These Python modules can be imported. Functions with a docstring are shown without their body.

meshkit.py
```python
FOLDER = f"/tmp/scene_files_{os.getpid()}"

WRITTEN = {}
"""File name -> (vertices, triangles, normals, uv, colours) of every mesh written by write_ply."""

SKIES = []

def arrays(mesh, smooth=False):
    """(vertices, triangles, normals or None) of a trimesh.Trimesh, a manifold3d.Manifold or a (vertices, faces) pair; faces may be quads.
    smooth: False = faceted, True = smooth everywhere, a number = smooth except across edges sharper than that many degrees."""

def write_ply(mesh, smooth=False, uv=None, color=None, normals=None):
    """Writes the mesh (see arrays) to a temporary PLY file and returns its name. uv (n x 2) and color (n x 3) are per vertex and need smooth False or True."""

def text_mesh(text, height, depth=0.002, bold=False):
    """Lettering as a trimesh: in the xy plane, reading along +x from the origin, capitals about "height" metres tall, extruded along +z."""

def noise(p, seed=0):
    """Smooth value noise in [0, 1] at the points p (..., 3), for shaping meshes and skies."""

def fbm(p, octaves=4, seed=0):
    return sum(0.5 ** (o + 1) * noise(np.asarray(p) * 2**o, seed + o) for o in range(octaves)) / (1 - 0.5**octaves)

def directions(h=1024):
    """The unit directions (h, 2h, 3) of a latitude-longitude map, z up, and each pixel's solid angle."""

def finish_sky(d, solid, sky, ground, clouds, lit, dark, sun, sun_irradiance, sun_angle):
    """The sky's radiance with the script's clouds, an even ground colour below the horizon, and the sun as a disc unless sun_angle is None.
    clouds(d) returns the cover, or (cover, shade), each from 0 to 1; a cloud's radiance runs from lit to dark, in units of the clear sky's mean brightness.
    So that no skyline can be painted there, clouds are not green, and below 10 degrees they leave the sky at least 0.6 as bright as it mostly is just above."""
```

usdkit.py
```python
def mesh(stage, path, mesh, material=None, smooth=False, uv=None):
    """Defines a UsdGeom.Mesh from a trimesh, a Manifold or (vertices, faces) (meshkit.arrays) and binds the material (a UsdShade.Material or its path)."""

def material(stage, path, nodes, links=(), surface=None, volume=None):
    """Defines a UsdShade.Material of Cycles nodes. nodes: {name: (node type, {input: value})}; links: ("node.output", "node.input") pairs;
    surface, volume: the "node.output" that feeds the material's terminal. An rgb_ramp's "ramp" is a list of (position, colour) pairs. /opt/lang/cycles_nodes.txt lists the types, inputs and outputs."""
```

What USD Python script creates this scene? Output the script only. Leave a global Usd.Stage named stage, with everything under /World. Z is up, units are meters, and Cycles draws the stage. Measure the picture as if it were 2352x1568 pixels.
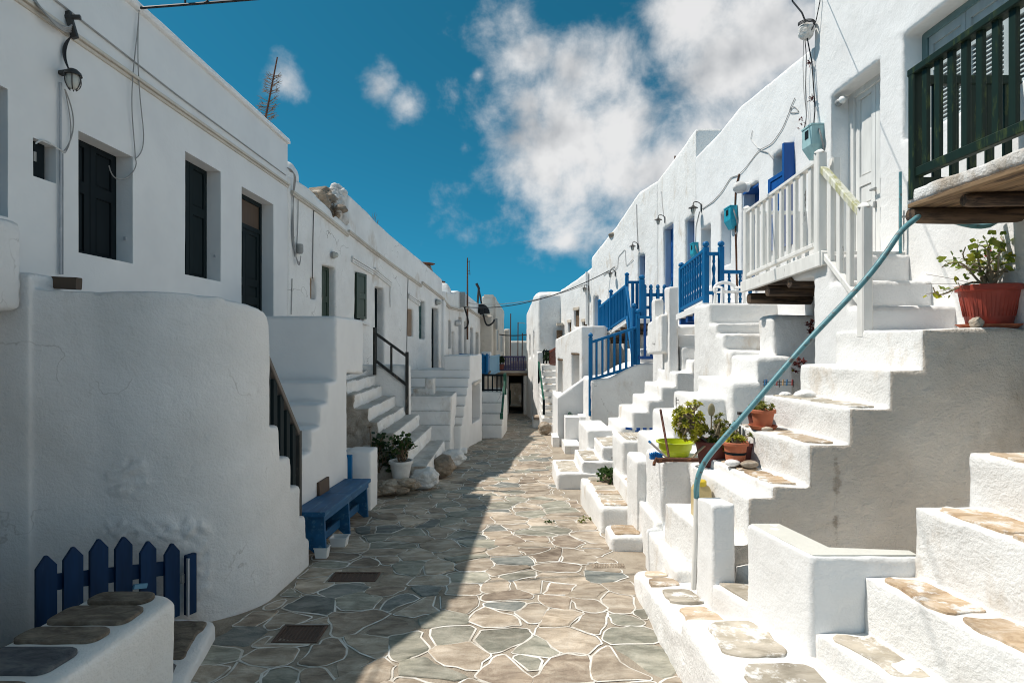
import math, random
import numpy as np
import trimesh
import manifold3d as m3
from scipy import sparse
from scipy.spatial import Voronoi
from shapely.geometry import Polygon, box as sbox
import usdkit, meshkit
from pxr import Usd, UsdGeom, UsdLux, UsdShade, Gf, Sdf, Vt

stage = Usd.Stage.CreateInMemory()
UsdGeom.SetStageUpAxis(stage, UsdGeom.Tokens.z)
UsdGeom.SetStageMetersPerUnit(stage, 1.0)
world = UsdGeom.Xform.Define(stage, "/World")
stage.SetDefaultPrim(world.GetPrim())
UsdGeom.Scope.Define(stage, "/World/Looks")

# ------------------------------------------------------------------ camera, sky, sun, exposure
F, CU, CV, CZ = 1340.0, 1176.0, 784.0, 1.75          # focal length in picture units (2352 wide), centre, eye height
EXPOSURE = 0.08
SKY_STRENGTH = 0.108
SUN_INTENSITY = 1.25
SUN_DIR = np.array([-0.59, 0.115, 1.0]); SUN_DIR /= np.linalg.norm(SUN_DIR)
SKY_TINT = (0.30, 0.84, 1.0)
SKY_HUE = (0.045, 0.66, 1.18)        # the teal of this sky, in units of its brightness
CLOUD_LIT, CLOUD_DARK = (7.2, 7.2, 7.2), (3.3, 3.5, 3.75)

cam = UsdGeom.Camera.Define(stage, "/World/camera")
cam.CreateHorizontalApertureAttr(36.0)
cam.CreateVerticalApertureAttr(36.0 * 682 / 1024)
cam.CreateFocalLengthAttr(36.0 * F / 2352)
cam.CreateClippingRangeAttr(Gf.Vec2f(0.05, 3000))
cam.CreateExposureAttr(EXPOSURE)
cam.AddTransformOp().Set(Gf.Matrix4d(1, 0, 0, 0, 0, 0, 1, 0, 0, -1, 0, 0, 0, 0, CZ, 1))

el = math.asin(SUN_DIR[2]); rot = math.atan2(SUN_DIR[0], SUN_DIR[1])
def pixdir(u, v):
    d = np.array([u - CU, F, CV - v]); return d / np.linalg.norm(d)
def sky_material():
    N = {"tc": ("texture_coordinate", {}),
         "sky": ("sky_texture", {"sky_type": "single_scattering", "sun_disc": False, "sun_elevation": el, "sun_rotation": rot, "altitude": 100.0, "air_density": 1.0, "aerosol_density": 1.3, "ozone_density": 1.6}),
         "tint": ("mix", {"mix_type": "multiply", "fac": 1.0, "color2": SKY_TINT}),
         "bg": ("background_shader", {"strength": SKY_STRENGTH})}
    N["bw"] = ("rgb_to_bw", {}); N["hue"] = ("vector_math", {"math_type": "scale", "vector1": SKY_HUE}); N["sk"] = ("mix", {"mix_type": "mix", "fac": 0.88})
    L = [("sky.color", "tint.color1"), ("tint.color", "bw.color"), ("bw.val", "hue.scale"), ("tint.color", "sk.color1"), ("hue.vector", "sk.color2")]
    blobs = [(1225, 130, 90), (1310, 150, 110), (1215, 240, 90), (1290, 270, 200), (1410, 310, 160), (1250, 390, 120), (1350, 410, 120), (1480, 400, 120),
             (1590, 60, 120), (1660, 150, 190), (1780, 90, 210), (1640, 320, 170), (1540, 390, 140), (1320, 300, 250), (1430, 395, 160), (1275, 330, 170), (1330, 430, 95),
             (660, 188, 82), (868, 195, 84), (935, 245, 78), (1068, 340, 60), (1098, 172, 38), (1300, 545, 70),
             ]
    prev = None
    for i, (u, v, r) in enumerate(blobs):
        c = pixdir(u, v); k = r / F * c[1]
        N[f"d{i}"] = ("vector_math", {"math_type": "distance", "vector2": tuple(c)})
        N[f"m{i}"] = ("math", {"math_type": "multiply_add", "value2": -1.0 / k, "value3": 1.0 if r > 85 else 0.5})
        L += [("tc.generated", f"d{i}.vector1"), (f"d{i}.value", f"m{i}.value1")]
        if prev:
            N[f"x{i}"] = ("math", {"math_type": "smoothmax", "value3": 0.12})
            L += [(prev, f"x{i}.value1"), (f"m{i}.value", f"x{i}.value2")]
            prev = f"x{i}.value"
        else:
            prev = f"m{i}.value"
    # broken cumulus all over the rest of the sky, as in the part in view
    N["nb"] = ("noise_texture", {"scale": 2.3, "detail": 3.0, "roughness": 0.5}); N["nbm"] = ("math", {"math_type": "multiply_add", "value2": 7.0, "value3": -4.0})
    N["away"] = ("vector_math", {"math_type": "distance", "vector2": tuple(pixdir(1150, 300))}); N["aw"] = ("map_range", {"from_min": 0.72, "from_max": 0.95, "to_min": -3.0, "to_max": 0.0, "clamp": True})
    N["nba"] = ("math", {"math_type": "add"}); N["nbc"] = ("math", {"math_type": "minimum", "value2": 0.9}); N["lo2"] = ("math", {"math_type": "maximum"}); N["low"] = ("math", {"math_type": "maximum", "value2": -1.2})
    L += [("tc.generated", "nb.vector"), ("nb.fac", "nbm.value1"), ("tc.generated", "away.vector1"), ("away.value", "aw.value"), ("nbm.value", "nba.value1"), ("aw.result", "nba.value2"), ("nba.value", "nbc.value1"), (prev, "lo2.value1"), ("nbc.value", "lo2.value2"), ("lo2.value", "low.value1")]
    # wisps and billows
    N["n1"] = ("noise_texture", {"scale": 9.0, "detail": 13.0, "roughness": 0.59, "distortion": 0.15})
    N["n2"] = ("noise_texture", {"scale": 7.0, "detail": 6.0, "roughness": 0.5, "distortion": 0.15})
    off = SUN_DIR * 0.035
    N["off"] = ("vector_math", {"math_type": "add", "vector2": tuple(off)})
    L += [("tc.generated", "n1.vector"), ("tc.generated", "off.vector1"), ("off.vector", "n2.vector")]
    N["n3"] = ("noise_texture", {"scale": 7.0, "detail": 6.0, "roughness": 0.5, "distortion": 0.15}); L.append(("tc.generated", "n3.vector"))
    N["nm"] = ("math", {"math_type": "multiply_add", "value2": 2.9, "value3": -1.30}); L.append(("n1.fac", "nm.value1"))
    N["den"] = ("math", {"math_type": "add"}); L += [("low.value", "den.value1"), ("nm.value", "den.value2")]
    N["cov"] = ("map_range", {"range_type": "smoothstep", "from_min": -0.05, "from_max": 1.15, "to_min": 0.0, "to_max": 0.97, "clamp": True}); L.append(("den.value", "cov.value"))
    # light and dark sides of the billows, greyer where the cloud is deep
    N["df"] = ("math", {"math_type": "subtract"}); L += [("n2.fac", "df.value1"), ("n3.fac", "df.value2")]
    N["sh"] = ("math", {"math_type": "multiply_add", "value2": 3.4, "value3": -0.02}); L.append(("df.value", "sh.value1"))
    N["dp"] = ("math", {"math_type": "multiply_add", "value2": 0.22, "value3": 0.0}); L.append(("low.value", "dp.value1"))
    N["sd"] = ("math", {"math_type": "add", "use_clamp": True}); L += [("sh.value", "sd.value1"), ("dp.value", "sd.value2")]
    N["cl"] = ("mix", {"mix_type": "mix", "color1": CLOUD_LIT, "color2": CLOUD_DARK}); L.append(("sd.value", "cl.fac"))
    N["fin"] = ("mix", {"mix_type": "mix"}); L += [("cov.result", "fin.fac"), ("sk.color", "fin.color1"), ("cl.color", "fin.color2"), ("fin.color", "bg.color")]
    return usdkit.material(stage, "/World/Looks/sky_material", N, L, surface="bg.background")
dome = UsdLux.DomeLight.Define(stage, "/World/sky")
dome.CreateIntensityAttr(1.0)
UsdShade.MaterialBindingAPI.Apply(dome.GetPrim()).Bind(sky_material())
dome.GetPrim().SetCustomDataByKey("kind", "structure")
dome.GetPrim().SetCustomDataByKey("label", "blue sky with scattered white clouds")

sun = UsdLux.DistantLight.Define(stage, "/World/sunlight")
sun.CreateIntensityAttr(SUN_INTENSITY); sun.CreateNormalizeAttr(True) if hasattr(sun, "CreateNormalizeAttr") else None
sun.CreateAngleAttr(0.53); sun.CreateColorAttr(Gf.Vec3f(1.0, 0.945, 0.87))
zax = SUN_DIR; xax = np.cross([0, 1, 0], zax); xax /= np.linalg.norm(xax); yax = np.cross(zax, xax)
sun.AddTransformOp().Set(Gf.Matrix4d(*xax, 0, *yax, 0, *zax, 0, 0, 0, 0, 1))

# ------------------------------------------------------------------ helpers
M3 = m3.Manifold
used, base_of = {}, {}
def numbered(path):
    n = used.get(path, 0); used[path] = n + 1
    return path if n == 0 else f"{path}_{n:03d}"
def setdata(prim, **kw):
    for k, v in kw.items():
        if v: prim.SetCustomDataByKey(k, v)
def thing(name, label, cat, loc=(0, 0, 0), group=None, kind=None):
    p = numbered("/World/" + name)
    x = UsdGeom.Xform.Define(stage, p); x.AddTranslateOp().Set(Gf.Vec3d(*map(float, loc)))
    setdata(x.GetPrim(), label=label, category=cat, group=group, kind=kind)
    base_of[p] = np.array(loc, float)
    return p
def copy_of(src, label, loc, rotz=0.0, group=None, scale=None):
    p = numbered(src.split("_0")[0] if src[-3:].isdigit() else src)
    x = UsdGeom.Xform.Define(stage, p)
    x.GetPrim().GetReferences().AddInternalReference(src); x.GetPrim().SetInstanceable(True)
    pr = x.GetPrim()
    pr.CreateAttribute("xformOp:translate", Sdf.ValueTypeNames.Double3).Set(Gf.Vec3d(*map(float, loc)))
    pr.CreateAttribute("xformOp:rotateZ", Sdf.ValueTypeNames.Float).Set(float(math.degrees(rotz)))
    order = ["xformOp:translate", "xformOp:rotateZ"]
    if scale:
        pr.CreateAttribute("xformOp:scale", Sdf.ValueTypeNames.Float3).Set(Gf.Vec3f(*([float(scale)] * 3))); order.append("xformOp:scale")
    pr.CreateAttribute("xformOpOrder", Sdf.ValueTypeNames.TokenArray).Set(order)
    setdata(x.GetPrim(), label=label, group=group)
    return p
def arr(mesh):
    if hasattr(mesh, "to_mesh"):
        m = mesh.to_mesh(); return np.array(m.vert_properties[:, :3], float), np.array(m.tri_verts, int)
    if isinstance(mesh, tuple):
        v, f = np.asarray(mesh[0], float), np.asarray(mesh[1], int)
        if f.shape[1] == 4: f = np.vstack([f[:, [0, 1, 2]], f[:, [0, 2, 3]]])
        return v, f
    return np.array(mesh.vertices), np.array(mesh.faces)
def cat(*ms):
    V, Fs, n = [], [], 0
    for m in ms:
        v, f = arr(m); V.append(v); Fs.append(f + n); n += len(v)
    return np.vstack(V), np.vstack(Fs)
def root_base(parent):
    return base_of["/".join(parent.split("/")[:3])] if "/".join(parent.split("/")[:3]) in base_of else np.zeros(3)
def put(parent, name, mesh, mat, smooth=False, label=None, kind=None):
    v, f = arr(mesh)
    p = numbered(parent + "/" + name)
    m = usdkit.mesh(stage, p, (v - root_base(parent), f), MAT[mat], smooth=smooth)
    setdata(m.GetPrim(), label=label, kind=kind)
    return p
def put_n(parent, name, v, f, n, mat, kind=None):
    """a mesh with given vertex normals (pieces of one smoothed body keep seamless shading)"""
    p = numbered(parent + "/" + name)
    u, inv = np.unique(f.ravel(), return_inverse=True)
    m = usdkit.mesh(stage, p, (v[u] - root_base(parent), inv.reshape(-1, 3)), MAT[mat])
    m.CreateNormalsAttr(Vt.Vec3fArray.FromNumpy(n[u].astype(np.float32))); m.SetNormalsInterpolation("vertex")
    setdata(m.GetPrim(), kind=kind)
    return p
def single(name, mesh, mat, label, cat_, smooth=False, group=None, kind=None):
    """a thing that is one mesh"""
    v, f = arr(mesh); c = np.array([(v[:, 0].min() + v[:, 0].max()) / 2, (v[:, 1].min() + v[:, 1].max()) / 2, v[:, 2].min()])
    p = numbered("/World/" + name)
    m = usdkit.mesh(stage, p, (v - c, f), MAT[mat], smooth=smooth)
    UsdGeom.Xformable(m).AddTranslateOp().Set(Gf.Vec3d(*c))
    setdata(m.GetPrim(), label=label, category=cat_, group=group, kind=kind)
    return p
def X(u, y): return (u - CU) / F * y
def Z(v, y): return CZ - (v - CV) / F * y
def P(u, v, y): return np.array([X(u, y), y, Z(v, y)])
def YX(u, x): return F * x / (u - CU)
def PX(u, v, x):
    y = YX(u, x); return np.array([x, y, Z(v, y)])
SLOPE = 0.0582
def gz(y): return -SLOPE * y
def mbox(x0, x1, y0, y1, z0, z1):
    return M3.cube([abs(x1 - x0), abs(y1 - y0), abs(z1 - z0)]).translate([min(x0, x1), min(y0, y1), min(z0, z1)])
def xsec(pts):
    pts = [tuple(map(float, p)) for p in pts]
    a = sum(pts[i][0] * pts[(i + 1) % len(pts)][1] - pts[(i + 1) % len(pts)][0] * pts[i][1] for i in range(len(pts)))
    return m3.CrossSection([pts if a > 0 else pts[::-1]])
def profY(pts, y0, y1):
    return xsec(pts).extrude(y1 - y0).transform([[1, 0, 0, 0], [0, 0, -1, y1], [0, 1, 0, 0]])
def profX(pts, x0, x1):
    return xsec(pts).extrude(x1 - x0).transform([[0, 0, 1, x0], [1, 0, 0, 0], [0, 1, 0, 0]])
def profZ(pts, z0, z1):
    return xsec(pts).extrude(z1 - z0).translate([0, 0, z0])
def rough(man, L=0.06, it=3, amp=0.006, freq=2.5, seed=0, amp2=0.0, disp=None):
    """refines a masonry solid, rounds its arrises and makes its faces uneven, as limewashed rubble is"""
    man = man.refine_to_length(L * 0.78); it = it if it == 0 else max(1, it - 1)
    v, f = arr(man)
    e = np.vstack([f[:, [0, 1]], f[:, [1, 2]], f[:, [2, 0]]]); n = len(v)
    A = sparse.coo_matrix((np.ones(2 * len(e)), (np.r_[e[:, 0], e[:, 1]], np.r_[e[:, 1], e[:, 0]])), (n, n)).tocsr(); A.data[:] = 1
    D = sparse.diags(1 / np.maximum(np.asarray(A.sum(1)).ravel(), 1))
    for _ in range(it): v = 0.5 * v + 0.5 * (D @ (A @ v))
    nr = vnormals(v, f)
    h = (meshkit.fbm(v * freq, 3, seed) - 0.5) * 2 * amp
    if amp2: h = h + (meshkit.fbm(v * 11.0, 2, seed + 7) - 0.5) * 2 * amp2
    if disp is not None: h = h + disp(v)
    v = v + nr * h[:, None]
    return v, f, vnormals(v, f)
def vnormals(v, f):
    fn = np.cross(v[f[:, 1]] - v[f[:, 0]], v[f[:, 2]] - v[f[:, 0]]); n = np.zeros_like(v)
    for k in range(3): np.add.at(n, f[:, k], fn)
    return n / np.maximum(np.linalg.norm(n, axis=1, keepdims=True), 1e-12)
def masonry(parent, name, man, mat, steps=None, step_axis=None, side=None, **kw):
    """puts a rough solid; steps = list of (lo, hi, zmin) slices along an axis that become parts named step"""
    v, f, n = rough(man, **kw)
    if kw.get("it") == 0: return [put(parent, name, (v, f), mat, smooth=25)]
    if side:        # faces of the body given a material of their own
        fn = np.cross(v[f[:, 1]] - v[f[:, 0]], v[f[:, 2]] - v[f[:, 0]]); fn /= np.maximum(np.linalg.norm(fn, axis=1, keepdims=True), 1e-12); c = v[f].mean(1); done = np.zeros(len(f), bool)
        for test, nm, mt in (side if isinstance(side, list) else [side]):
            k = test(c, fn) & ~done; done |= k
            if k.any(): put_n(parent, nm, v, f[k], n, mt)
        f = f[~done]; c = v[f].mean(1)
        if not steps: return [put_n(parent, name, v, f, n, mat)]
    if not steps:
        return [put_n(parent, name, v, f, n, mat)]
    c = v[f].mean(1); lab = np.zeros(len(f), int); out = []
    for i, (lo, hi, zmin) in enumerate(steps):
        a = c @ np.asarray(step_axis, float)
        lab[(a >= lo) & (a < hi) & (c[:, 2] > zmin) & (lab == 0)] = i + 1
    out.append(put_n(parent, name, v, f[lab == 0], n, mat) if (lab == 0).any() else None)
    for i in range(len(steps)):
        if (lab == i + 1).any(): out.append(put_n(parent, "step", v, f[lab == i + 1], n, mat))
    return out
def solid_thing(name, label, man, mat, cat_="wall", group=None, part="body", **kw):
    b = man.bounding_box(); t = thing(name, label, cat_, ((b[0] + b[3]) / 2, (b[1] + b[4]) / 2, b[2]), group)
    masonry(t, part, man, mat, **kw); return t
def frames(pts):
    pts = np.asarray(pts, float); T = np.gradient(pts, axis=0); T /= np.maximum(np.linalg.norm(T, axis=1, keepdims=True), 1e-9)
    ref = np.array([0, 0, 1.0]) if abs(T[0][2]) < 0.9 else np.array([1.0, 0, 0]); N = [np.cross(T[0], ref)]; N[0] /= np.linalg.norm(N[0])
    for i in range(1, len(pts)):
        a = N[-1] - T[i] * np.dot(N[-1], T[i]); N.append(a / max(np.linalg.norm(a), 1e-9))
    N = np.array(N); return T, N, np.cross(T, N)
def tube(pts, r, n=7):
    pts = np.asarray(pts, float); T, N, B = frames(pts); r = np.broadcast_to(r, len(pts)); a = np.linspace(0, 2 * np.pi, n, endpoint=False)
    V = (pts[:, None] + r[:, None, None] * (np.cos(a)[None, :, None] * N[:, None] + np.sin(a)[None, :, None] * B[:, None])).reshape(-1, 3)
    Fs = []
    for i in range(len(pts) - 1):
        for k in range(n):
            a0, a1, b0, b1 = i * n + k, i * n + (k + 1) % n, (i + 1) * n + k, (i + 1) * n + (k + 1) % n
            Fs += [(a0, a1, b1), (a0, b1, b0)]
    c0, c1 = len(V), len(V) + 1; V = np.vstack([V, pts[0], pts[-1]])
    for k in range(n):
        Fs += [(c0, (k + 1) % n, k), (c1, (len(pts) - 1) * n + k, (len(pts) - 1) * n + (k + 1) % n)]
    return V, np.array(Fs)
def spline(pts, n=24):
    pts = np.asarray(pts, float)
    from scipy.interpolate import CubicSpline
    d = np.r_[0, np.cumsum(np.linalg.norm(np.diff(pts, axis=0), axis=1))]
    return CubicSpline(d, pts)(np.linspace(0, d[-1], n)) if len(pts) > 2 else np.linspace(pts[0], pts[1], n)
def sag(a, b, drop, n=20):
    t = np.linspace(0, 1, n)[:, None]; p = np.asarray(a) * (1 - t) + np.asarray(b) * t; p[:, 2] -= (4 * t * (1 - t) * drop)[:, 0]; return p
def beam(p, q, w, h, up=(0, 0, 1), ch=0.12):
    """a bar of section w x h (h along up) from p to q, arrises chamfered"""
    p, q = np.asarray(p, float), np.asarray(q, float); d = q - p; L = np.linalg.norm(d); d /= L
    s = np.cross(d, up); s = s / np.linalg.norm(s) if np.linalg.norm(s) > 1e-6 else np.array([1.0, 0, 0]); u = np.cross(s, d)
    c = min(w, h) * ch; a, b = w / 2, h / 2
    sec = [(-a + c, -b), (a - c, -b), (a, -b + c), (a, b - c), (a - c, b), (-a + c, b), (-a, b - c), (-a, -b + c)]
    V = np.array([pt + s * x + u * y for pt in (p, q) for x, y in sec]); Fs = []
    for k in range(8):
        k2 = (k + 1) % 8; Fs += [(k, k2, 8 + k2), (k, 8 + k2, 8 + k)]
    for k in range(1, 7): Fs += [(0, k + 1, k), (8, 8 + k, 8 + k + 1)]
    Fs = np.array(Fs); tm = trimesh.Trimesh(V, Fs, process=False)
    return (V, Fs if tm.volume > 0 else Fs[:, ::-1])
def lathe(prof, c=(0, 0, 0), n=20, axis=None):
    prof = np.asarray(prof, float); a = np.linspace(0, 2 * np.pi, n, endpoint=False)
    V = np.stack([prof[:, None, 0] * np.cos(a), prof[:, None, 0] * np.sin(a), np.broadcast_to(prof[:, None, 1], (len(prof), n))], -1).reshape(-1, 3); Fs = []
    for i in range(len(prof) - 1):
        for k in range(n):
            a0, a1, b0, b1 = i * n + k, i * n + (k + 1) % n, (i + 1) * n + k, (i + 1) * n + (k + 1) % n
            Fs += [(a0, a1, b1), (a0, b1, b0)]
    if axis is not None:
        ax = np.asarray(axis, float); ax /= np.linalg.norm(ax); R = trimesh.geometry.align_vectors([0, 0, 1], ax)[:3, :3]; V = V @ R.T
    return V + np.asarray(c, float), np.array(Fs)
def rock(c, r, seed, sub=2, sq=(1, 1, 1), amp=0.35):
    m = trimesh.creation.icosphere(subdivisions=sub); v = np.array(m.vertices)
    v = v * (1 + (meshkit.fbm(v * 1.6 + seed * 3.1, 3, seed) - 0.5)[:, None] * 2 * amp)
    return v * np.asarray(sq) * r + np.asarray(c, float), np.array(m.faces)
def slab(poly, ztop, th=0.02, ch=0.006, zfun=None):
    """a flat stone: polygon outline in xy, chamfered top edge, top at ztop (+ zfun)"""
    p = poly if isinstance(poly, Polygon) else Polygon(poly)
    if p.is_empty or p.geom_type != "Polygon": return None
    out = np.array(p.exterior.coords)[:-1]
    if not p.exterior.is_ccw: out = out[::-1]
    c = np.array(p.representative_point().coords[0]); dirn = c - out; dn = np.linalg.norm(dirn, axis=1, keepdims=True)
    inn = out + dirn / np.maximum(dn, 1e-6) * np.minimum(ch * 1.6, dn * 0.3); n = len(out)
    zf = (lambda q: np.zeros(len(q))) if zfun is None else zfun
    V = np.vstack([np.c_[out, ztop - th + zf(out)], np.c_[out, ztop - ch + zf(out)], np.c_[inn, ztop + zf(inn)]]); Fs = []
    for k in range(n):
        k2 = (k + 1) % n
        for r in (0, n): Fs += [(r + k, r + k2, r + n + k2), (r + k, r + n + k2, r + n + k)]
    tri = [t for t in trimesh.creation.triangulate_polygon(Polygon(inn), engine="earcut")[1]] if Polygon(inn).is_valid else [(0, k, k + 1) for k in range(1, n - 1)]
    Fs += [tuple(2 * n + np.array(t)) for t in tri]
    Fs = np.array(Fs); a = np.cross(V[Fs[:, 1]] - V[Fs[:, 0]], V[Fs[:, 2]] - V[Fs[:, 0]])
    flip = (np.arange(len(Fs)) >= 4 * n) & (a[:, 2] < 0); Fs[flip] = Fs[flip][:, ::-1]
    return V, Fs
def blob_poly(pts, seed, r=0.03, jit=0.015):
    """rounded, slightly wavy outline of a hand-cut stone"""
    rng = np.random.default_rng(seed); p = Polygon(pts).buffer(-r).buffer(r, quad_segs=3).segmentize(0.05)
    c = np.array(p.exterior.coords)[:-1]; c = c + np.c_[meshkit.noise(np.c_[c * 14, np.full(len(c), seed)], 5) - .5, meshkit.noise(np.c_[c * 14, np.full(len(c), seed)], 6) - .5] * jit * 1.6 + rng.normal(0, jit * 0.1, c.shape)
    return Polygon(c).buffer(0)

class Facade:
    """a street wall from p0 to p1 (plan), its outside towards the street; t runs along it, d goes into the building"""
    def __init__(s, p0, p1, inward):
        s.p0, s.p1 = np.array(p0, float), np.array(p1, float); d = s.p1 - s.p0; s.len = np.linalg.norm(d); s.dir = d / s.len
        n = np.array([-s.dir[1], s.dir[0]]); s.n = n if np.dot(n, inward) > 0 else -n
    def t(s, u):
        k = (u - CU) / F    # x = k*y
        return (k * s.p0[1] - s.p0[0]) / (s.dir[0] - k * s.dir[1])
    def y(s, u): return s.p0[1] + s.t(u) * s.dir[1]
    def z(s, u, v, d=0.0): return Z(v, s.y(u))
    def tz(s, u, v): return s.t(u), s.z(u, v)
    def W(s, t, z, d=0.0):
        q = s.p0 + s.dir * t + s.n * d; return np.array([q[0], q[1], z])
    def pt(s, u, v, d=0.0): return s.W(s.t(u), s.z(u, v), d)
    def mat(s, d0=0.0):
        o = s.p0 + s.n * d0
        return [[s.dir[0], 0, s.n[0], o[0]], [s.dir[1], 0, s.n[1], o[1]], [0, 1, 0, 0]]
    def ext(s, pts, d0, d1): return xsec(pts).extrude(d1 - d0).transform(s.mat(d0))
    def box(s, t0, t1, z0, z1, d0, d1): return s.ext([(t0, z0), (t1, z0), (t1, z1), (t0, z1)], d0, d1)
# ------------------------------------------------------------------ materials
MAT = {}
def mk(name, nodes, links, surface="p.BSDF"): MAT[name] = usdkit.material(stage, "/World/Looks/" + name, nodes, links, surface=surface)
def lime(name, base, alt, stain=None, drip=None, stain_lo=0.62, stain_hi=0.74, bump=0.35, scale=1.0, crack=0.0, stain_scale=1.1):
    """limewashed plaster: slightly uneven white, brushed and lumpy, with optional stains and hair cracks"""
    N = {"g": ("geometry", {}), "p": ("principled_bsdf", {"roughness": 0.88, "specular_ior_level": 0.18}),
         "n1": ("noise_texture", {"scale": 1.7 * scale, "detail": 5.0, "roughness": 0.6}), "c1": ("rgb_ramp", {"ramp": [(0.32, alt), (0.6, base)]}),
         "n2": ("noise_texture", {"scale": 55.0, "detail": 4.0, "roughness": 0.65}), "n3": ("noise_texture", {"scale": 8.0, "detail": 6.0, "roughness": 0.55, "distortion": 0.6}),
         "mh": ("math", {"math_type": "multiply_add", "value2": 2.0}), "b": ("bump", {"strength": bump, "distance": 0.016})}
    L = [("g.position", "n1.vector"), ("g.position", "n2.vector"), ("g.position", "n3.vector"), ("n1.fac", "c1.fac"),
         ("n3.fac", "mh.value1"), ("n2.fac", "mh.value3"), ("mh.value", "b.height"), ("b.normal", "p.normal")]
    out = "c1.color"
    if stain:
        N["mp"] = ("mapping", {"scale": (1.0, 1.0, 0.55)})
        N["ns"] = ("noise_texture", {"scale": stain_scale, "detail": 8.0, "roughness": 0.68})
        N["rs"] = ("map_range", {"from_min": stain_lo, "from_max": stain_hi, "to_min": 0.0, "to_max": 0.75, "clamp": True})
        N["ms"] = ("mix", {"mix_type": "mix", "color2": stain})
        L += [("g.position", "mp.vector"), ("mp.vector", "ns.vector"), ("ns.fac", "rs.value"), ("rs.result", "ms.fac"), (out, "ms.color1")]; out = "ms.color"
    if drip:        # brown drips at given x positions: they belong to the wall
        N["sx"] = ("separate_xyz", {}); N["dn"] = ("noise_texture", {"scale": 4.5, "detail": 7.0, "roughness": 0.75}); L += [("g.position", "sx.vector"), ("g.position", "dn.vector")]
        for i, (x0, wd) in enumerate(drip):
            N[f"da{i}"] = ("math", {"math_type": "subtract", "value2": x0}); N[f"db{i}"] = ("math", {"math_type": "absolute"}); N[f"dc{i}"] = ("map_range", {"from_min": 0.0, "from_max": wd, "to_min": 0.17, "to_max": -0.05, "clamp": True})
            N[f"dd{i}"] = ("math", {"math_type": "add"}); N[f"de{i}"] = ("map_range", {"from_min": 0.64, "from_max": 0.76, "to_min": 0.0, "to_max": 0.62, "clamp": True}); N[f"dm{i}"] = ("mix", {"mix_type": "mix", "color2": (0.17, 0.125, 0.085)})
            L += [("sx.x", f"da{i}.value1"), (f"da{i}.value", f"db{i}.value1"), (f"db{i}.value", f"dc{i}.value"), (f"dc{i}.result", f"dd{i}.value1"), ("dn.fac", f"dd{i}.value2"), (f"dd{i}.value", f"de{i}.value"), (f"de{i}.result", f"dm{i}.fac"), (out, f"dm{i}.color1")]; out = f"dm{i}.color"
    if crack:
        N["wn"] = ("noise_texture", {"scale": 2.6, "detail": 4.0}); N["wa"] = ("vector_math", {"math_type": "multiply_add", "vector2": (0.7, 0.7, 0.7)})
        N["vo"] = ("voronoi_texture", {"feature": "distance_to_edge", "scale": 0.75}); N["rc"] = ("map_range", {"from_min": 0.0, "from_max": 0.006, "to_min": crack, "to_max": 0.0, "clamp": True})
        N["mask"] = ("map_range", {"from_min": 0.52, "from_max": 0.6, "to_min": 0.0, "to_max": 1.0, "clamp": True}); N["mm"] = ("math", {"math_type": "multiply"})
        N["mc"] = ("mix", {"mix_type": "mix", "color2": (0.16, 0.13, 0.10)})
        L += [("g.position", "wn.vector"), ("wn.color", "wa.vector1"), ("g.position", "wa.vector3"), ("wa.vector", "vo.vector"), ("vo.distance", "rc.value"),
              ("n1.fac", "mask.value"), ("rc.result", "mm.value1"), ("mask.result", "mm.value2"), ("mm.value", "mc.fac"), (out, "mc.color1")]; out = "mc.color"
    L.append((out, "p.base_color")); mk(name, N, L)
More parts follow.
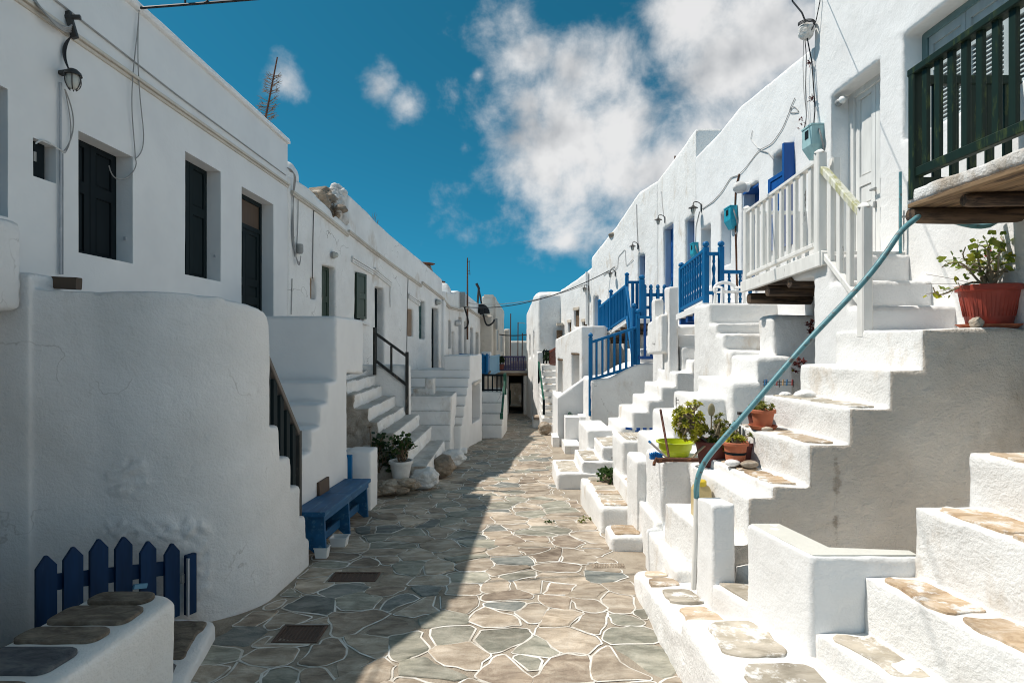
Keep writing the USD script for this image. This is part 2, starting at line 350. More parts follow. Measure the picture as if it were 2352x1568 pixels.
lime("white_smooth", (0.72, 0.715, 0.705), (0.67, 0.665, 0.66), bump=0.15, stain=(0.56, 0.53, 0.49), stain_lo=0.64, stain_hi=0.80)
lime("white_curved", (0.71, 0.70, 0.69), (0.63, 0.62, 0.605), stain=(0.46, 0.41, 0.36), stain_lo=0.60, stain_hi=0.78, bump=0.45, crack=0.35)
lime("white", (0.775, 0.76, 0.735), (0.70, 0.68, 0.65), stain=(0.50, 0.405, 0.30), stain_lo=0.56, stain_hi=0.72, bump=0.5, stain_scale=2.6)
lime("white_clean", (0.77, 0.76, 0.745), (0.71, 0.695, 0.675), bump=0.3, stain=(0.62, 0.58, 0.53), stain_lo=0.66, stain_hi=0.82)
lime("white_old", (0.82, 0.805, 0.78), (0.73, 0.71, 0.685), stain=(0.46, 0.37, 0.28), stain_lo=0.60, stain_hi=0.74, bump=0.6, crack=0.7)
lime("white_rubble", (0.76, 0.745, 0.72), (0.62, 0.59, 0.55), stain=(0.34, 0.26, 0.18), stain_lo=0.52, stain_hi=0.66, bump=1.0, stain_scale=3.0, crack=0.5)
lime("white_stain", (0.74, 0.72, 0.69), (0.66, 0.63, 0.59), stain=(0.40, 0.32, 0.24), stain_lo=0.60, stain_hi=0.78, bump=0.5, stain_scale=2.1, scale=1.0, drip=[(2.20, 0.10)])
lime("stair_side", (0.60, 0.545, 0.48), (0.50, 0.445, 0.385), stain=(0.34, 0.28, 0.215), stain_lo=0.55, stain_hi=0.72, bump=0.9, stain_scale=1.6, drip=[(2.20, 0.07)])  # worn plaster, its base darkened with the shade of unlit faces
lime("tread_worn", (0.56, 0.525, 0.48), (0.40, 0.365, 0.32), stain=(0.62, 0.60, 0.57), stain_lo=0.56, stain_hi=0.66, bump=0.7, stain_scale=3.0)
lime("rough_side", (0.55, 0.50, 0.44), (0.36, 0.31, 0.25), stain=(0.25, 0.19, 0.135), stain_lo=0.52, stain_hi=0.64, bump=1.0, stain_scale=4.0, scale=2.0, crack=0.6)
lime("joint_bed", (0.38, 0.32, 0.25), (0.28, 0.23, 0.175), stain=(0.17, 0.135, 0.10), stain_lo=0.55, stain_hi=0.7, bump=0.8, scale=2.0, stain_scale=4.0)
lime("beige_wall", (0.60, 0.55, 0.48), (0.52, 0.47, 0.41), stain=(0.36, 0.29, 0.22), bump=0.5)
lime("beige_trim", (0.62, 0.54, 0.44), (0.52, 0.44, 0.35), stain=(0.30, 0.23, 0.17), stain_lo=0.58, bump=0.4)
lime("rubble", (0.36, 0.29, 0.22), (0.20, 0.16, 0.12), stain=(0.60, 0.55, 0.49), stain_lo=0.56, stain_hi=0.64, bump=1.0, stain_scale=4.0)
lime("cap_lime", (0.62, 0.60, 0.54), (0.53, 0.51, 0.45), bump=0.3)
lime("niche_brown", (0.34, 0.25, 0.18), (0.24, 0.17, 0.12), bump=0.6)
lime("lime_line", (0.75, 0.715, 0.66), (0.50, 0.45, 0.38), stain=(0.32, 0.265, 0.20), stain_lo=0.54, stain_hi=0.66, bump=0.5, scale=2.2, stain_scale=5.0)

def stone(name, a, b, c, scale=3.0, bump=0.5, slop=None):
    N = {"g": ("geometry", {}), "oi": ("object_info", {}), "p": ("principled_bsdf", {"roughness": 0.72, "specular_ior_level": 0.3}),
         "sc": ("vector_math", {"math_type": "multiply_add", "vector2": (37.0, 61.0, 17.0)}),
         "mp": ("mapping", {"scale": (1.0, 2.1, 1.0)}), "n1": ("noise_texture", {"scale": scale, "detail": 8.0, "roughness": 0.66, "distortion": 0.6}),
         "c1": ("rgb_ramp", {"ramp": [(0.37, b), (0.5, a), (0.64, c)]}), "n2": ("noise_texture", {"scale": 60.0, "detail": 4.0, "roughness": 0.7}),
         "vv": ("mix", {"mix_type": "multiply", "fac": 0.5}), "hv": ("hsv", {"saturation": 0.98}), "nd": ("noise_texture", {"scale": 2.2, "detail": 8.0, "roughness": 0.7}), "rd": ("rgb_ramp", {"ramp": [(0.36, (0.66, 0.64, 0.62)), (0.52, (1.0, 1.0, 1.0)), (0.66, (1.14, 1.12, 1.09))]}), "md": ("mix", {"mix_type": "multiply", "fac": 1.0}), "rv": ("math", {"math_type": "multiply_add", "value2": 0.36, "value3": 0.82}),
         "mh": ("math", {"math_type": "multiply_add", "value2": 2.5}), "b": ("bump", {"strength": bump, "distance": 0.006})}
    L = [("oi.random", "sc.vector1"), ("g.position", "sc.vector3"), ("sc.vector", "mp.vector"), ("mp.vector", "n1.vector"), ("n1.fac", "c1.fac"), ("g.position", "n2.vector"),
         ("c1.color", "vv.color1"), ("n2.color", "vv.color2"), ("oi.random", "rv.value1"), ("rv.value", "hv.value"), ("c1.color", "hv.color"), ("g.position", "nd.vector"), ("nd.fac", "rd.fac"), ("hv.color", "md.color1"), ("rd.color", "md.color2"), ("md.color", "p.base_color"),
         ("n1.fac", "mh.value1"), ("n2.fac", "mh.value3"), ("mh.value", "b.height"), ("b.normal", "p.normal")]
    del N["vv"]; L = [l for l in L if "vv." not in l[0] and "vv." not in l[1]]
    if slop:        # whitewash slopped over the stone
        N["ws"] = ("noise_texture", {"scale": 7.0, "detail": 9.0, "roughness": 0.72}); N["wr"] = ("map_range", {"from_min": slop, "from_max": slop + 0.07, "to_min": 0.0, "to_max": 0.85, "clamp": True}); N["wm"] = ("mix", {"mix_type": "mix", "color2": (0.74, 0.715, 0.68)})
        L = [l for l in L if l != ("md.color", "p.base_color")] + [("g.position", "ws.vector"), ("ws.fac", "wr.value"), ("wr.result", "wm.fac"), ("md.color", "wm.color1"), ("wm.color", "p.base_color")]
    mk(name, N, L)
stone("stone_beige", (0.375, 0.305, 0.23), (0.255, 0.20, 0.145), (0.49, 0.415, 0.33), scale=4.5, bump=0.8)
stone("stone_buff", (0.41, 0.335, 0.255), (0.29, 0.23, 0.17), (0.53, 0.455, 0.365), scale=4.0, bump=0.8)
stone("stone_green", (0.285, 0.27, 0.215), (0.185, 0.18, 0.14), (0.40, 0.37, 0.30), scale=4.5, bump=0.8)
stone("stone_slate", (0.20, 0.205, 0.185), (0.125, 0.132, 0.12), (0.29, 0.28, 0.245), scale=5.0, bump=0.8)
stone("stone_blue", (0.12, 0.13, 0.135), (0.075, 0.082, 0.088), (0.19, 0.19, 0.18), scale=5.0, bump=0.8)
stone("stone_brown", (0.30, 0.235, 0.175), (0.195, 0.145, 0.105), (0.42, 0.345, 0.265), scale=4.5, bump=0.8)
stone("tread_stone_tan", (0.46, 0.355, 0.25), (0.36, 0.26, 0.17), (0.55, 0.45, 0.345), scale=5.0, slop=0.53)
stone("tread_stone_ochre", (0.44, 0.32, 0.205), (0.33, 0.22, 0.13), (0.56, 0.45, 0.34), scale=7.0, bump=0.9, slop=0.53)
stone("tread_stone_grey", (0.40, 0.35, 0.28), (0.30, 0.26, 0.20), (0.50, 0.44, 0.36), scale=4.0, slop=0.53)
stone("cap_stone", (0.17, 0.135, 0.10), (0.10, 0.078, 0.056), (0.25, 0.205, 0.155), scale=9.0, bump=1.0)
stone("cap_stone_dark", (0.075, 0.078, 0.085), (0.045, 0.046, 0.052), (0.12, 0.12, 0.12), scale=6.0, bump=0.8)
stone("boulder", (0.36, 0.29, 0.22), (0.23, 0.18, 0.13), (0.50, 0.44, 0.36), scale=6.0, bump=0.9)
stone("earth", (0.22, 0.18, 0.13), (0.16, 0.13, 0.09), (0.28, 0.23, 0.17), scale=1.0)

def paint(name, col, worn=None, lo=0.62, hi=0.68, rough_=0.5, scale=14.0, stretch=(1, 1, 0.25), bump=0.15, var=0.12, spec=0.35):
    N = {"g": ("geometry", {}), "p": ("principled_bsdf", {"roughness": rough_, "specular_ior_level": spec}), "mp": ("mapping", {"scale": stretch}),
         "n1": ("noise_texture", {"scale": scale, "detail": 6.0, "roughness": 0.62}),
         "c1": ("rgb_ramp", {"ramp": [(0.3, tuple(c * (1 - var) for c in col)), (0.7, tuple(min(1, c * (1 + var)) for c in col))]}), "b": ("bump", {"strength": bump, "distance": 0.004})}
    L = [("g.position", "mp.vector"), ("mp.vector", "n1.vector"), ("n1.fac", "c1.fac"), ("n1.fac", "b.height"), ("b.normal", "p.normal")]; out = "c1.color"
    if worn:
        N["n4"] = ("noise_texture", {"scale": scale * 1.3, "detail": 7.0, "roughness": 0.7}); N["r4"] = ("map_range", {"from_min": lo, "from_max": hi, "clamp": True}); N["m4"] = ("mix", {"mix_type": "mix", "color2": worn})
        L += [("mp.vector", "n4.vector"), ("n4.fac", "r4.value"), ("r4.result", "m4.fac"), (out, "m4.color1")]; out = "m4.color"
    L.append((out, "p.base_color")); mk(name, N, L)
paint("dark_green_paint", (0.010, 0.017, 0.019), rough_=0.7, spec=0.12)
paint("shutter_black", (0.010, 0.015, 0.018), rough_=0.7, spec=0.1)
paint("green_shutter", (0.040, 0.062, 0.045), worn=(0.11, 0.10, 0.08), lo=0.58)
paint("teal_shutter", (0.035, 0.085, 0.085), worn=(0.10, 0.12, 0.11))
paint("balcony_green", (0.008, 0.020, 0.014), worn=(0.055, 0.075, 0.022), lo=0.54, hi=0.68, rough_=0.5, spec=0.18)
paint("blue_paint", (0.004, 0.118, 0.29), worn=(0.02, 0.19, 0.38), lo=0.6, hi=0.75, rough_=0.5, spec=0.2)
paint("blue_deep", (0.006, 0.070, 0.27), rough_=0.45)
paint("blue_bench", (0.008, 0.082, 0.19), worn=(0.05, 0.15, 0.25), lo=0.55, hi=0.64, rough_=0.6, stretch=(1, 0.15, 1), var=0.25, bump=0.5)
paint("blue_gate", (0.004, 0.023, 0.066), worn=(0.012, 0.035, 0.08), rough_=0.65, spec=0.15, stretch=(1, 1, 0.12), var=0.3, bump=0.5)
paint("blue_pale", (0.10, 0.25, 0.38), rough_=0.5)
paint("blue_wall", (0.42, 0.50, 0.60), rough_=0.8)
paint("blue_grey_door", (0.20, 0.24, 0.30), rough_=0.6)
paint("teal_pipe_paint", (0.10, 0.245, 0.275), worn=(0.11, 0.10, 0.09), lo=0.54, hi=0.62, rough_=0.45, stretch=(1, 1, 1))
paint("teal_box", (0.02, 0.30, 0.40), rough_=0.4)
paint("pale_teal_box", (0.33, 0.50, 0.50), worn=(0.25, 0.34, 0.34), rough_=0.5)
paint("white_wood", (0.72, 0.70, 0.66), worn=(0.24, 0.22, 0.20), lo=0.63, hi=0.69, rough_=0.65, scale=10, bump=0.3)
paint("white_wood_mossy", (0.62, 0.61, 0.52), worn=(0.36, 0.35, 0.16), lo=0.46, hi=0.6, rough_=0.7, scale=10)
paint("white_door", (0.68, 0.67, 0.64), worn=(0.42, 0.37, 0.32), lo=0.68, hi=0.74, rough_=0.55, scale=8)
paint("grey_louvre", (0.36, 0.40, 0.40), rough_=0.6)
paint("louvre_frame_teal", (0.14, 0.22, 0.22), worn=(0.3, 0.3, 0.28), rough_=0.6)
paint("purple_paint", (0.055, 0.048, 0.11), rough_=0.5)
paint("red_brown_paint", (0.20, 0.055, 0.035), rough_=0.55)
paint("dark_rail", (0.028, 0.028, 0.025), worn=(0.14, 0.11, 0.085), lo=0.56, hi=0.66, rough_=0.6)
paint("rail_brown", (0.12, 0.10, 0.085), worn=(0.06, 0.05, 0.04), rough_=0.65)
paint("green_rail", (0.012, 0.085, 0.050), worn=(0.02, 0.03, 0.025), lo=0.5, hi=0.6, rough_=0.45)
paint("white_plastic", (0.74, 0.73, 0.71), rough_=0.4, stretch=(1, 1, 1), bump=0.0, var=0.03)
paint("pot_white", (0.60, 0.59, 0.57), worn=(0.45, 0.42, 0.38), rough_=0.55, stretch=(1, 1, 1))
paint("pot_red", (0.28, 0.045, 0.028), worn=(0.40, 0.11, 0.07), lo=0.62, hi=0.8, rough_=0.42, stretch=(1, 1, 1))
paint("terracotta", (0.42, 0.125, 0.06), worn=(0.50, 0.24, 0.15), lo=0.56, hi=0.75, rough_=0.7, stretch=(1, 1, 1))
paint("pot_maroon", (0.13, 0.035, 0.028), rough_=0.55, stretch=(1, 1, 1))
paint("soil", (0.05, 0.036, 0.025), rough_=0.95, stretch=(1, 1, 1), scale=40, bump=1.0)
paint("lime_plastic", (0.44, 0.50, 0.012), rough_=0.35, stretch=(1, 1, 1), bump=0.0, var=0.05)
paint("yellow_plastic", (0.65, 0.47, 0.04), rough_=0.35, stretch=(1, 1, 1), bump=0.0, var=0.05)
paint("oil_plastic", (0.55, 0.42, 0.20), rough_=0.3, stretch=(1, 1, 1), bump=0.0, var=0.12)
paint("rust", (0.10, 0.042, 0.024), worn=(0.28, 0.12, 0.055), lo=0.55, hi=0.62, rough_=0.85, scale=25, stretch=(1, 1, 1), bump=0.6)
paint("rust_plate", (0.10, 0.062, 0.045), worn=(0.16, 0.11, 0.075), rough_=0.8, scale=60, stretch=(1, 1, 1), bump=1.0)
paint("bare_wood", (0.17, 0.11, 0.065), worn=(0.07, 0.045, 0.03), lo=0.5, hi=0.62, rough_=0.8, stretch=(0.15, 1, 1), bump=0.8)
paint("log_wood", (0.115, 0.074, 0.046), worn=(0.030, 0.020, 0.015), lo=0.45, hi=0.58, rough_=0.85, scale=18, stretch=(0.1, 1, 1), bump=1.0, var=0.3)
paint("old_plank", (0.24, 0.155, 0.085), worn=(0.06, 0.038, 0.024), lo=0.48, hi=0.6, rough_=0.85, scale=16, stretch=(1, 0.1, 1), bump=1.0, var=0.3)
paint("brown_board", (0.085, 0.055, 0.036), rough_=0.7)
paint("stick_brown", (0.11, 0.035, 0.022), rough_=0.55)
paint("stick_grey", (0.22, 0.19, 0.17), rough_=0.6)
paint("brush_blue", (0.01, 0.17, 0.46), rough_=0.6)
paint("metal_dark", (0.045, 0.040, 0.036), rough_=0.45, stretch=(1, 1, 1))
paint("metal_grey", (0.28, 0.28, 0.27), rough_=0.45, stretch=(1, 1, 1))
paint("cable_grey", (0.30, 0.29, 0.28), rough_=0.6, stretch=(1, 1, 1), bump=0.0)
paint("cable_black", (0.02, 0.02, 0.022), rough_=0.55, stretch=(1, 1, 1), bump=0.0)
paint("cable_white", (0.55, 0.54, 0.52), rough_=0.6, stretch=(1, 1, 1), bump=0.0)
paint("pipe_grey", (0.40, 0.41, 0.43), rough_=0.5, stretch=(1, 1, 1))
paint("lamp_glass", (0.50, 0.49, 0.44), rough_=0.15, stretch=(1, 1, 1), bump=0.0)
paint("twig", (0.16, 0.105, 0.065), rough_=0.8, stretch=(1, 1, 1))
paint("black_tank", (0.012, 0.012, 0.013), rough_=0.5, stretch=(1, 1, 1))
paint("sandy_stem", (0.30, 0.24, 0.16), rough_=0.8, stretch=(1, 1, 1))
paint("peg_red", (0.30, 0.05, 0.04), rough_=0.4); paint("peg_blue", (0.03, 0.14, 0.30), rough_=0.4); paint("peg_wood", (0.45, 0.27, 0.12), rough_=0.6)
paint("flower_red", (0.50, 0.012, 0.025), rough_=0.6, stretch=(1, 1, 1))
paint("dried_red", (0.14, 0.03, 0.025), rough_=0.8, stretch=(1, 1, 1))
def leafm(name, a, b, c):
    N = {"g": ("geometry", {}), "n1": ("noise_texture", {"scale": 16.0, "detail": 3.0}), "oi": ("object_info", {}), "c1": ("rgb_ramp", {"ramp": [(0.3, a), (0.5, b), (0.72, c)]}),
         "p": ("principled_bsdf", {"roughness": 0.45, "specular_ior_level": 0.35}), "t": ("translucent_bsdf", {}), "ms": ("mix_closure", {"fac": 0.36})}
    mk(name, N, [("g.position", "n1.vector"), ("n1.fac", "c1.fac"), ("c1.color", "p.base_color"), ("c1.color", "t.color"), ("p.BSDF", "ms.closure1"), ("t.BSDF", "ms.closure2")], surface="ms.closure")
leafm("leaf_geranium", (0.08, 0.14, 0.02), (0.17, 0.235, 0.03), (0.36, 0.34, 0.06))
leafm("leaf_dark", (0.012, 0.032, 0.012), (0.025, 0.058, 0.018), (0.05, 0.085, 0.03))
leafm("leaf_mid", (0.022, 0.055, 0.016), (0.045, 0.095, 0.022), (0.10, 0.14, 0.04))
leafm("leaf_succulent", (0.24, 0.26, 0.025), (0.42, 0.41, 0.035), (0.58, 0.51, 0.07))
leafm("leaf_olive", (0.10, 0.12, 0.025), (0.18, 0.195, 0.035), (0.28, 0.25, 0.06))
leafm("leaf_pale", (0.45, 0.42, 0.26), (0.58, 0.52, 0.36), (0.66, 0.55, 0.42))
mk("glass", {"t": ("transparent_bsdf", {}), "g": ("glossy_bsdf", {"roughness": 0.03}), "f": ("fresnel", {"IOR": 1.5}), "m": ("mix_closure", {})},
   [("f.fac", "m.fac"), ("t.BSDF", "m.closure1"), ("g.BSDF", "m.closure2")], surface="m.closure")
# ------------------------------------------------------------------ the ground and the paved street
def ground_sheet():
    ys = [-60, -10, 0, 45, 400, 1500]; zs = [0.2, -0.05, -0.55, -0.55 - SLOPE * 45, -6, -12]
    xs = [-1500, -60, -4, 4, 60, 1500]; V = [(x, y, z) for y, z in zip(ys, zs) for x in xs]; n = len(xs)
    return np.array(V, float), np.array([(j * n + i, j * n + i + 1, (j + 1) * n + i + 1, (j + 1) * n + i) for j in range(len(ys) - 1) for i in range(n - 1)])
p = numbered("/World/ground"); g = usdkit.mesh(stage, p, ground_sheet(), MAT["earth"]); setdata(g.GetPrim(), kind="structure", label="dry earth under the village")
def street_z(q):
    q = np.atleast_2d(q); p3 = np.c_[q[:, :2] * 0.9, np.zeros(len(q))]
    return gz(q[:, 1]) + (meshkit.fbm(p3, 3, 5) - 0.5) * 0.035
def mortar():
    ys = np.arange(-1.0, 42.01, 0.09); xs = np.linspace(-3.3, 1.7, 70); xx, yy = np.meshgrid(xs, ys)
    q = np.c_[xx.ravel(), yy.ravel()]; z = street_z(q) + 0.0
    n = len(xs); i, j = np.meshgrid(np.arange(n - 1), np.arange(len(ys) - 1)); a = (j * n + i).ravel()
    return np.c_[q, z], np.c_[a, a + 1, a + n + 1, a + n]
STREET = numbered("/World/street"); g = usdkit.mesh(stage, STREET, mortar(), MAT["joint_bed"], smooth=True)
setdata(g.GetPrim(), kind="structure", label="stone paved lane with white painted joints")
def street_outline():
    left = [(-2.6, 1.0), (-2.3, 3.2), (-2.0, 3.9), (-1.86, 4.6), (-1.86, 5.5), (-2.2, 5.9), (-2.25, 8.0), (-1.9, 9.0), (-1.3, 9.2), (-1.25, 12), (-1.1, 13.5), (-0.85, 15.8), (-0.45, 16.6), (-0.25, 17.5), (-0.75, 18.5), (-0.75, 30)]
    right = [(0.45, 30), (0.62, 25), (0.9, 21), (0.95, 17), (0.9, 13), (0.75, 10.5), (0.72, 9.0), (0.95, 7.9), (1.0, 6.4), (1.02, 4.8), (1.0, 3.2), (1.05, 1.0)]
    return Polygon(left + right)
def paving():
    rng = np.random.default_rng(11); out = street_outline(); pts = []
    for y0 in np.arange(0.2, 31, 0.285):                       # rows of uneven stones, larger near the crown of the lane
        x = -3.4 + rng.uniform(0, 0.4)
        while x < 2.0:
            w = rng.choice([0.18, 0.34, 0.50, 0.68, 0.9], p=[0.2, 0.26, 0.27, 0.18, 0.09]) * rng.uniform(0.6, 1.0)
            if w > .4 and rng.random() < 0.3:
                pts += [(x + w / 2, y0 + 0.10 + rng.normal(0, 0.03)), (x + w / 2 + rng.normal(0, .04), y0 - 0.11 + rng.normal(0, 0.03))]
            else: pts.append((x + w / 2, y0 + rng.normal(0, 0.085)))
            x += w
    pts = np.array(pts); pts = pts[(pts[:, 0] > -3.5) & (pts[:, 0] < 2.2)]
    vor = Voronoi(pts); stones = []
    for i, r in enumerate(vor.point_region):
        reg = vor.regions[r]
        if -1 in reg or len(reg) < 3: continue
        po = Polygon(vor.vertices[reg]).intersection(out)
        if po.is_empty or po.geom_type != "Polygon" or po.area < 0.012: continue
        g_ = rng.uniform(0.007, 0.013); rr_ = rng.uniform(0.008, 0.065); po = po.buffer(-g_ - rr_).buffer(rr_, quad_segs=3)
        if po.is_empty: continue
        if po.geom_type != "Polygon": po = max(po.geoms, key=lambda a: a.area)
        if po.area < 0.008: continue
        po = po.segmentize(0.09); c = np.array(po.exterior.coords)[:-1]
        c = c + np.c_[meshkit.noise(np.c_[c * 7, np.full(len(c), i)], 1) - 0.5, meshkit.noise(np.c_[c * 7, np.full(len(c), i)], 2) - 0.5] * 0.075 + np.c_[meshkit.noise(np.c_[c * 24, np.full(len(c), i)], 3) - 0.5, meshkit.noise(np.c_[c * 24, np.full(len(c), i)], 4) - 0.5] * 0.018
        po = Polygon(c).buffer(0)
        if po.geom_type != "Polygon": continue
        po = po.simplify(0.004); stones.append((po, rng.random()))
    return stones
def stone_colour(po, k):
    c = po.centroid; n = float(meshkit.noise(np.array([c.x * 0.5 + 3, c.y * 0.35, 0.5]), 9)); k = k * 0.75 + n * 0.25
    for lim, m in ((0.20, "stone_slate"), (0.37, "stone_green"), (0.60, "stone_beige"), (0.78, "stone_buff"), (0.92, "stone_brown"), (2, "stone_blue")):
        if k < lim: return m
PLATES = [(P(815, 1328, 5.05), 0.40, 0.20), (P(690, 1452, 3.95), 0.30, 0.24), (P(1397, 1296, 5.35), 0.30, 0.10)]
stones = sorted(paving(), key=lambda s: s[0].centroid.y)
def rel(po):
    c = np.array(po.centroid.coords[0]); return lambda q: street_z(np.atleast_2d(q))
rest = {}; lines = []
vis = 0
for i, (po, k) in enumerate(stones):
    if any(po.distance(sbox(c[0] - w / 2, c[1] - d / 2, c[0] + w / 2, c[1] + d / 2)) < 0.02 for c, w, d in PLATES): 
        po = po.difference(__import__("shapely").union_all([sbox(c[0] - w / 2 - .03, c[1] - d / 2 - .03, c[0] + w / 2 + .03, c[1] + d / 2 + .03) for c, w, d in PLATES]))
        if po.is_empty: continue
        if po.geom_type != "Polygon": po = max(po.geoms, key=lambda a: a.area)
        if po.area < 0.01: continue
    rr = np.random.default_rng(900 + i); up = rr.uniform(0.003, 0.012); tilt = rr.normal(0, 0.010, 2); c0 = np.array(po.centroid.coords[0])
    zf = lambda q, up=up, tilt=tilt, c0=c0: street_z(q) + up + (np.atleast_2d(q)[:, :2] - c0) @ tilt
    m = slab(po, 0.0, th=0.03, ch=0.005, zfun=zf)
    if m is None: continue
    if rr.random() < 0.9:              # the white line painted round the stone
        o = np.array(po.exterior.coords)[:-1]; o = o if po.exterior.is_ccw else o[::-1]; nn = len(o)
        tn = np.roll(o, -1, 0) - np.roll(o, 1, 0); nm_ = np.c_[tn[:, 1], -tn[:, 0]]; nm_ /= np.maximum(np.linalg.norm(nm_, axis=1, keepdims=True), 1e-9)
        wv = 0.006 + 0.009 * meshkit.noise(np.c_[o * 6, np.full(nn, i)], 7)[:, None]; a_, b_ = o - nm_ * .004, o + nm_ * wv
        V_ = np.vstack([np.c_[a_, street_z(a_) + .0042 + .0012 * (i % 5) / 5], np.c_[b_, street_z(b_) + .0036 + .0012 * (i % 5) / 5]]); q_ = np.arange(nn); q2 = (q_ + 1) % nn
        lines.append((V_, np.vstack([np.c_[q_, q_ + nn, q2 + nn], np.c_[q_, q2 + nn, q2]])))
    mat = stone_colour(po, k)
    if c0[1] > 2.6 and vis < 300: put(STREET, "paving_stone", m, mat); vis += 1
    elif c0[1] > 2.6: rest.setdefault(mat, []).append(m)
put(STREET, "painted_joint_lines", cat(*lines), "lime_line", kind="stuff")
for mat, ms in rest.items(): put(STREET, "far_paving_stones", cat(*ms), mat, kind="stuff")
for i, (c, w, d) in enumerate(PLATES[:2]):
    z = float(street_z(c[:2])[0]); t = thing("drain_cover", ["rusty iron drain cover in the lane below the dark handrail", "rusty square iron drain cover nearest the camera, by the foot of the curved white wall"][i], "drain cover", (c[0], c[1], z))
    put(t, "frame", m3.Manifold.__sub__(mbox(c[0] - w / 2, c[0] + w / 2, c[1] - d / 2, c[1] + d / 2, z - .02, z + .012), mbox(c[0] - w / 2 + .02, c[0] + w / 2 - .02, c[1] - d / 2 + .02, c[1] + d / 2 - .02, z - .1, z + .1)), "rust_plate")
    bars = [mbox(c[0] - w / 2 + .02, c[0] + w / 2 - .02, c[1] - d / 2 + .02, c[1] + d / 2 - .02, z - .02, z + .004)]
    for a in np.linspace(-w / 2 + .03, w / 2 - .03, 10): bars.append(mbox(c[0] + a - .005, c[0] + a + .005, c[1] - d / 2 + .024, c[1] + d / 2 - .024, z + .003, z + .009))
    put(t, "plate", cat(*bars), "rust_plate")
c, w, d = PLATES[2]; z = float(street_z(c[:2])[0])
t = thing("drain_grate", "small grey slotted drain grate in the sunlit paving", "drain grate", (c[0], c[1], z))
put(t, "frame", mbox(c[0] - w / 2, c[0] + w / 2, c[1] - d / 2, c[1] + d / 2, z - .02, z + .006), "stone_brown")
for a in np.linspace(-w / 2 + .02, w / 2 - .02, 12): put(t, "bar", mbox(c[0] + a - .006, c[0] + a + .006, c[1] - d / 2 + .01, c[1] + d / 2 - .01, z + .006, z + .014), "stone_beige")

# ------------------------------------------------------------------ joinery and fittings set into street walls
def panelled(parent, name, fc, t0, t1, z0, z1, d, mat, leaves=2, rows=(0.0, 0.45, 1.0), th=0.035, frame_=None):
    """panelled shutter or door leaves: stiles and rails with recessed panels, each leaf a part, its panels sub-parts"""
    w = (t1 - t0) / leaves
    for k in range(leaves):
        a, b = t0 + k * w + 0.004, t0 + (k + 1) * w - 0.004; st = min(0.07, (b - a) * 0.2)
        leaf = fc.box(a, b, z0, z1, d, d + th); pans = []
        for r0, r1 in zip(rows[:-1], rows[1:]):
            pa, pb, qa, qb = a + st, b - st, z0 + (z1 - z0) * r0 + st * 0.75, z0 + (z1 - z0) * r1 - st * 0.75
            leaf = leaf - fc.box(pa, pb, qa, qb, d - 0.01, d + th * 0.55); pans.append((pa, pb, qa, qb))
        lp = put(parent, name, leaf, mat)
        for pa, pb, qa, qb in pans:
            m_ = 0.018
            if pb - pa > 3 * m_ and qb - qa > 3 * m_: put(lp, "panel", fc.box(pa + m_, pb - m_, qa + m_, qb - m_, d + th * 0.25, d + th * 0.55 + 0.002), mat)
def opening(fc, u0, u1, vt, vb, at="near"):
    """t0, t1, z0, z1 of an opening from its picture edges; vt and vb read at the edge nearer the camera"""
    ta, tb = fc.t(u0), fc.t(u1); un = u0 if fc.y(u0) < fc.y(u1) else u1
    if at == "far": un = u1 if un == u0 else u0
    return min(ta, tb), max(ta, tb), fc.z(un, vb), fc.z(un, vt)
def wall_lantern(parent_label, group=None):
    t = thing("wall_lantern", parent_label, "wall lamp", (0, 0, 0), group)
    put(t, "back_plate", mbox(-0.03, 0.03, -0.008, 0.0, -0.05, 0.09), "metal_dark")
    put(t, "arm", tube(spline([(0, 0, .05), (0, -.05, .12), (0, -.12, .13), (0, -.15, .07)], 14), 0.009), "metal_dark")
    put(t, "shade", lathe([(0.0, .075), (.02, .07), (.03, .05), (.085, .022), (.088, .016), (.03, .03), (0, .04)], (0, -.15, 0), 16), "metal_dark", smooth=40)
    put(t, "globe", lathe([(0.0, .03), (.032, .025), (.036, -.02), (.030, -.07), (.016, -.09), (0, -.092)], (0, -.15, 0), 14), "lamp_glass", smooth=True)
    cg = [tube([(.036 * math.cos(a), -.15 + .036 * math.sin(a), .02), (.039 * math.cos(a), -.15 + .039 * math.sin(a), -.03), (.02 * math.cos(a), -.15 + .02 * math.sin(a), -.09)], .0035, 5) for a in np.arange(6) * math.pi / 3]
    put(t, "cage", cat(*cg), "metal_dark")
    return t
# ------------------------------------------------------------------ LEFT: first long house
L1 = Facade((-3.5, -1.0), (-3.5, 9.1), (-1, 0))
h = thing("house", "long smooth white house nearest on the left with black green shutters and a thin cornice", "house", (-3.5, 4, -0.6))
top, cor = CZ + 3.12, CZ + 2.42
w = L1.ext([(0, -.9), (L1.len, -.9), (L1.len, top), (6.12, top), (5.95, CZ + 3.15), (4.9, CZ + 2.45), (0, CZ + 2.45)], 0, 0.5)
ops = {"w0": (2.2 + 1.0, 1.0 + 4.05, CZ + .86, CZ + 1.75), "m": opening(L1, 76, 129, 316, 404), "w1": opening(L1, 180, 305, 300, 580), "w2": opening(L1, 425, 507, 347, 630), "d": opening(L1, 555, 628, 428, 760)}
ops["d"] = (ops["d"][0], ops["d"][1], CZ + 0.30, ops["d"][3])
for k, (a, b, c, d_) in ops.items(): w = w - L1.box(a, b, c, d_, -0.1, {"w0": .22, "m": .16, "w1": .19, "w2": .20, "d": .24}[k])
masonry(h, "wall", w, "white_smooth", L=0.11, it=0, amp=0.004, freq=1.2, seed=1)
put(h, "roof", L1.box(0, L1.len, CZ + 2.30, CZ + 2.40, 0.5, 5.0), "white_clean"); put(h, "rear_wall", L1.box(0, L1.len, -0.9, CZ + 2.29, 0.52, 5.0), "white_clean")
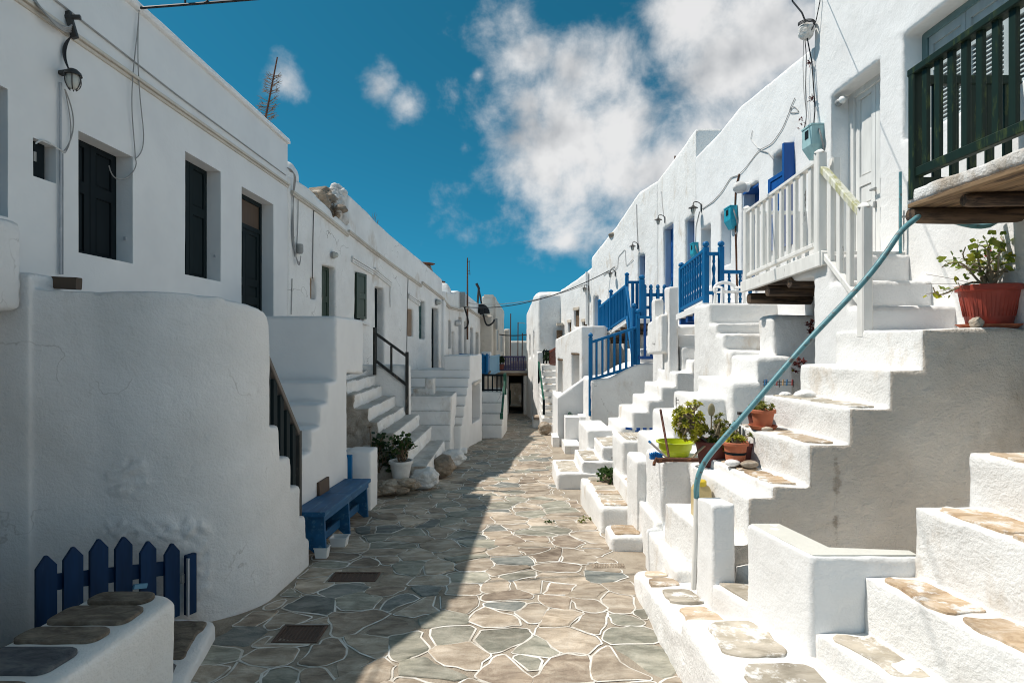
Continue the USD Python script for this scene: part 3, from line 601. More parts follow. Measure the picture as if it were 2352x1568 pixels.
put(h, "cornice", cat(beam(L1.W(0, cor + .02, -.018), L1.W(L1.len, cor + .02, -.018), .05, .028), beam(L1.W(0, cor - .012, -.008), L1.W(L1.len, cor - .012, -.008), .024, .03)), "beige_wall")
v, f, n = rough(L1.box(6.1, L1.len + .03, top - .045, top + .03, -.045, .30), L=.08, it=2, amp=.006, freq=4); put_n(h, "coping", v, f, n, "white_clean")
a, b, c, d_ = ops["w1"]; panelled(h, "shutter", L1, a, b, c, d_, .15, "shutter_black", rows=(0, .6, 1))
a, b, c, d_ = ops["w2"]; panelled(h, "shutter", L1, a, b, c, d_, .165, "dark_green_paint", rows=(0, .6, 1))
a, b, c, d_ = ops["w0"]; panelled(h, "shutter", L1, a, b, c, d_, .18, "shutter_black", rows=(0, .6, 1))
a, b, c, d_ = ops["d"]; zt = d_ - .42
fr = L1.box(a, b, c, d_, .17, .22) - L1.box(a + .06, b - .06, c, zt - .03, 0, 1) - L1.box(a + .06, b - .06, zt + .03, d_ - .06, 0, 1)
put(h, "door_frame", fr, "dark_green_paint"); put(h, "transom_pane", L1.box(a + .06, b - .06, zt + .03, d_ - .06, .19, .2), "brown_board")
panelled(h, "door", L1, a + .06, b - .06, c, zt - .03, .185, "dark_green_paint", rows=(0, .22, .42, 1))
for k in ("w1", "w2"):
    a, b, c, d_ = ops[k]; put(h, "shutter_catch", L1.box(b - .012, b + .001, c + (d_ - c) * .22, c + (d_ - c) * .22 + .03, .06, .08), "pipe_grey")
a, b, c, d_ = ops["m"]; bx = put(h, "meter_box", L1.box(a + .005, b - .05, c + .004, d_ - .004, .05, .155), "shutter_black"); put(bx, "dial", L1.box(a + .06, b - .13, (c + d_) / 2 - .01, (c + d_) / 2 + .06, .045, .052), "metal_grey")
# bulkhead lamp, conduit and cables on the first house
q = L1.pt(138, 178, -0.10); t = thing("bulkhead_lamp", "caged bulkhead lamp with dark hood on the first white wall, left", "wall lamp", q)
put(t, "hood", cat(lathe([(0, .065), (.03, .06), (.055, .035), (.062, .012), (.05, .012), (0, .03)], q, 18), beam(q + [-.10, 0, .03], q + [-.01, 0, .045], .045, .03)), "metal_dark", smooth=40)
put(t, "globe", lathe([(0, .02), (.045, .015), (.048, -.05), (.036, -.085), (0, -.095)], q, 18), "lamp_glass", smooth=True)
put(t, "cage", cat(*[tube(spline([q + [.049 * math.cos(a), .049 * math.sin(a), .015], q + [.053 * math.cos(a), .053 * math.sin(a), -.05], q + [.02 * math.cos(a), .02 * math.sin(a), -.1]], 8), .004, 5) for a in np.arange(6) * math.pi / 3]), "metal_dark")
single("conduit_pipe", cat(*[tube([L1.pt(u, 190, -.02) + [0, 0, dz], L1.pt(u, 630, -.02)], r, 8) for u, r, dz in ((133, .010, 0), (138.5, .006, -.55))]), "pipe_grey", "thin grey conduit running down the first white wall under the caged lamp", "pipe")
hook = L1.pt(152, 55, -.05)
single("cable_bundle", cat(*[tube(spline([L1.pt(62, -15 + 3 * k, -.03), L1.pt(85, 30 + 4 * k, -.06 - .01 * k), L1.pt(118, 58 + 3 * k, -.07), hook + [0, 0, -.02 * k]], 20), .007, 5) for k in range(4)]), "cable_grey", "bundle of grey cables looping into an iron bracket top left", "cable")
single("iron_bracket", cat(beam(L1.pt(152, 28, -.01), L1.pt(152, 88, -.07), .03, .05), beam(L1.pt(150, 40, 0), L1.pt(156, 40, -.10), .03, .03)), "metal_dark", "dark iron cable bracket on the first white wall, top left", "bracket")
single("lamp_cable", cat(*[tube(spline([hook + [0, .01 * k, -.08], L1.pt(146 - 3 * k, 110, -.02), L1.pt(141, 160, -.06)], 14), .006, 5) for k in range(3)]), "cable_black", "dark cables hanging from the bracket to the caged lamp", "cable")
single("loose_cable", cat(tube(spline([L1.pt(140, 205, -.03), L1.pt(157, 255, -.03), L1.pt(159, 300, -.03), L1.pt(150, 335, -.02), L1.pt(136, 350, -.03)], 24), .005, 5), tube(spline([L1.pt(140, 205, -.03), L1.pt(152, 250, -.02), L1.pt(157, 305, -.02), L1.pt(140, 352, -.03)], 24), .004, 5)), "cable_grey", "grey cable drooping from the caged lamp to the meter niche", "cable")
single("meter_cable", tube(spline([L1.pt(79, 330, -.01), L1.pt(100, 325, -.02), L1.pt(122, 340, -.03), L1.pt(140, 349, -.03)], 16), .006, 5), "cable_white", "pale cable leaving the meter niche in the first wall", "cable")
single("wall_cable", tube([L1.W(0, CZ + 2.62, -.012), L1.pt(141, 14, -.012), L1.pt(400, 216, -.014), L1.pt(655, 403, -.012)], .008, 5), "cable_grey", "straight cable stretched along the first house above its cornice", "cable")
single("hanging_wires", cat(*[tube(spline([L1.pt(312, 24, -.03), L1.pt(a, 150, -.03), L1.pt(b, 260, -.03), L1.pt(c, 320, -.02), L1.pt(306, 365, -.02)], 30), .005, 5) for a, b, c in ((300, 296, 303), (310, 318, 325))] + [tube(spline([L1.pt(306, 365, -.02), L1.pt(303, 398, 0), L1.pt(290, 412, .06), L1.pt(276, 380, .1)], 18), .005, 5)]), "cable_grey", "two wires hanging from the first roof edge to the window below", "cable")
single("overhead_cable", tube(sag((-3.47, 5.43, CZ + 3.1), (3.6, 7.2, CZ + 4.95), .06, 30), .012, 6), "cable_black", "dark overhead cable leaving the first roof into the sky", "cable")
single("overhead_cable", tube(sag((3.5, 6.7, CZ + 4.19), (-3.5, .4, CZ + 2.0), .0, 30), .0045, 6), "cable_black", "dark overhead cable crossing high from the right wall over the viewer", "cable")
single("cable_loop", tube(spline([(-3.1, 5.54, CZ + 3.2), (-3.06, 5.54, CZ + 3.31), (-2.96, 5.55, CZ + 3.33), (-2.90, 5.56, CZ + 3.27), (-2.97, 5.56, CZ + 3.22)], 24), .009, 6), "cable_black", "small cable loop hung at the near end of the overhead cable", "cable")
# spiny aerial on the roof
rng = np.random.default_rng(4); b0 = P(606, 292, 9.6); tp = P(637, 132, 9.6); t = thing("spiky_aerial", "leaning rusty rod bristling with spiny twigs on the first roof", "aerial", b0)
put(t, "rod", tube([b0 + (b0 - tp) * .25, b0, tp], [.020, .018, .011], 7), "rust")
tw = []
for s in np.r_[np.linspace(.02, .36, 15), np.linspace(.47, .74, 11)]:
    c = b0 + (tp - b0) * s
    for sd in (-1, 1):
        L_ = rng.uniform(.13, .22) * (1.15 - s * .6); e = c + np.array([sd * L_ * .9, rng.normal(0, .05), L_ * rng.uniform(.1, .6)])
        m_ = c + (e - c) * .55; tw += [tube([c, m_, e], [.006, .005, .002], 4), tube([m_, m_ + np.array([sd * .05, rng.normal(0, .02), .06])], [.004, .002], 4), tube([m_, m_ + np.array([sd * .06, rng.normal(0, .02), -.02])], [.004, .002], 4)]
put(t, "spines", cat(*tw), "twig", kind="stuff")

# ------------------------------------------------------------------ LEFT: stair with curved parapet, gate, low capped wall
def arc(cx, cy, rx, ry, a0, a1, n=14): return [(cx + rx * math.cos(a), cy + ry * math.sin(a)) for a in np.linspace(math.radians(a0), math.radians(a1), n)]
t = thing("curved_stair", "tall white stair block with a big rounded corner in the left foreground", "staircase", (-2.6, 4.6, -.25))
fp = [(-3.49, 5.3), (-3.49, 3.90), (-2.85, 4.0)] + arc(-2.72, 4.62, .84, .62, -100, 0, 14)[1:] + [(-1.875, 5.42), (-2.75, 5.42), (-2.75, 5.3)]
body = profZ(fp, -.6, CZ + .42)
prof = [(3.5, CZ + .43), (3.62, CZ + .39), (3.63, CZ + .39)] + [(y, CZ + z) for y, z in ((3.95, .355), (4.2, .325), (4.45, .26), (4.52, .22), (4.55, .12), (4.55, -.66), (4.71, -.67), (4.715, -.95), (4.94, -.97), (4.945, -1.25), (5.17, -1.27), (5.175, -1.56), (5.32, -1.58), (5.325, -1.80), (5.46, -1.82), (5.46, -2.6), (3.5, -2.6))]
body = body ^ profX(prof, -4, -1.5)
body = body - mbox(-3.4, -2.12, 4.28, 4.6, CZ - .66, CZ + 1) + mbox(-3.49, -3.24, 3.91, 4.24, -.5, CZ + .465)
def curve_pt(u, v):
    k = (u - CU) / F; best = min((abs((-2.72 + .84 * math.cos(a)) - k * (4.62 + .62 * math.sin(a))), a) for a in np.radians(np.linspace(-100, 0, 400)))
    a = best[1]; return np.array([-2.72 + .84 * math.cos(a), 4.62 + .62 * math.sin(a), Z(v, 4.62 + .62 * math.sin(a))]), a
PATCH = [(*curve_pt(292, 1098), .15, .14, .016), (*curve_pt(345, 1217), .34, .075, .020), (*curve_pt(455, 1300), .10, .30, .014)]
def old_render(v):       # old rubble showing through the plaster low on the curve
    h = np.zeros(len(v)); n_ = meshkit.fbm(v * 22, 3, 4); wob = (meshkit.fbm(v * 5, 2, 6) - .5) * .5
    for c, a, rx, rz, amp_ in PATCH:
        s_ = (v[:, 0] - c[0]) * -math.sin(a) + (v[:, 1] - c[1]) * math.cos(a); d_ = np.abs((v[:, 0] - c[0]) * math.cos(a) + (v[:, 1] - c[1]) * math.sin(a))
        e = np.sqrt((s_ / rx) ** 2 + ((v[:, 2] - c[2]) / rz) ** 2) + wob; k = np.clip((1.08 - e) / .10, 0, 1) * (d_ < .25); h += k * amp_ * (1.5 * (n_ - .38) * 2)
    return h
masonry(t, "body", body, "white_curved", L=0.032, it=6, amp=0.012, freq=1.6, seed=21, amp2=0.002, disp=old_render)
hx = -1.97; A = np.array([hx, 4.50, CZ + .05]); B = np.array([hx, 5.36, CZ - .845]); hr = put(t, "handrail", beam(A, B, .05, .045), "rail_brown")
put(t, "bottom_rail", beam(A + [0, 0.02, -.62], B + [0, 0, -.70], .04, .05), "dark_green_paint")
for s in np.linspace(.06, .86, 6):
    c = A + (B - A) * s; put(t, "baluster", beam(c + [0, 0, -.02], c + [0, 0, -.70], .03, .075, up=(0, 1, 0)), "dark_green_paint")
put(t, "newel_post", beam(B + [0, .01, .02], (hx, 5.37, CZ - 1.62), .055, .06, up=(0, 1, 0)), "dark_rail")
put(t, "brown_board", beam((-3.30, 4.15, CZ + .42), (-3.08, 4.15, CZ + .41), .06, .085), "brown_board")
solid_thing("parapet_stub", "short pale parapet at the left edge of the picture above the curved stair", mbox(-3.52, -3.27, 2.4, 3.9, CZ + .2, CZ + .80), "white_curved", cat_="parapet", L=.07, it=3, amp=.006)
solid_thing("neighbour_stair", "unseen white block added beyond the left edge to shade the near corner", mbox(-3.49, -2.55, -1.2, 2.35, -.5, CZ + .8), "white_curved", cat_="staircase", L=.1, it=2, amp=.01)  # unseen block, added to cut the light on the near left corner
# gate
g0, g1 = np.array([-2.27, 3.98]), np.array([-2.66, 3.22]); t = thing("picket_gate", "dark blue picket gate with arched pointed tops, left foreground", "gate", (*((g0 + g1) / 2), Z(1440, 4.0)))
gb = [(392, 1247), (337, 1242), (281, 1232), (224, 1237), (165, 1255), (103, 1275)]
gd = np.array([*(g1 - g0), 0]); gd /= np.linalg.norm(gd); gn = np.array([gd[1], -gd[0], 0.0]); gn = gn if gn[0] > 0 else -gn
def gate_pt(u):
    k = (u - CU) / F; s = (k * g0[1] - g0[0]) / ((g1 - g0)[0] - k * (g1 - g0)[1]); q = g0 + (g1 - g0) * s; return q
for u, vt in gb:
    q = gate_pt(u); zt = Z(vt, q[1]); zb = gz(q[1]) + .12; hw = .050
    pts = [(-hw, zb), (hw, zb), (hw, zt - .062), (.006, zt), (-.006, zt), (-hw, zt - .062)]
    M_ = [[gd[0], 0, gn[0], q[0]], [gd[1], 0, gn[1], q[1]], [0, 1, 0, 0]]; put(t, "picket", xsec(pts).extrude(.022).transform(M_), "blue_gate")
for dz in (.12, .58):
    qa, qb = gate_pt(400), gate_pt(92); za, zb = Z(1262, qa[1]) - dz, Z(1292, qb[1]) - dz
    put(t, "rail", beam((*qa, za) - gn * .014, (*qb, zb) - gn * .014, .024, .09), "blue_gate")
q = gate_pt(418)
put(t, "gate_post", beam((q[0] + .03, q[1] + .05, gz(4) + .1), (q[0] + .03, q[1] + .05, Z(1272, 4.05)), .045, .07, up=gd), "blue_gate")
put(t, "edge_strip", beam((q[0] + .035, q[1] + .01, gz(4) + .1), (q[0] + .035, q[1] + .01, Z(1280, 4.02)), .02, .012, up=gd), "pipe_grey")
for dz in (.1, .62): put(t, "hinge", beam((q[0], q[1] + .005, Z(1285, 4.0) - dz), (q[0], q[1] + .005, Z(1285, 4.0) - dz - .06), .02, .02), "metal_grey")
put(t, "latch", beam(np.array([*gate_pt(330), Z(1352, 3.7)]) + gn * .03, np.array([*gate_pt(300), Z(1352, 3.65)]) + gn * .03, .02, .03), "blue_pale")
# threshold and low wall
t = thing("gate_step", "grey flagstone step with white rim at the blue picket gate", "step", (-2.1, 3.6, gz(3.6)))
masonry(t, "rim", profZ([(-1.80, 3.18), (-1.98, 3.92), (-2.75, 4.0), (-2.9, 3.1)], gz(3.6) - .2, gz(3.6) + .095), "white_curved", L=.06, it=3, amp=.008)
put(t, "flagstone", slab(blob_poly([(-1.93, 3.42), (-2.03, 3.88), (-2.6, 3.9), (-2.6, 3.42)], 1), gz(3.6) + .107, .03, .006), "cap_stone", smooth=30); put(t, "flagstone", slab(blob_poly([(-1.89, 3.17), (-1.93, 3.38), (-2.6, 3.38), (-2.6, 3.17)], 2), gz(3.6) + .104, .03, .006), "cap_stone_dark", smooth=30)
t = thing("low_wall", "low thick white wall capped with dark oval stones, bottom left", "wall", (-2.1, 2.3, gz(2.2)))
lw = profZ([(-1.86, 3.24), (-2.0, 3.33), (-2.36, 3.33), (-2.52, 1.2), (-1.94, 1.2)], -1, CZ - 1.42)
masonry(t, "body", lw, "white_stain", L=.05, it=5, amp=.014, freq=2.2, seed=5, amp2=.003)
for i, (pts, mt) in enumerate((([(-1.95, 3.15), (-2.0, 3.28), (-2.31, 3.28), (-2.33, 3.15)], "cap_stone"), ([(-1.94, 2.92), (-1.94, 3.11), (-2.35, 3.11), (-2.36, 2.92)], "cap_stone"), ([(-1.97, 2.74), (-1.95, 2.88), (-2.36, 2.88), (-2.38, 2.74)], "cap_stone"), ([(-1.99, 2.48), (-1.97, 2.69), (-2.37, 2.69), (-2.42, 2.48)], "cap_stone_dark"), ([(-1.99, 2.1), (-1.98, 2.42), (-2.39, 2.42), (-2.42, 2.1)], "cap_stone"))):
    put(t, "cap_stone", slab(Polygon(pts).buffer(-.055).buffer(.055, quad_segs=5), CZ - 1.402, .03, .006), mt, smooth=30)

# ------------------------------------------------------------------ LEFT: second stair with the big square parapet; bench
t = thing("parapet_stair", "smooth white stair rising away to a big square parapet block behind the blue bench", "staircase", (-2.8, 6.6, gz(6.6)))
xo = -2.1
xo_pts = [(5.55, CZ - 2.6), (5.55, CZ - 1.37), (5.83, CZ - 1.37), (5.83, CZ - 1.14), (6.11, CZ - 1.14), (6.11, CZ - .92), (6.39, CZ - .92), (6.39, CZ - .69), (6.66, CZ - .69), (6.66, CZ - .465), (6.98, CZ - .465),
          (6.98, CZ + .305), (8.23, CZ + .30), (8.23, CZ - .46), (7.43, CZ - .40), (7.43, CZ - 1.46), (8.05, CZ - 1.46), (8.05, CZ - 2.6)]
body = profX(xo_pts, -3.46, xo) 
masonry(t, "body", body, "white_smooth", L=.06, it=2, amp=.005, freq=1.5, seed=3, steps=[(5.5, 5.83, CZ - 1.6), (5.83, 6.11, CZ - 1.36), (6.11, 6.39, CZ - 1.13), (6.39, 6.66, CZ - .91), (6.66, 6.98, CZ - .68)], step_axis=(0, 1, 0))
bx0, by0, by1 = -1.80, 5.55, 7.35; sz = lambda y: gz(y) + .435
t = thing("bench", "long blue plank bench against the white stair side", "bench", (-1.95, 6.4, gz(6.4)))
for i, (ya, yb) in enumerate(((5.52, 6.42), (6.425, 7.32))):
    put(t, "seat", beam((-1.935, ya, sz(ya)), (-1.935, yb, sz(yb)), .33, .045), "blue_bench")
put(t, "apron", beam((-1.80, 5.56, sz(5.56) - .05), (-1.80, 7.28, sz(7.28) - .05), .022, .06), "blue_bench")
for y in (5.60, 6.42, 7.22):
    z = float(gz(y)) ; put(t, "leg", profY([(-2.07, z + .41), (-1.80, z + .41), (-1.78, z + .0), (-1.83, z), (-1.935, z + .09), (-2.04, z), (-2.09, z)], y - .02, y + .02), "blue_bench")
put(t, "stretcher", beam((-1.90, 5.6, gz(5.6) + .13), (-1.90, 7.2, gz(7.2) + .13), .03, .085), "blue_bench")
for i, (u, v, y) in enumerate(((740, 1231, 5.62), (780, 1208, 5.98))):
    c = P(u, v, y); c[2] = gz(y); tt = thing("plastic_tub", ["white plastic tub under the near end of the blue bench", "larger white plastic tub under the middle of the blue bench"][i], "tub", c)
    s = .8 + .25 * i; o = M3.hull(mbox(-.065 * s, .065 * s, -.05 * s, .05 * s, 0, .002) + mbox(-.08 * s, .08 * s, -.065 * s, .065 * s, .10, .105)) - M3.hull(mbox(-.06 * s, .06 * s, -.045 * s, .045 * s, .004, .006) + mbox(-.076 * s, .076 * s, -.061 * s, .061 * s, .105, .112))
    put(tt, "tub", o.translate(list(c)), "white_plastic"); put(tt, "rim", (mbox(-.086 * s, .086 * s, -.071 * s, .071 * s, .096, .104) - mbox(-.077 * s, .077 * s, -.062 * s, .062 * s, .09, .11)).translate(list(c)), "white_plastic")
single("leaning_board", beam((-2.06, 6.42, gz(6.4) + .06), (-2.085, 6.44, gz(6.4) + .60), .34, .03, up=(1, 0, 0)), "brown_board", "brown board leaning on the wall behind the blue bench", "board")
# blue gate and white pillar behind the bench
t = thing("white_pillar", "low white square pillar between the blue bench and the potted plant", "pillar", (-1.98, 7.9, gz(7.9)))
masonry(t, "body", mbox(-2.16, -1.83, 7.55, 7.95, gz(8) - .2, Z(1036, 7.6)), "white_clean", L=.05, it=2, amp=.005)
t = thing("small_blue_gate", "small bright blue gate with arched slats behind the blue bench", "gate", (-2.2, 7.6, gz(7.6)))
put(t, "gate_post", mbox(-2.12, -2.05, 7.44, 7.50, gz(7.5), Z(1045, 7.45)), "blue_paint")
for i, k in enumerate(np.linspace(0, 1, 6)):
    x = -2.38 + .20 * k; zt = Z(1040 - 24 * math.sin(math.pi * (k * .8 + .1)), 7.66); put(t, "slat", beam((x, 7.66, gz(7.6) + .05), (x, 7.66, zt), .028, .016, up=(0, 1, 0)), "blue_paint")
put(t, "rail", beam((-2.42, 7.68, Z(1052, 7.6)), (-2.1, 7.68, Z(1052, 7.6)), .016, .04), "blue_paint")
# ------------------------------------------------------------------ LEFT: the older second house
L2 = Facade((-3.5, 9.1), (-2.04, 17.0), (-1, 0))
h = thing("house", "older cracked white house with green shutters and a crumbling roof edge, second on the left", "house", (-2.8, 13, -1.2))
roof = [L2.tz(u, v) for u, v in ((669, 403), (709, 431), (740, 462), (775, 497), (799, 520), (800.5, 446), (842, 484), (864, 509), (900, 543), (958, 590), (976, 606), (1014, 641))]
w = L2.ext([(0, -1.6), (L2.len, -1.6), (L2.len, roof[-1][1])] + roof[::-1][1:-1] + [(0, roof[0][1])], 0, .5)
ops = {"n": opening(L2, 713, 726, 636, 686), "a": opening(L2, 740, 771, 607, 760), "b": opening(L2, 815, 838, 624, 734), "c": opening(L2, 862, 883, 658, 838), "p": opening(L2, 936, 950, 708, 772), "e": opening(L2, 963, 977, 690, 778), "f": opening(L2, 992, 1008, 706, 852)}
dep = {"n": .10, "a": .2, "b": .12, "c": .22, "p": .09, "e": .18, "f": .22}
for k, (a, b, c, d_) in ops.items(): w = w - L2.box(a, b, c, d_, -.1, dep[k])
masonry(h, "wall", w, "white_old", L=.08, it=2, amp=.014, freq=1.4, seed=31, amp2=.002)
put(h, "roof", L2.ext([(0, roof[0][1] - .5), (L2.len, roof[-1][1] - .5), (L2.len, roof[-1][1] - .4), (0, roof[0][1] - .4)], .5, 4.2), "white_clean")
put(h, "rear_wall", L2.ext([(0, -1.6), (L2.len, -1.6), (L2.len, roof[-1][1] - .52), (0, roof[0][1] - .52)], .52, 4.2), "white_old")
for pts in ([(668, 440), (735, 488), (797, 538)], [(798, 530), (850, 571), (905, 612), (966, 655)], [(968, 648), (1018, 686)]):
    ps = [L2.pt(u, v, -.02) for u, v in pts]
    for a, b in zip(ps[:-1], ps[1:]): put(h, "cornice", cat(beam(a, b, .07, .04), beam(a - [0, 0, .035], b - [0, 0, .035], .04, .03)), "beige_wall")
put(h, "niche_back", L2.box(ops["n"][0] - .01, ops["n"][1] + .01, ops["n"][2], ops["n"][3], .085, .099), "niche_brown")
put(h, "blocked_window", L2.box(ops["p"][0] + .0, ops["p"][1], ops["p"][2], ops["p"][3], .05, .085), "niche_brown")
a, b, c, d_ = ops["a"]; panelled(h, "door", L2, a, b, c, d_, .13, "green_shutter", leaves=1, rows=(0, .5, 1))
a, b, c, d_ = ops["b"]; panelled(h, "shutter", L2, a + .05, b + .05, c + .03, d_, -.02, "green_shutter", leaves=1, rows=(0, .5, 1)); put(h, "window_dark", L2.box(a, b, c, d_, .10, .12), "shutter_black")
a, b, c, d_ = ops["c"]; panelled(h, "door", L2, a, b, c, d_, .17, "dark_green_paint", leaves=1, rows=(0, .4, 1))
a, b, c, d_ = ops["e"]; panelled(h, "shutter", L2, a, b, c, d_, .11, "teal_shutter", leaves=1, rows=(0, .33, .66, 1))
a, b, c, d_ = ops["f"]; panelled(h, "door", L2, a, b, c, d_, .16, "shutter_black", leaves=1, rows=(0, .4, 1))
for (u0, v0, u1, v1) in ((806, 590, 858, 622), (858, 617, 896, 648), (936, 675, 962, 693)):      # moulded plaster hoods
    A, B = L2.pt(u0, v0, -.02), L2.pt(u1, v1, -.02); put(h, "moulding", cat(beam(A, B, .07, .04), beam(A - [0, 0, .05], B - [0, 0, .05], .055, .035), beam(A - [0, 0, .09], B - [0, 0, .09], .045, .03)), "white_old")
A, B = L2.pt(896, 650, -.01), L2.pt(896, 705, -.01); put(h, "moulding", beam(A, B, .05, .02, up=(1, 0, 0)), "white_old")
put(h, "window_sill", beam(L2.pt(813, 737, -.03), L2.pt(841, 746, -.03), .1, .04), "white_old")
# crumbled rubble behind the roof edge
t = thing("rubble_chimney", "crumbling heap of bare brown masonry with white render on the second roof, left", "ruin", P(760, 500, 10.9))
rng = np.random.default_rng(2)
for i, (u, v, y, r, mt, sq) in enumerate(((740, 470, 10.6, .30, "rubble", (1, 1, .9)), (757, 458, 10.9, .27, "rubble", (1, 1.2, .8)), (775, 468, 11.05, .27, "white_rubble", (.9, 1, 1.1)), (788, 455, 11.15, .24, "white_rubble", (.8, 1, 1)), (762, 490, 10.9, .28, "rubble", (1, 1, .8)), (790, 490, 11.2, .28, "white_rubble", (.8, 1, 1.3)), (724, 452, 10.4, .18, "rubble", (1, 1, .7)))):
    put(t, "masonry_lump", rock(P(u, v, y) + np.array([-.12, 0, 0]), r, 60 + i, 4, sq, .42), mt, smooth=35)
for i in range(16):
    u = rng.uniform(725, 795); v = 470 + (u - 725) * .1 + rng.uniform(-12, 25); put(t, "stone", rock(P(u, v, 10.75) + np.array([-.02, 0, 0]), rng.uniform(.05, .11), 300 + i, 2, (1, 1, .6), .3), rng.choice(["rubble", "white_rubble", "boulder"]))
t = thing("dry_weed", "dry brown weed tuft growing at the crumbling roof edge", "weed", P(770, 497, 10.6))
tw = []
for i in range(60):
    c = P(764, 500, 10.55); a = rng.uniform(0, 6.28); e = c + np.array([math.cos(a) * .1, math.sin(a) * .1, rng.uniform(.02, .2)]); tw.append(tube([c, (c + e) / 2 + [0, 0, .03], e], [.005, .004, .002], 3))
put(t, "stems", cat(*tw), "twig", kind="stuff")
t = thing("roof_weed", "thin dry weed on the roof edge of the second house", "weed", L2.pt(866, 512)); tw = []
for i in range(9):
    c = L2.pt(864 + i * 1.4, 512 + i, .1); e = c + np.array([rng.normal(0, .06), 0, rng.uniform(.1, .26)]); tw.append(tube([c, e], [.007, .003], 3))
put(t, "stems", cat(*tw), "twig")
c = P(664, 392, 9.35); t = thing("roof_dome", "small white rounded chimney just beyond the first roof", "chimney", c)
put(t, "body", rock(c + [-.1, .1, -.12], .26, 12, 4, (.8, .9, 1.15), .06), "white_clean", smooth=True)
for i in range(4):
    pass
single("coiled_wires", cat(*[tube(spline([L2.pt(655 + 2 * i, 385 + 3 * i, -.03), L2.pt(664 + i, 400 + i, -.08), L2.pt(668 + i, 420 + 2 * i, -.05), L2.pt(671, 470, -.02), L2.pt(672 - i, 545, -.02), L2.pt(674, 590 - i * 3, -.02)], 30), .007, 5) for i in range(4)]), "cable_grey", "bundle of cables dropping down the joint between the first two houses", "cable")
q = L2.pt(682, 574, -.05); t = thing("junction_box", "grey round junction box with looped cables beside the first two houses' joint", "junction box", q)
put(t, "box", lathe([(0, .09), (.05, .09), (.055, .06), (.055, -.03), (.04, -.06), (0, -.06)], q, 14), "metal_grey", smooth=40)
put(t, "loop", cat(*[tube(spline([L2.pt(674, 545, -.02), L2.pt(673, 588, -.05), L2.pt(676, 602 + 3 * i, -.07), L2.pt(683, 588, -.06)], 16), .007, 5) for i in range(3)]), "cable_grey")
for pts, lab, mt in (([(719, 480), (717, 560), (716, 640)], "thin cable down the second house ending at the brown niche", "cable_black"), ([(936, 640), (934, 730), (933, 830)], "dark cable down the second house beside the boarded window", "cable_black"), ([(683, 445), (682, 520), (678, 590)], "pale wire curving down from the second cornice", "cable_grey"), ([(669, 640), (668, 690), (667, 722)], "grey cable below the junction box at the joint of the houses", "cable_grey")):
    single("wall_cable", tube(spline([L2.pt(u, v, -.015) for u, v in pts], 14), .007, 5), mt, lab, "cable")
q = L2.pt(762, 586, -.02); t = thing("bulkhead_light", "small round grey bulkhead light above the green door of the second house", "wall lamp", q)
put(t, "base", lathe([(0, 0), (.065, 0), (.065, .03), (0, .03)], q, 16, axis=(1, -.18, 0)), "metal_grey"); put(t, "lens", lathe([(.055, .03), (.045, .08), (.02, .10), (0, .105)], q, 16, axis=(1, -.18, 0)), "lamp_glass", smooth=True)
q = L2.pt(1001, 694, -.02); t = thing("bulkhead_light", "small round pale bulkhead light above the narrow dark door of the second house", "wall lamp", q)
put(t, "base", lathe([(0, 0), (.09, 0), (.09, .03), (0, .03)], q, 16, axis=(1, -.18, 0)), "metal_grey"); put(t, "lens", lathe([(.075, .03), (.065, .10), (.03, .14), (0, .145)], q, 16, axis=(1, -.18, 0)), "lamp_glass", smooth=True)
c = L2.pt(999, 622, .3); t = thing("chimney_pot", "broken terracotta and brick chimney on the second roof, left", "chimney", c)
put(t, "brick_body", rock(c + [0, 0, .0], .22, 5, 3, (1, 1, 1.0), .3), "rubble", smooth=35); put(t, "cap", rock(c + [-.05, 0, .20], .30, 9, 3, (1.1, 1, .14), .15), "rust")

# ------------------------------------------------------------------ LEFT: rough stairs
t = thing("rubble_stair", "rough old whitewashed stone stair climbing left beside the potted plant", "staircase", (-2.2, 10.2, gz(10)))
yn, yf = 9.2, 11.25
tops = [(-1.32, Z(1066, 9.1)), (-1.60, Z(1028, 9.15)), (-1.86, Z(994, 9.2)), (-2.09, Z(967, 9.2)), (-2.27, Z(937, 9.2)), (-2.50, Z(907, 9.2)), (-2.64, Z(878, 9.2)), (-2.78, Z(865, 9.2))]
body = None; rngs = np.random.default_rng(3)
for i, (x, z) in enumerate(tops):
    j = rngs.normal(0, .03, 4); ya = yn + (.0 if i > 2 else -.12 * (2 - i)); yb = yf + (.25 if i < 3 else 0) + j[1]
    q = profZ([(x + j[2] * .5, ya), (x + j[3] * .5 + .02, yb), (-3.4, yb), (-3.4, ya)], -1.4, z); body = q if body is None else body + q
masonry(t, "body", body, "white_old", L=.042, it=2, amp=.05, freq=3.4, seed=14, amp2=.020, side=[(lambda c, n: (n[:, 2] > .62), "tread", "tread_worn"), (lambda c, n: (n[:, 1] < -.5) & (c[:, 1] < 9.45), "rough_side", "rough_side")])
masonry(t, "side_wall", profZ([(-2.02, yf - .02), (-3.2, yf - .02), (-3.2, yf + .35), (-2.0, yf + .35)], -1.4, Z(838, 11.2)), "white_old", L=.08, it=2, amp=.012, seed=17)
xr = lambda u: X(u, yf)
pa, pb = (X(862, yf), yf - .05), (X(936, yf), yf - .05)
put(t, "railing_post", beam((*pa, Z(752, yf)), (*pa, Z(860, yf)), .055, .06, up=(0, 1, 0)), "dark_rail"); put(t, "railing_post", beam((*pb, Z(808, yf)), (*pb, Z(990, yf)), .06, .06, up=(0, 1, 0)), "dark_rail")
put(t, "handrail", beam((*pa, Z(764, yf)), (*pb, Z(818, yf)), .045, .05), "dark_rail"); put(t, "lower_rail", beam((*pa, Z(826, yf)), (*pb, Z(884, yf)), .045, .05), "dark_rail")
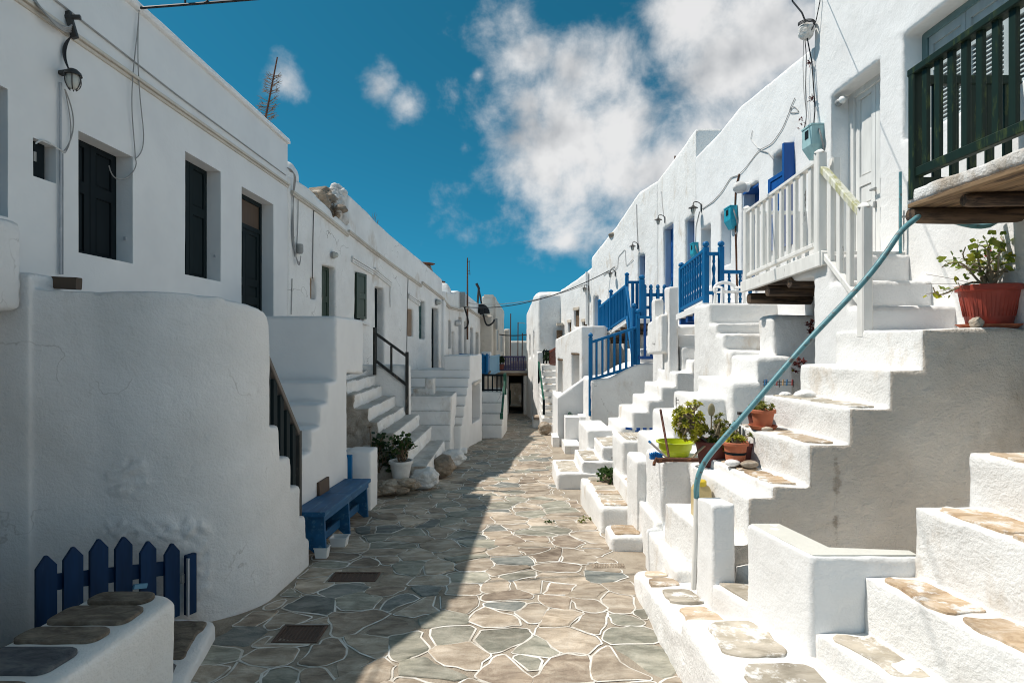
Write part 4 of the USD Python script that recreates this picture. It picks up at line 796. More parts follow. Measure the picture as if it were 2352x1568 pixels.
put(t, "baluster", beam((X(900, yf), yf - .05, Z(795, yf)), (X(900, yf), yf - .05, Z(858, yf)), .04, .04, up=(0, 1, 0)), "dark_rail")
# block stair facing the camera
t = thing("block_stair", "weathered white block stair with four tall courses, middle left", "staircase", (-1.6, 12.6, gz(12.5)))
z_ = [Z(v, 12.3) for v in (1012, 977, 946, 911)]; x1 = X(1037, 12.5)
pr = [(12.2, -1.6), (12.2, z_[0]), (12.28, z_[0] + .005), (12.30, z_[1]), (12.38, z_[1]), (12.40, z_[2]), (12.47, z_[2]), (12.5, z_[3]), (13.7, z_[3]), (13.7, -1.6)]
masonry(t, "body", profX(pr, X(935, 12.5), x1), "white_old", L=.05, it=2, amp=.026, freq=2.8, seed=41, amp2=.006, side=[(lambda c, n: n[:, 2] > .7, "tread", "tread_worn")], steps=[(12.0, 12.285, z_[0] - .3), (12.285, 12.385, z_[0] + .02), (12.385, 12.485, z_[1] + .02)], step_axis=(0, 1, 0))
masonry(t, "corner_block", mbox(X(950, 12.9), X(998, 12.9), 12.8, 13.2, z_[3] - .1, Z(892, 12.9)) + mbox(X(978, 12.9), X(998, 12.9), 12.8, 13.2, z_[3] - .1, Z(868, 12.9)), "white_rubble", L=.05, it=2, amp=.035, seed=42)
# stair with niche
t = thing("niche_stair", "smooth white stair with a square niche in its street side, middle left", "staircase", (-1.4, 14.6, gz(14)))
yb, xs = 14.4, X(1078, 14.4); ris = [(1053, 948), (1058, 926), (1062.5, 905), (1066, 888), (1069.5, 868), (1075, 850)]
poly = [(13.0, -1.7), (13.0, Z(972, 13.4))]
for i, (u, v) in enumerate(ris):
    y = 13.25 + i * .22; poly += [(y, poly[-1][1]), (y, Z(v + 1, 14.0))]
poly += [(yb + .05, poly[-1][1]), (yb + .05, Z(850, 14.4)), (15.85, Z(850, 14.4)), (15.85, -1.7)]
body = profZ([(xs - .09, 13.0), (xs + .02, yb), (xs + .24, 15.8), (-2.75, 15.8), (-2.75, 13.0)], -1.7, 3) ^ profX(poly, -4, 1)
par = profZ([(X(1019, yb), yb), (xs + .02, yb), (xs + .24, 15.8), (xs - .0, 15.9), (X(1019, yb), 15.2)], Z(852, yb), Z(816, yb))
body = body + par - profZ([(xs + .08, 14.62), (xs + .5, 14.72), (xs + .5, 15.62), (xs - 1.4, 15.62), (xs - 1.4, 14.62)], Z(973, 14.6), Z(886, 14.6))
masonry(t, "body", body, "white_clean", L=.05, it=1, amp=.006, freq=1.6, seed=51, side=[(lambda c, n: (n[:, 2] > .8) & (c[:, 1] < 14.43), "tread", "tread_worn")], steps=[(13.25 + .22 * i, 13.25 + .22 * (i + 1), Z(v + 1, 14) - .25) for i, (u, v) in enumerate(ris)][:6], step_axis=(0, 1, 0))
put(t, "niche_lintel", beam((xs + .10, 14.6, Z(882, 14.6)), (xs + .21, 15.64, Z(880, 14.6)), .04, .08), "beige_wall")
single("stub_block", rough(mbox(X(1052, 13.2), X(1073, 13.2), 12.95, 13.3, gz(13) - .2, Z(1030, 13.1)), L=.05, it=2, amp=.01)[:2], "white_old", "small white stone stub at the foot of the niche stair", "stone block", smooth=True)
# small far stair with green rail
t = thing("far_left_stair", "white stair with a green handrail at the far end of the left side", "staircase", (-.5, 16.8, gz(16.5)))
zz = [Z(v, 16.5) for v in (974, 950, 927, 903)]; pr = [(16.3, -2.2), (16.3, zz[0])]
for i in range(1, 4): pr += [(16.3 + .2 * i, zz[i - 1]), (16.3 + .2 * i, zz[i])]
pr += [(18.5, zz[3]), (18.5, -2.2)]
masonry(t, "body", profZ([(X(1107, 16.4), 16.2), (X(1153, 16.4), 16.2), (X(1165, 17.6), 18.6), (-1.3, 18.6)], -3, 2) ^ profX(pr, -3, 2), "white_old", L=.06, it=2, amp=.015, seed=61, side=[(lambda c, n: n[:, 2] > .75, "tread", "tread_worn")], steps=[(16.0, 16.49, zz[0] - .3), (16.49, 16.69, zz[0] + .02), (16.69, 16.89, zz[1] + .02)], step_axis=(0, 1, 0))
yr = 17.2; post = lambda u, va, vb, y, w_, m, nm: put(t, nm, beam(P(u, va, y), P(u, vb, y), w_, w_, up=(0, 1, 0)), m)
post(1109, 858, 906, yr, .10, "shutter_black", "railing_post"); put(t, "top_rail", beam(P(1109, 861, yr), P(1160, 861, yr), .06, .06), "shutter_black"); put(t, "bottom_rail", beam(P(1109, 895, yr), P(1153, 895, yr), .04, .04), "shutter_black")
for u in (1121, 1131, 1141.5, 1151): post(u, 861, 900, yr, .04, "shutter_black", "baluster")
post(1160, 858, 906, 17.0, .09, "green_rail", "railing_post"); put(t, "handrail", beam(P(1160.5, 858, 17.2), P(1152, 960, 16.1), .06, .09), "green_rail"); post(1152, 948, 962, 16.1, .09, "green_rail", "railing_foot")

# boulders, plants at the left foot of the stairs
def scatter_rock(name, label, u, v, y, r, seed, mt, sq=(1, 1, .7), group=None, amp=.3):
    c = P(u, v, y); c[2] = max(c[2], gz(y) - .02); q = rock(c + [0, 0, r * sq[2] * .6], r, seed, 4, sq, amp); return single(name, q, mt, label, "stone", smooth=35, group=group)
scatter_rock("boulder", "big whitewashed boulder at the foot of the rough stair, right of the white pot", 976, 1112, 9.0, .22, 71, "white_rubble", (1.05, .9, .75))
scatter_rock("boulder", "whitewashed boulder with a mossy top near the block stair", 1041, 1062, 10.9, .23, 72, "white_rubble", (1, 1, .7))
scatter_rock("boulder", "brown and white stone between the two whitewashed boulders", 1020, 1082, 10.0, .22, 73, "rubble", (.9, 1, .75))
for i, (u, v, r) in enumerate(((890, 1130, .11), (922, 1130, .10), (944, 1120, .11), (866, 1135, .09), (905, 1118, .12), (874, 1118, .10), (934, 1112, .10))):
    scatter_rock("field_stone", ["rounded brown stone nearest the bench end", "round grey brown stone below the white flowerpot", "flat brown stone touching the whitewashed boulder", "small brown stone beside the white pillar foot", "broad brown stone under the white flowerpot", "brown stone in the shade behind the white pillar", "brown stone tucked behind the white flowerpot"][i], u, v, 8.45 + .07 * (i % 3), r, 80 + i, "boulder", (1.25, 1, .62), "loose brown stones below the white flowerpot")
# ------------------------------------------------------------------ plants and pots
def leaf(c, d, up, L, W, cup=.15, lobes=False):
    """one leaf of eight triangles: base c, direction d, normal up, bent and cupped"""
    d = np.asarray(d, float) / np.linalg.norm(d); s = np.cross(d, up); s /= max(np.linalg.norm(s), 1e-6); n = np.cross(s, d)
    if lobes:
        a = np.linspace(-2.7, 2.7, 9); r = np.array([.5, .92, .8, 1.02, .88, 1.02, .8, .92, .5])
        V = [np.zeros(3)] + [d * (L * .5 + L * .55 * rr * math.cos(x)) + s * (W * .62 * rr * math.sin(x)) + n * (cup * L * abs(math.sin(x)) * rr) for x, rr in zip(a, r)]
        V[0] = d * L * .42
        return np.array(V) + c, np.array([(0, i, i + 1) for i in range(1, 9)])
    V = [np.zeros(3), d * L * .4 + s * W * .5 + n * cup * L * .5, d * L * .4, d * L * .4 - s * W * .5 + n * cup * L * .5, d * L * .8 + s * W * .33 + n * cup * L * .3 - n * .08 * L, d * L * .8 - n * .08 * L, d * L * .8 - s * W * .33 + n * cup * L * .3 - n * .08 * L, d * L - n * .16 * L]
    return np.array(V) + c, np.array([(0, 2, 1), (0, 3, 2), (1, 2, 5), (1, 5, 4), (2, 3, 6), (2, 6, 5), (4, 5, 7), (5, 6, 7)])
def rosette(c, ax, r, rng, n=14, W=.4):
    ax = np.asarray(ax, float) / np.linalg.norm(ax); a0 = np.cross(ax, [.3, .5, .8]); a0 /= np.linalg.norm(a0); b0 = np.cross(ax, a0); ms = []
    for i in range(n):
        a = i * 2.4; el_ = .2 + 1.1 * (1 - i / n); d = (a0 * math.cos(a) + b0 * math.sin(a)) * math.sin(el_) + ax * math.cos(el_)
        ms.append(leaf(c, d, ax, r * (.55 + .45 * math.sin(el_)) * rng.uniform(.85, 1.1), r * W, .25))
    return cat(*ms)
def flowerpot(t, c, r0, r1, hgt, mt, rim=.025, saucer=None, n=26, ribs=0):
    c = np.asarray(c, float); prof = [(0, .0), (r0 * .96, 0), (r0, .012), (r1 - .004, hgt - rim * 1.6), (r1 + rim * .5, hgt - rim * 1.5), (r1 + rim * .55, hgt - .006), (r1 + rim * .25, hgt), (r1 - .012, hgt - .004), (r1 - .02, hgt - .06), (0, hgt - .062)]
    p = put(t, "pot", lathe(prof, c, n), mt, smooth=35); put(t, "soil", lathe([(r1 - .014, -.004), (r1 * .5, .012), (0, .016)], c + [0, 0, hgt - .05], 18), "soil", smooth=True)
    if ribs:
        for k in range(ribs):
            a = 2 * math.pi * k / ribs; d = np.array([math.cos(a), math.sin(a), 0]); put(p, "rib", tube([c + d * (r0 + .001 + (r1 - r0) * .22) + [0, 0, hgt * .22], c + d * (r0 + (r1 - r0) * .80) + [0, 0, hgt * .80]], .0038, 5), mt)
    if saucer: put(t, "saucer", lathe([(0, -.022), (saucer * .8, -.022), (saucer, .008), (saucer - .012, .008), (saucer * .78, -.008), (0, -.008)], c, n), "terracotta", smooth=35)
def geranium(t, c, spread, hgt, nb, rng, mt, leafsz=.05, lean=(0, 0, 0), reach=(), stems="sandy_stem", flowers=0, leaves=9):
    c = np.asarray(c, float); st = []
    ends = [c + np.array([math.cos(a) * spread * rng.uniform(.25, 1), math.sin(a) * spread * rng.uniform(.25, .8), hgt * rng.uniform(.5, 1)]) + np.asarray(lean) for a in np.linspace(0, 6.28, nb, endpoint=False) + rng.uniform(-.3, .3, nb)] + [c + np.asarray(r) for r in reach]
    for e in ends:
        m1 = c + (e - c) * .35 + rng.normal(0, .025, 3) + [0, 0, .03]; m2 = c + (e - c) * .7 + rng.normal(0, .03, 3); ps = spline([c + rng.normal(0, .02, 3) * [1, 1, 0], m1, m2, e], 12); st.append(tube(ps, np.linspace(.010, .004, 12), 5))
        for k in range(leaves):
            s = rng.uniform(.5, 1.0); b = ps[int(s * 11)]; d = rng.normal(0, 1, 3) + [0, 0, .5] + (e - c) / np.linalg.norm(e - c); d /= np.linalg.norm(d); up = rng.normal(0, .4, 3) + [0, -.25, 1]
            pe = b + d * leafsz * .8; st.append(tube([b, pe], [.002, .0015], 3)); put(t, "leaf", leaf(pe, d + [0, 0, -.3], up, leafsz * (sz_ := rng.uniform(.5, 1.3)), leafsz * sz_ * rng.uniform(.9, 1.2), .16, True), mt if rng.random() < .86 else ("leaf_succulent" if mt == "leaf_geranium" else "leaf_mid"), smooth=True)
    put(t, "stems", cat(*st), stems, smooth=True)
    for i in range(flowers):
        e = ends[i]; put(t, "flower", cat(*[rosette(e + rng.normal(0, .012, 3) + [0, 0, .05], rng.normal(0, 1, 3), .022, rng, 5, .9) for _ in range(7)]), "flower_red")
def succulent(t, c, spread, hgt, n, r, rng, mt, stems="sandy_stem", squash=(1, 1, 1), ball=False):
    st = []
    for i in range(n):
        d = rng.normal(0, 1, 3); d[2] = d[2] if ball else abs(d[2]) * .8 - .05; d /= np.linalg.norm(d); e = c + d * [spread, spread, hgt] * rng.uniform(.6, 1.0) * np.asarray(squash) + [0, 0, 0 if ball else hgt * .35]
        put(t, "leaf_cluster", rosette(e, d + [0, 0, .5], r * rng.uniform(.75, 1.2), rng, 13), mt if rng.random() < .8 else "leaf_olive", smooth=True); st.append(tube(spline([c, (c + e) / 2 + rng.normal(0, .02, 3), e], 8), np.linspace(.010, .006, 8), 5))
    put(t, "stems", cat(*st), stems)
rng = np.random.default_rng(77)
# left: white pot with leafy plant, shaded shrubs
c = P(921, 1102, 8.75); t = thing("potted_plant", "leafy dark green plant in a white plastic pot on stones, left of the lane", "potted plant", c)
flowerpot(t, c, .115, .165, .30, "pot_white", .03, None); geranium(t, c + [0, 0, .27], .23, .42, 12, rng, "leaf_mid", .065, stems="twig", leaves=12)
for i, (u, v, y, hgt, sp, lab) in enumerate(((868, 1085, 8.9, .62, .16, "dark shaded shrub behind the white pillar"), (895, 1100, 9.0, .48, .17, "low dark leafy shrub just left of the white flowerpot"))):
    c = P(u, v, y); t = thing("shrub", lab, "shrub", c); geranium(t, c, sp, hgt, 8, rng, "leaf_dark", .07, stems="twig", leaves=12)
c = P(850, 1075, 8.7); t = thing("dry_flower_stalk", "thin dead flower stalk beside the shaded shrub", "dry plant", c); put(t, "stem", tube(spline([c, P(852, 1010, 8.7), P(849, 985, 8.7)], 8), .006, 5), "twig"); put(t, "seed_head", rosette(P(849, 983, 8.7), (0, 0, 1), .045, rng, 10), "twig")
# ------------------------------------------------------------------ LEFT FAR and the end of the lane
L3 = Facade((-2.04, 17.0), (-1.29, 24.0), (-1, 0))
h = thing("house", "far white house with a row of narrow grey blue doors, third on the left", "house", (-1.7, 20, -1.8))
roof = [L3.tz(u, v) for u, v in ((1016, 668), (1040, 672), (1053, 668), (1073, 676), (1090, 690), (1103.5, 701))]
w = L3.ext([(0.0, -2.2), (L3.len, -2.2)] + roof[::-1] + [(0, roof[0][1])], 0, .5)
ops = [opening(L3, *a) for a in ((1030, 1036.8, 735, 800), (1037.5, 1044, 762, 832), (1053.5, 1061.5, 728, 830), (1066.5, 1072, 738, 830), (1080, 1087.5, 753, 825), (1092.5, 1099.5, 763, 825))]
for i, (a, b, c, d_) in enumerate(ops): w = w - L3.box(a, b, c, d_, -.1, .25 if i != 1 else .12)
masonry(h, "wall", w, "white", L=.09, it=2, amp=.012, seed=91)
put(h, "rear_wall", L3.box(0, L3.len, -2.2, roof[-1][1] - .1, .52, 3), "white"); put(h, "roof", L3.box(0, L3.len, roof[-1][1] - .09, roof[-1][1] - .02, .5, 3), "white_clean")
for i, (a, b, c, d_) in enumerate(ops):
    put(h, "window_shutter" if i in (0, 1) else "door", L3.box(a, b, c, d_, .16 if i != 1 else .10, .2), ["shutter_black", "beige_wall", "blue_grey_door", "metal_grey", "blue_grey_door", "metal_grey"][i])
for (a, b) in (((1017, 690), (1030, 704)), ((1030, 704), (1062, 712)), ((1062, 700), (1104, 729))):
    A, B = L3.pt(*a, -.03), L3.pt(*b, -.03); put(h, "cornice", cat(beam(A, B, .09, .05), beam(A - [0, 0, .05], B - [0, 0, .05], .05, .03)), "beige_wall")
put(h, "pilaster", L3.box(-.05, .28, -1.5, L3.tz(1018, 690)[1], -.06, .02), "white_clean")
q = L3.pt(1045, 742, -.03); t = thing("bulkhead_light", "tiny white bulkhead light on the third left house", "wall lamp", q); put(t, "base", lathe([(0, 0), (.1, 0), (.1, .06), (.07, .14), (0, .16)], q, 14, axis=(1, 0, 0)), "cable_white", smooth=40)
c = L3.pt(1038, 672, .35); t = thing("white_chimney", "bulky white plastered chimney mound on the third left house", "chimney", c)
masonry(t, "body", M3.hull(mbox(-.30, .30, -.30, .30, -.3, .12) + mbox(-.2, .2, -.2, .2, .12, .30)).translate(list(c)), "white", L=.08, it=5, amp=.03, seed=93); put(t, "cap", rock(c + [0, 0, .33], .13, 4, 2, (1, 1, .4), .2), "rust")
q = L3.pt(1057, 690, -.05); t = thing("meter_cabinet", "grey electric cabinet high on the third left house", "electric box", q); put(t, "cabinet", mbox(q[0] - .05, q[0] + .12, q[1] - .12, q[1] + .12, q[2] - .22, q[2] + .28), "metal_grey"); put(t, "cable", tube(spline([q + [.1, 0, -.2], q + [.18, -.05, -.5], q + [.22, -.05, -.8], q + [.1, 0, -.95]], 14), .03, 6), "cable_black")
m0, m1 = L3.pt(1070.5, 702, -.05), L3.pt(1070, 592, -.05); m1 = np.array([m0[0], m0[1], Z(592, m0[1])]); t = thing("tv_mast", "tall thin aerial mast on the third left house", "aerial", m0)
put(t, "mast", tube([m0 - [0, 0, 1.2], m0, (m0 + m1) / 2, m1], [.035, .035, .028, .02], 6), "rust"); k = m1 + (m0 - m1) * .0
for s, L_ in ((.08, .09), (.28, .07), (.33, .09)): put(t, "element", beam(m1 + (m0 - m1) * s, m1 + (m0 - m1) * s + [L_ * 1.1, 0, .01], .015, .015), "metal_dark")
put(t, "boom", beam(m1 + (m0 - m1) * .06 + [.07, 0, 0], m1 + (m0 - m1) * .36 + [.09, 0, 0], .015, .015, up=(0, 1, 0)), "metal_dark")
# jut with black curved cowl and the house behind
h = thing("house", "pale house end under the black curved cowl, far left of the lane", "house", (-1.05, 25, -2))
masonry(h, "wall", mbox(-3.0, X(1131, 24), 24.0, 26.5, -2.4, Z(724, 24)), "beige_wall", L=.12, it=2, amp=.02, seed=95)
put(h, "parapet", mbox(-2.9, X(1107, 23.9), 23.9, 26, Z(728, 24), Z(704, 24)), "white")
cw = profY([(X(1102, 24.6), Z(722, 24.6)), (X(1102, 24.6), Z(703, 24.6)), (X(1112, 24.6), Z(703, 24.6))] + [(X(1112, 24.6) + .27 * math.sin(a), Z(722.5, 24.6) + .36 * math.cos(a)) for a in np.linspace(.15, 1.57, 8)], 23.4, 24.0)
t = thing("black_cowl", "black curved tank or cowl on the flat roof at the far left", "water tank", (X(1113, 24.6), 24.6, Z(722, 24.6))); put(t, "shell", cw, "black_tank", smooth=40); put(t, "side_box", mbox(X(1102, 23.3), X(1111, 23.3), 23.25, 23.42, Z(722, 23.3), Z(708, 23.3)), "black_tank")
t = thing("crooked_pipe_mast", "crooked dark pipe mast with a drooping cable above the black cowl", "mast", P(1097, 706, 23.7))
put(t, "pole", tube([P(1097, 706, 23.7), P(1098, 680, 23.7), P(1100, 662, 23.7), P(1094, 651, 23.7)], [.04, .045, .05, .06], 7), "metal_dark"); put(t, "cable", tube(spline([P(1095, 652, 23.6), P(1102, 675, 23.6), P(1107, 705, 23.6), P(1112, 730, 23.6), P(1121, 747, 23.6), P(1131, 742, 23.6), P(1135, 735, 23.7)], 40), .04, 6), "cable_black")
h = thing("house", "tall far house with grey weathered shutters, last on the left", "house", (-.8, 28, -2))
L4 = Facade((X(1133, 25.2), 25.2), (-.42, 31), (-1, 0))
w = L4.ext([(0, -2.6), (L4.len, -2.6), (L4.len, L4.tz(1157, 716)[1]), (0, L4.tz(1139, 684)[1])], 0, .5); o4 = [opening(L4, *a) for a in ((1138.8, 1145.6, 757, 806), (1150, 1155.5, 770, 808))]
for a, b, c, d_ in o4: w = w - L4.box(a, b, c, d_, -.1, .12)
masonry(h, "wall", w, "beige_wall", L=.12, it=2, amp=.02, seed=97); put(h, "front_wall", mbox(X(1120, 25.3), X(1139.5, 25.2) - .02, 25.3, 28, -2.6, Z(682, 25.3)), "beige_wall"); put(h, "rear_wall", L4.box(.2, L4.len, -2.6, L4.tz(1157, 716)[1] - .1, .52, 2), "beige_wall")
for a, b, c, d_ in o4: put(h, "shutter", L4.box(a, b, c, d_, .03, .08), "metal_grey")
put(h, "roof_parapet", beam(L4.W(0, L4.tz(1139, 684)[1], .2), L4.W(L4.len, L4.tz(1157, 716)[1], .2), .4, .12), "beige_wall")
single("far_service_box", mbox(X(1138, 25.1), X(1143, 25.1), 25.0, 25.16, Z(756, 25), Z(731, 25)), "metal_grey", "tall grey service box on the corner of the last left house", "electric box")
h = thing("house", "low pale house closing the end of the lane", "house", (.1, 38, -2.4))
masonry(h, "wall", mbox(-2.5, 3, 38, 41, -3, Z(783, 38)), "beige_wall", L=.2, it=1, amp=.02)
masonry(h, "side_wall", mbox(X(1158, 31.5), X(1171, 33), 31.2, 33.5, -3, Z(756, 32)), "beige_wall", L=.15, it=2, amp=.02)
for u, v0 in ((1190, 740), (1200, 765), (1173, 720)):
    t = thing("aerial_pole", {1190: "thin aerial pole with a side arm at the end of the lane", 1200: "short bare aerial pole at the end of the lane, right", 1173: "slim pole behind the last left house"}[u], "aerial", P(u - 1, 790, 36)); put(t, "pole", tube([P(u - 1, 845, 36), P(u, v0, 36)], .035, 6), "rust")
    if u == 1190: put(t, "arm", tube([P(1190, 741, 36), P(1197, 741, 36), P(1206, 743, 36)], .02, 5), "metal_grey")
# bridge balcony across the lane
t = thing("bridge_balcony", "purple railed balcony bridging the lane above a dark passage", "balcony", (0, 25.3, Z(858, 25.2)))
yb = 25.2; put(t, "deck", mbox(-1.0, .70, yb, yb + 1.9, Z(857, yb), Z(851, yb)), "beige_wall"); put(t, "beam", beam((-1.0, yb - .06, Z(859, yb)), (.68, yb - .06, Z(859, yb)), .1, .12), "bare_wood")
for k in range(4): put(t, "joist", beam((-1.0, yb + .2 + .4 * k, Z(860, yb)), (.66, yb + .2 + .4 * k, Z(860, yb)), .1, .1), "log_wood")
for v in (819, 849): put(t, "rail", beam(P(1144, v, yb), P(1207, v, yb), .06, .07), "purple_paint")
for u in np.linspace(1146, 1206, 17): put(t, "baluster", beam(P(u, 819, yb), P(u, 849, yb), .055, .03, up=(0, 1, 0)), "purple_paint")
c = P(1151, 848, 25.0); t = thing("balcony_plant", "small dark potted plant on the purple bridge balcony", "potted plant", c); flowerpot(t, c, .1, .13, .22, "pot_maroon"); put(t, "foliage", cat(*[rosette(c + np.array([rng.normal(0, .08), 0, .3 + rng.uniform(0, .22)]), rng.normal(0, 1, 3) + [0, 0, 1], .12, rng, 9, .5) for _ in range(14)]), "leaf_dark", kind="stuff")
# passage beneath
t = thing("covered_passage", "dark covered passage with rough white jambs under the bridge balcony", "passage", (0, 28, gz(28)))
masonry(t, "left_wall", mbox(-1.4, X(1168, 26.4), 26.1, 27.6, -3, Z(860, 26)), "white_rubble", L=.12, it=3, amp=.04, seed=101)
put(t, "left_far_wall", mbox(-1.6, X(1163, 29), 27.6, 33, -3, Z(855, 27)), "white_old"); put(t, "right_wall", mbox(X(1202, 27), 2.0, 26.2, 33, -3, Z(855, 27)), "white_old")
put(t, "ceiling", mbox(-1.6, 1.6, 27.2, 37.5, Z(856, 27), Z(846, 27)), "log_wood"); put(t, "arch_beam", mbox(-.4, .5, 30, 30.3, Z(880, 30), Z(862, 30)), "bare_wood"); put(t, "far_wall", mbox(-1.6, 1.6, 34.2, 37.9, -3.6, Z(850, 34)), "rubble")  # far wall coloured dark to paint in the passage gloom
put(t, "green_door", mbox(X(1171, 28.9), X(1173.5, 28.9), 28.5, 28.9, Z(929, 28.7), Z(896, 28.7)), "green_rail")
# blue balconies over the far left stair
t = thing("blue_balcony", "bright blue slatted balcony above the far left stair", "balcony", P(1112, 860, 18.6))
x0, x1 = X(1108, 18.4), X(1119, 18.4)
put(t, "deck", mbox(-1.6, x1 + .05, 18.4, 20.3, Z(862, 18.4), Z(858, 18.4)), "bare_wood")
for u in (1108.5, 1118.5): put(t, "corner_post", beam(P(u, 812, 18.4), P(u, 860, 18.4), .06, .06, up=(0, 1, 0)), "blue_paint")
for v in (817, 858): put(t, "front_rail", beam(P(1055, v - 3, 18.4), P(1119, v, 18.4), .05, .06), "blue_paint")
for u in np.linspace(1058, 1116, 18): put(t, "slat", beam(P(u, 815, 18.42), P(u, 858, 18.42), .06, .015, up=(0, 1, 0)), "blue_paint")
for k in np.linspace(0, 1, 12): put(t, "side_slat", beam((x1, 18.45 + 1.7 * k, Z(815, 18.4)), (x1, 18.45 + 1.7 * k, Z(858, 18.4)), .015, .1, up=(0, 1, 0)), "blue_paint")
t = thing("pale_blue_balcony", "pale blue boarded balcony beside the bright blue one, far left", "balcony", P(1132, 858, 20.5)); xa, xb = X(1122, 20.4), X(1146, 23.2)
put(t, "deck", profZ([(xa, 20.4), (xb, 23.2), (-1.8, 23.2), (-1.8, 20.4)], Z(861, 21), Z(857, 21)), "bare_wood")
for k in range(12):
    s0, s1 = k / 12 + .005, (k + 1) / 12 - .005; A, B = np.array([xa, 20.4]), np.array([xb, 23.2]); a, b = A + (B - A) * s0, A + (B - A) * s1; zt0, zb0 = Z(819, 21.4), Z(858, 21.4)
    put(t, "board", M3.hull(mbox(a[0], a[0] + .02, a[1], a[1] + .01, zb0, zt0) + mbox(b[0], b[0] + .02, b[1] - .01, b[1], zb0, zt0)), "blue_pale")
for v in (818, 858): put(t, "rail", beam((xa + .03, 20.38, Z(v, 21.4)), (xb + .03, 23.2, Z(v, 21.4)), .05, .06), "blue_pale")
put(t, "front_board", mbox(X(1100, 20.4), xa, 20.38, 20.41, Z(858, 21.4), Z(830, 21.4)), "blue_paint")
single("white_mattress", rough(mbox(X(1104, 20.8), X(1128, 20.8), 20.7, 21.3, Z(818, 20.8), Z(808, 20.8)), L=.06, it=5, amp=.02)[:2], "white_plastic", "white rolled cloth airing on the blue balcony rail", "cloth", smooth=True)
# ------------------------------------------------------------------ RIGHT: street front
XR = 3.5
R1 = Facade((XR, 0.2), (XR, 6.76), (1, 0)); R2 = Facade((XR, 6.76), (XR, 11.1), (1, 0)); R3 = Facade((XR, 11.1), (XR, 14.0), (1, 0)); R3b = Facade((XR, 14.0), (2.48, 18.1), (1, 0)); R4 = Facade((2.48, 18.1), (1.76, 21.2), (1, 0))
h = thing("house", "sunlit white house nearest on the right with a white panelled door and louvred window", "house", (XR, 3, -.4))
o = {"d": (R1.t(2020), R1.t(1909), CZ + .767, CZ + 2.69), "w": (3.85 - .2, R1.t(2074), CZ + 1.79, CZ + 2.74)}
w = R1.box(0, R1.len, -1.2, CZ + 4.7, 0, .55) - R1.box(*o["d"], -.1, .27) - R1.box(*o["w"], -.1, .25)
masonry(h, "wall", w, "white_clean", L=.05, it=1, amp=.010, freq=1.6, seed=111, amp2=.0025)
put(h, "rear_wall", R1.box(0, R1.len, -1.2, CZ + 4.4, .57, 5), "white_clean"); put(h, "roof", R1.box(0, R1.len, CZ + 4.41, CZ + 4.5, .55, 5), "white_clean")
a, b, c, d_ = o["d"]; fr = R1.box(a, b, c, d_, .19, .27) - R1.box(a + .06, b - .09, c - .1, d_ - .06, 0, 1); put(h, "door_frame", fr, "white_door")
panelled(h, "door", R1, a + .06, b - .09, c, d_ - .06, .215, "white_door", rows=(0, .2, .34, .5, 1))
put(h, "door_handle", cat(beam(R1.W(a + .40, c + .78, .215), R1.W(a + .40, c + .78, .165), .02, .02), beam(R1.W(a + .33, c + .78, .17), R1.W(a + .42, c + .78, .17), .02, .02), beam(R1.W(a + .40, c + .66, .21), R1.W(a + .40, c + .6, .20), .03, .03, up=(0, 1, 0))), "metal_grey")
a, b, c, d_ = o["w"]; put(h, "window_frame", R1.box(a, b, c, d_, .17, .25) - R1.box(a + .05, b - .06, c + .05, d_ - .06, 0, 1), "louvre_frame_teal")
for k in range(3):
    t0 = a + .05 + (b - a - .11) / 3 * k; t1 = t0 + (b - a - .11) / 3 - .008; sp = put(h, "louvre_shutter", R1.box(t0, t1, c + .05, d_ - .06, .185, .225) - R1.box(t0 + .05, t1 - .05, c + .10, c + .58, 0, 1) - R1.box(t0 + .05, t1 - .05, c + .65, d_ - .14, 0, .20), "grey_louvre")
    for q in range(13):
        z = c + .115 + q * .036; put(sp, "slat", beam(R1.W(t0 + .05, z, .205), R1.W(t1 - .05, z, .205), .034, .006, up=(-.8, 0, .6)), "grey_louvre")
h2 = thing("house", "white house with blue shutters and blue doorway behind the white wooden balcony", "house", (XR, 9, -.6))
roof = [(-.0, CZ + 3.42), (1.2, CZ + 3.52), (2.2, CZ + 3.60), (3.05, CZ + 3.52), (R2.len + .3, CZ + 3.50)]
o = {"s": opening(R2, 1823, 1775, 325, 560), "b": opening(R2, 1742, 1703, 415, 655), "c": opening(R2, 1678, 1655, 478, 604), "d": opening(R2, 1632, 1610, 513, 655)}
w = R2.ext([(0, -1.3), (R2.len, -1.3), (R2.len, CZ + 3.5)] + roof[::-1][1:], 0, .5)
for k, (a, b, c, d_) in o.items(): w = w - R2.box(a, b, c, d_, -.1, {"s": .16, "b": .28, "c": .20, "d": .22}[k])
masonry(h2, "wall", w, "white_clean", L=.055, it=1, amp=.012, freq=1.3, seed=113, amp2=.002)
put(h2, "rear_wall", R2.box(0, R2.len, -1.3, CZ + 3.2, .52, 5), "white_clean"); put(h2, "roof", R2.box(0, R2.len, CZ + 3.21, CZ + 3.3, .5, 5), "white_clean")
a, b, c, d_ = o["s"]; put(h2, "window_dark", R2.box(a, b, c, d_, .13, .15), "blue_grey_door")
sh = R2.box(a - .02, a + .03, c, d_ - .02, -.13, .02); put(h2, "open_shutter", sh, "blue_deep")
panelled(h2, "shutter", R2, a + .05, b + .06, c, d_ - .30, -.04, "blue_deep", leaves=1, rows=(0, .52, 1))
a, b, c, d_ = o["b"]; fr = R2.box(a - .0, b, c, d_, .03, .27) - R2.box(a + .02, b - .02, c - .1, d_ - .02, 0, 1); put(h2, "door_reveal", fr, "blue_wall"); put(h2, "door", R2.box(a + .02, b - .02, c, d_ - .02, .2, .25), "blue_deep")
put(h2, "door_lintel", R2.box(a + .001, b - .001, d_ - .05, d_ - .021, .02, .2), "blue_deep")
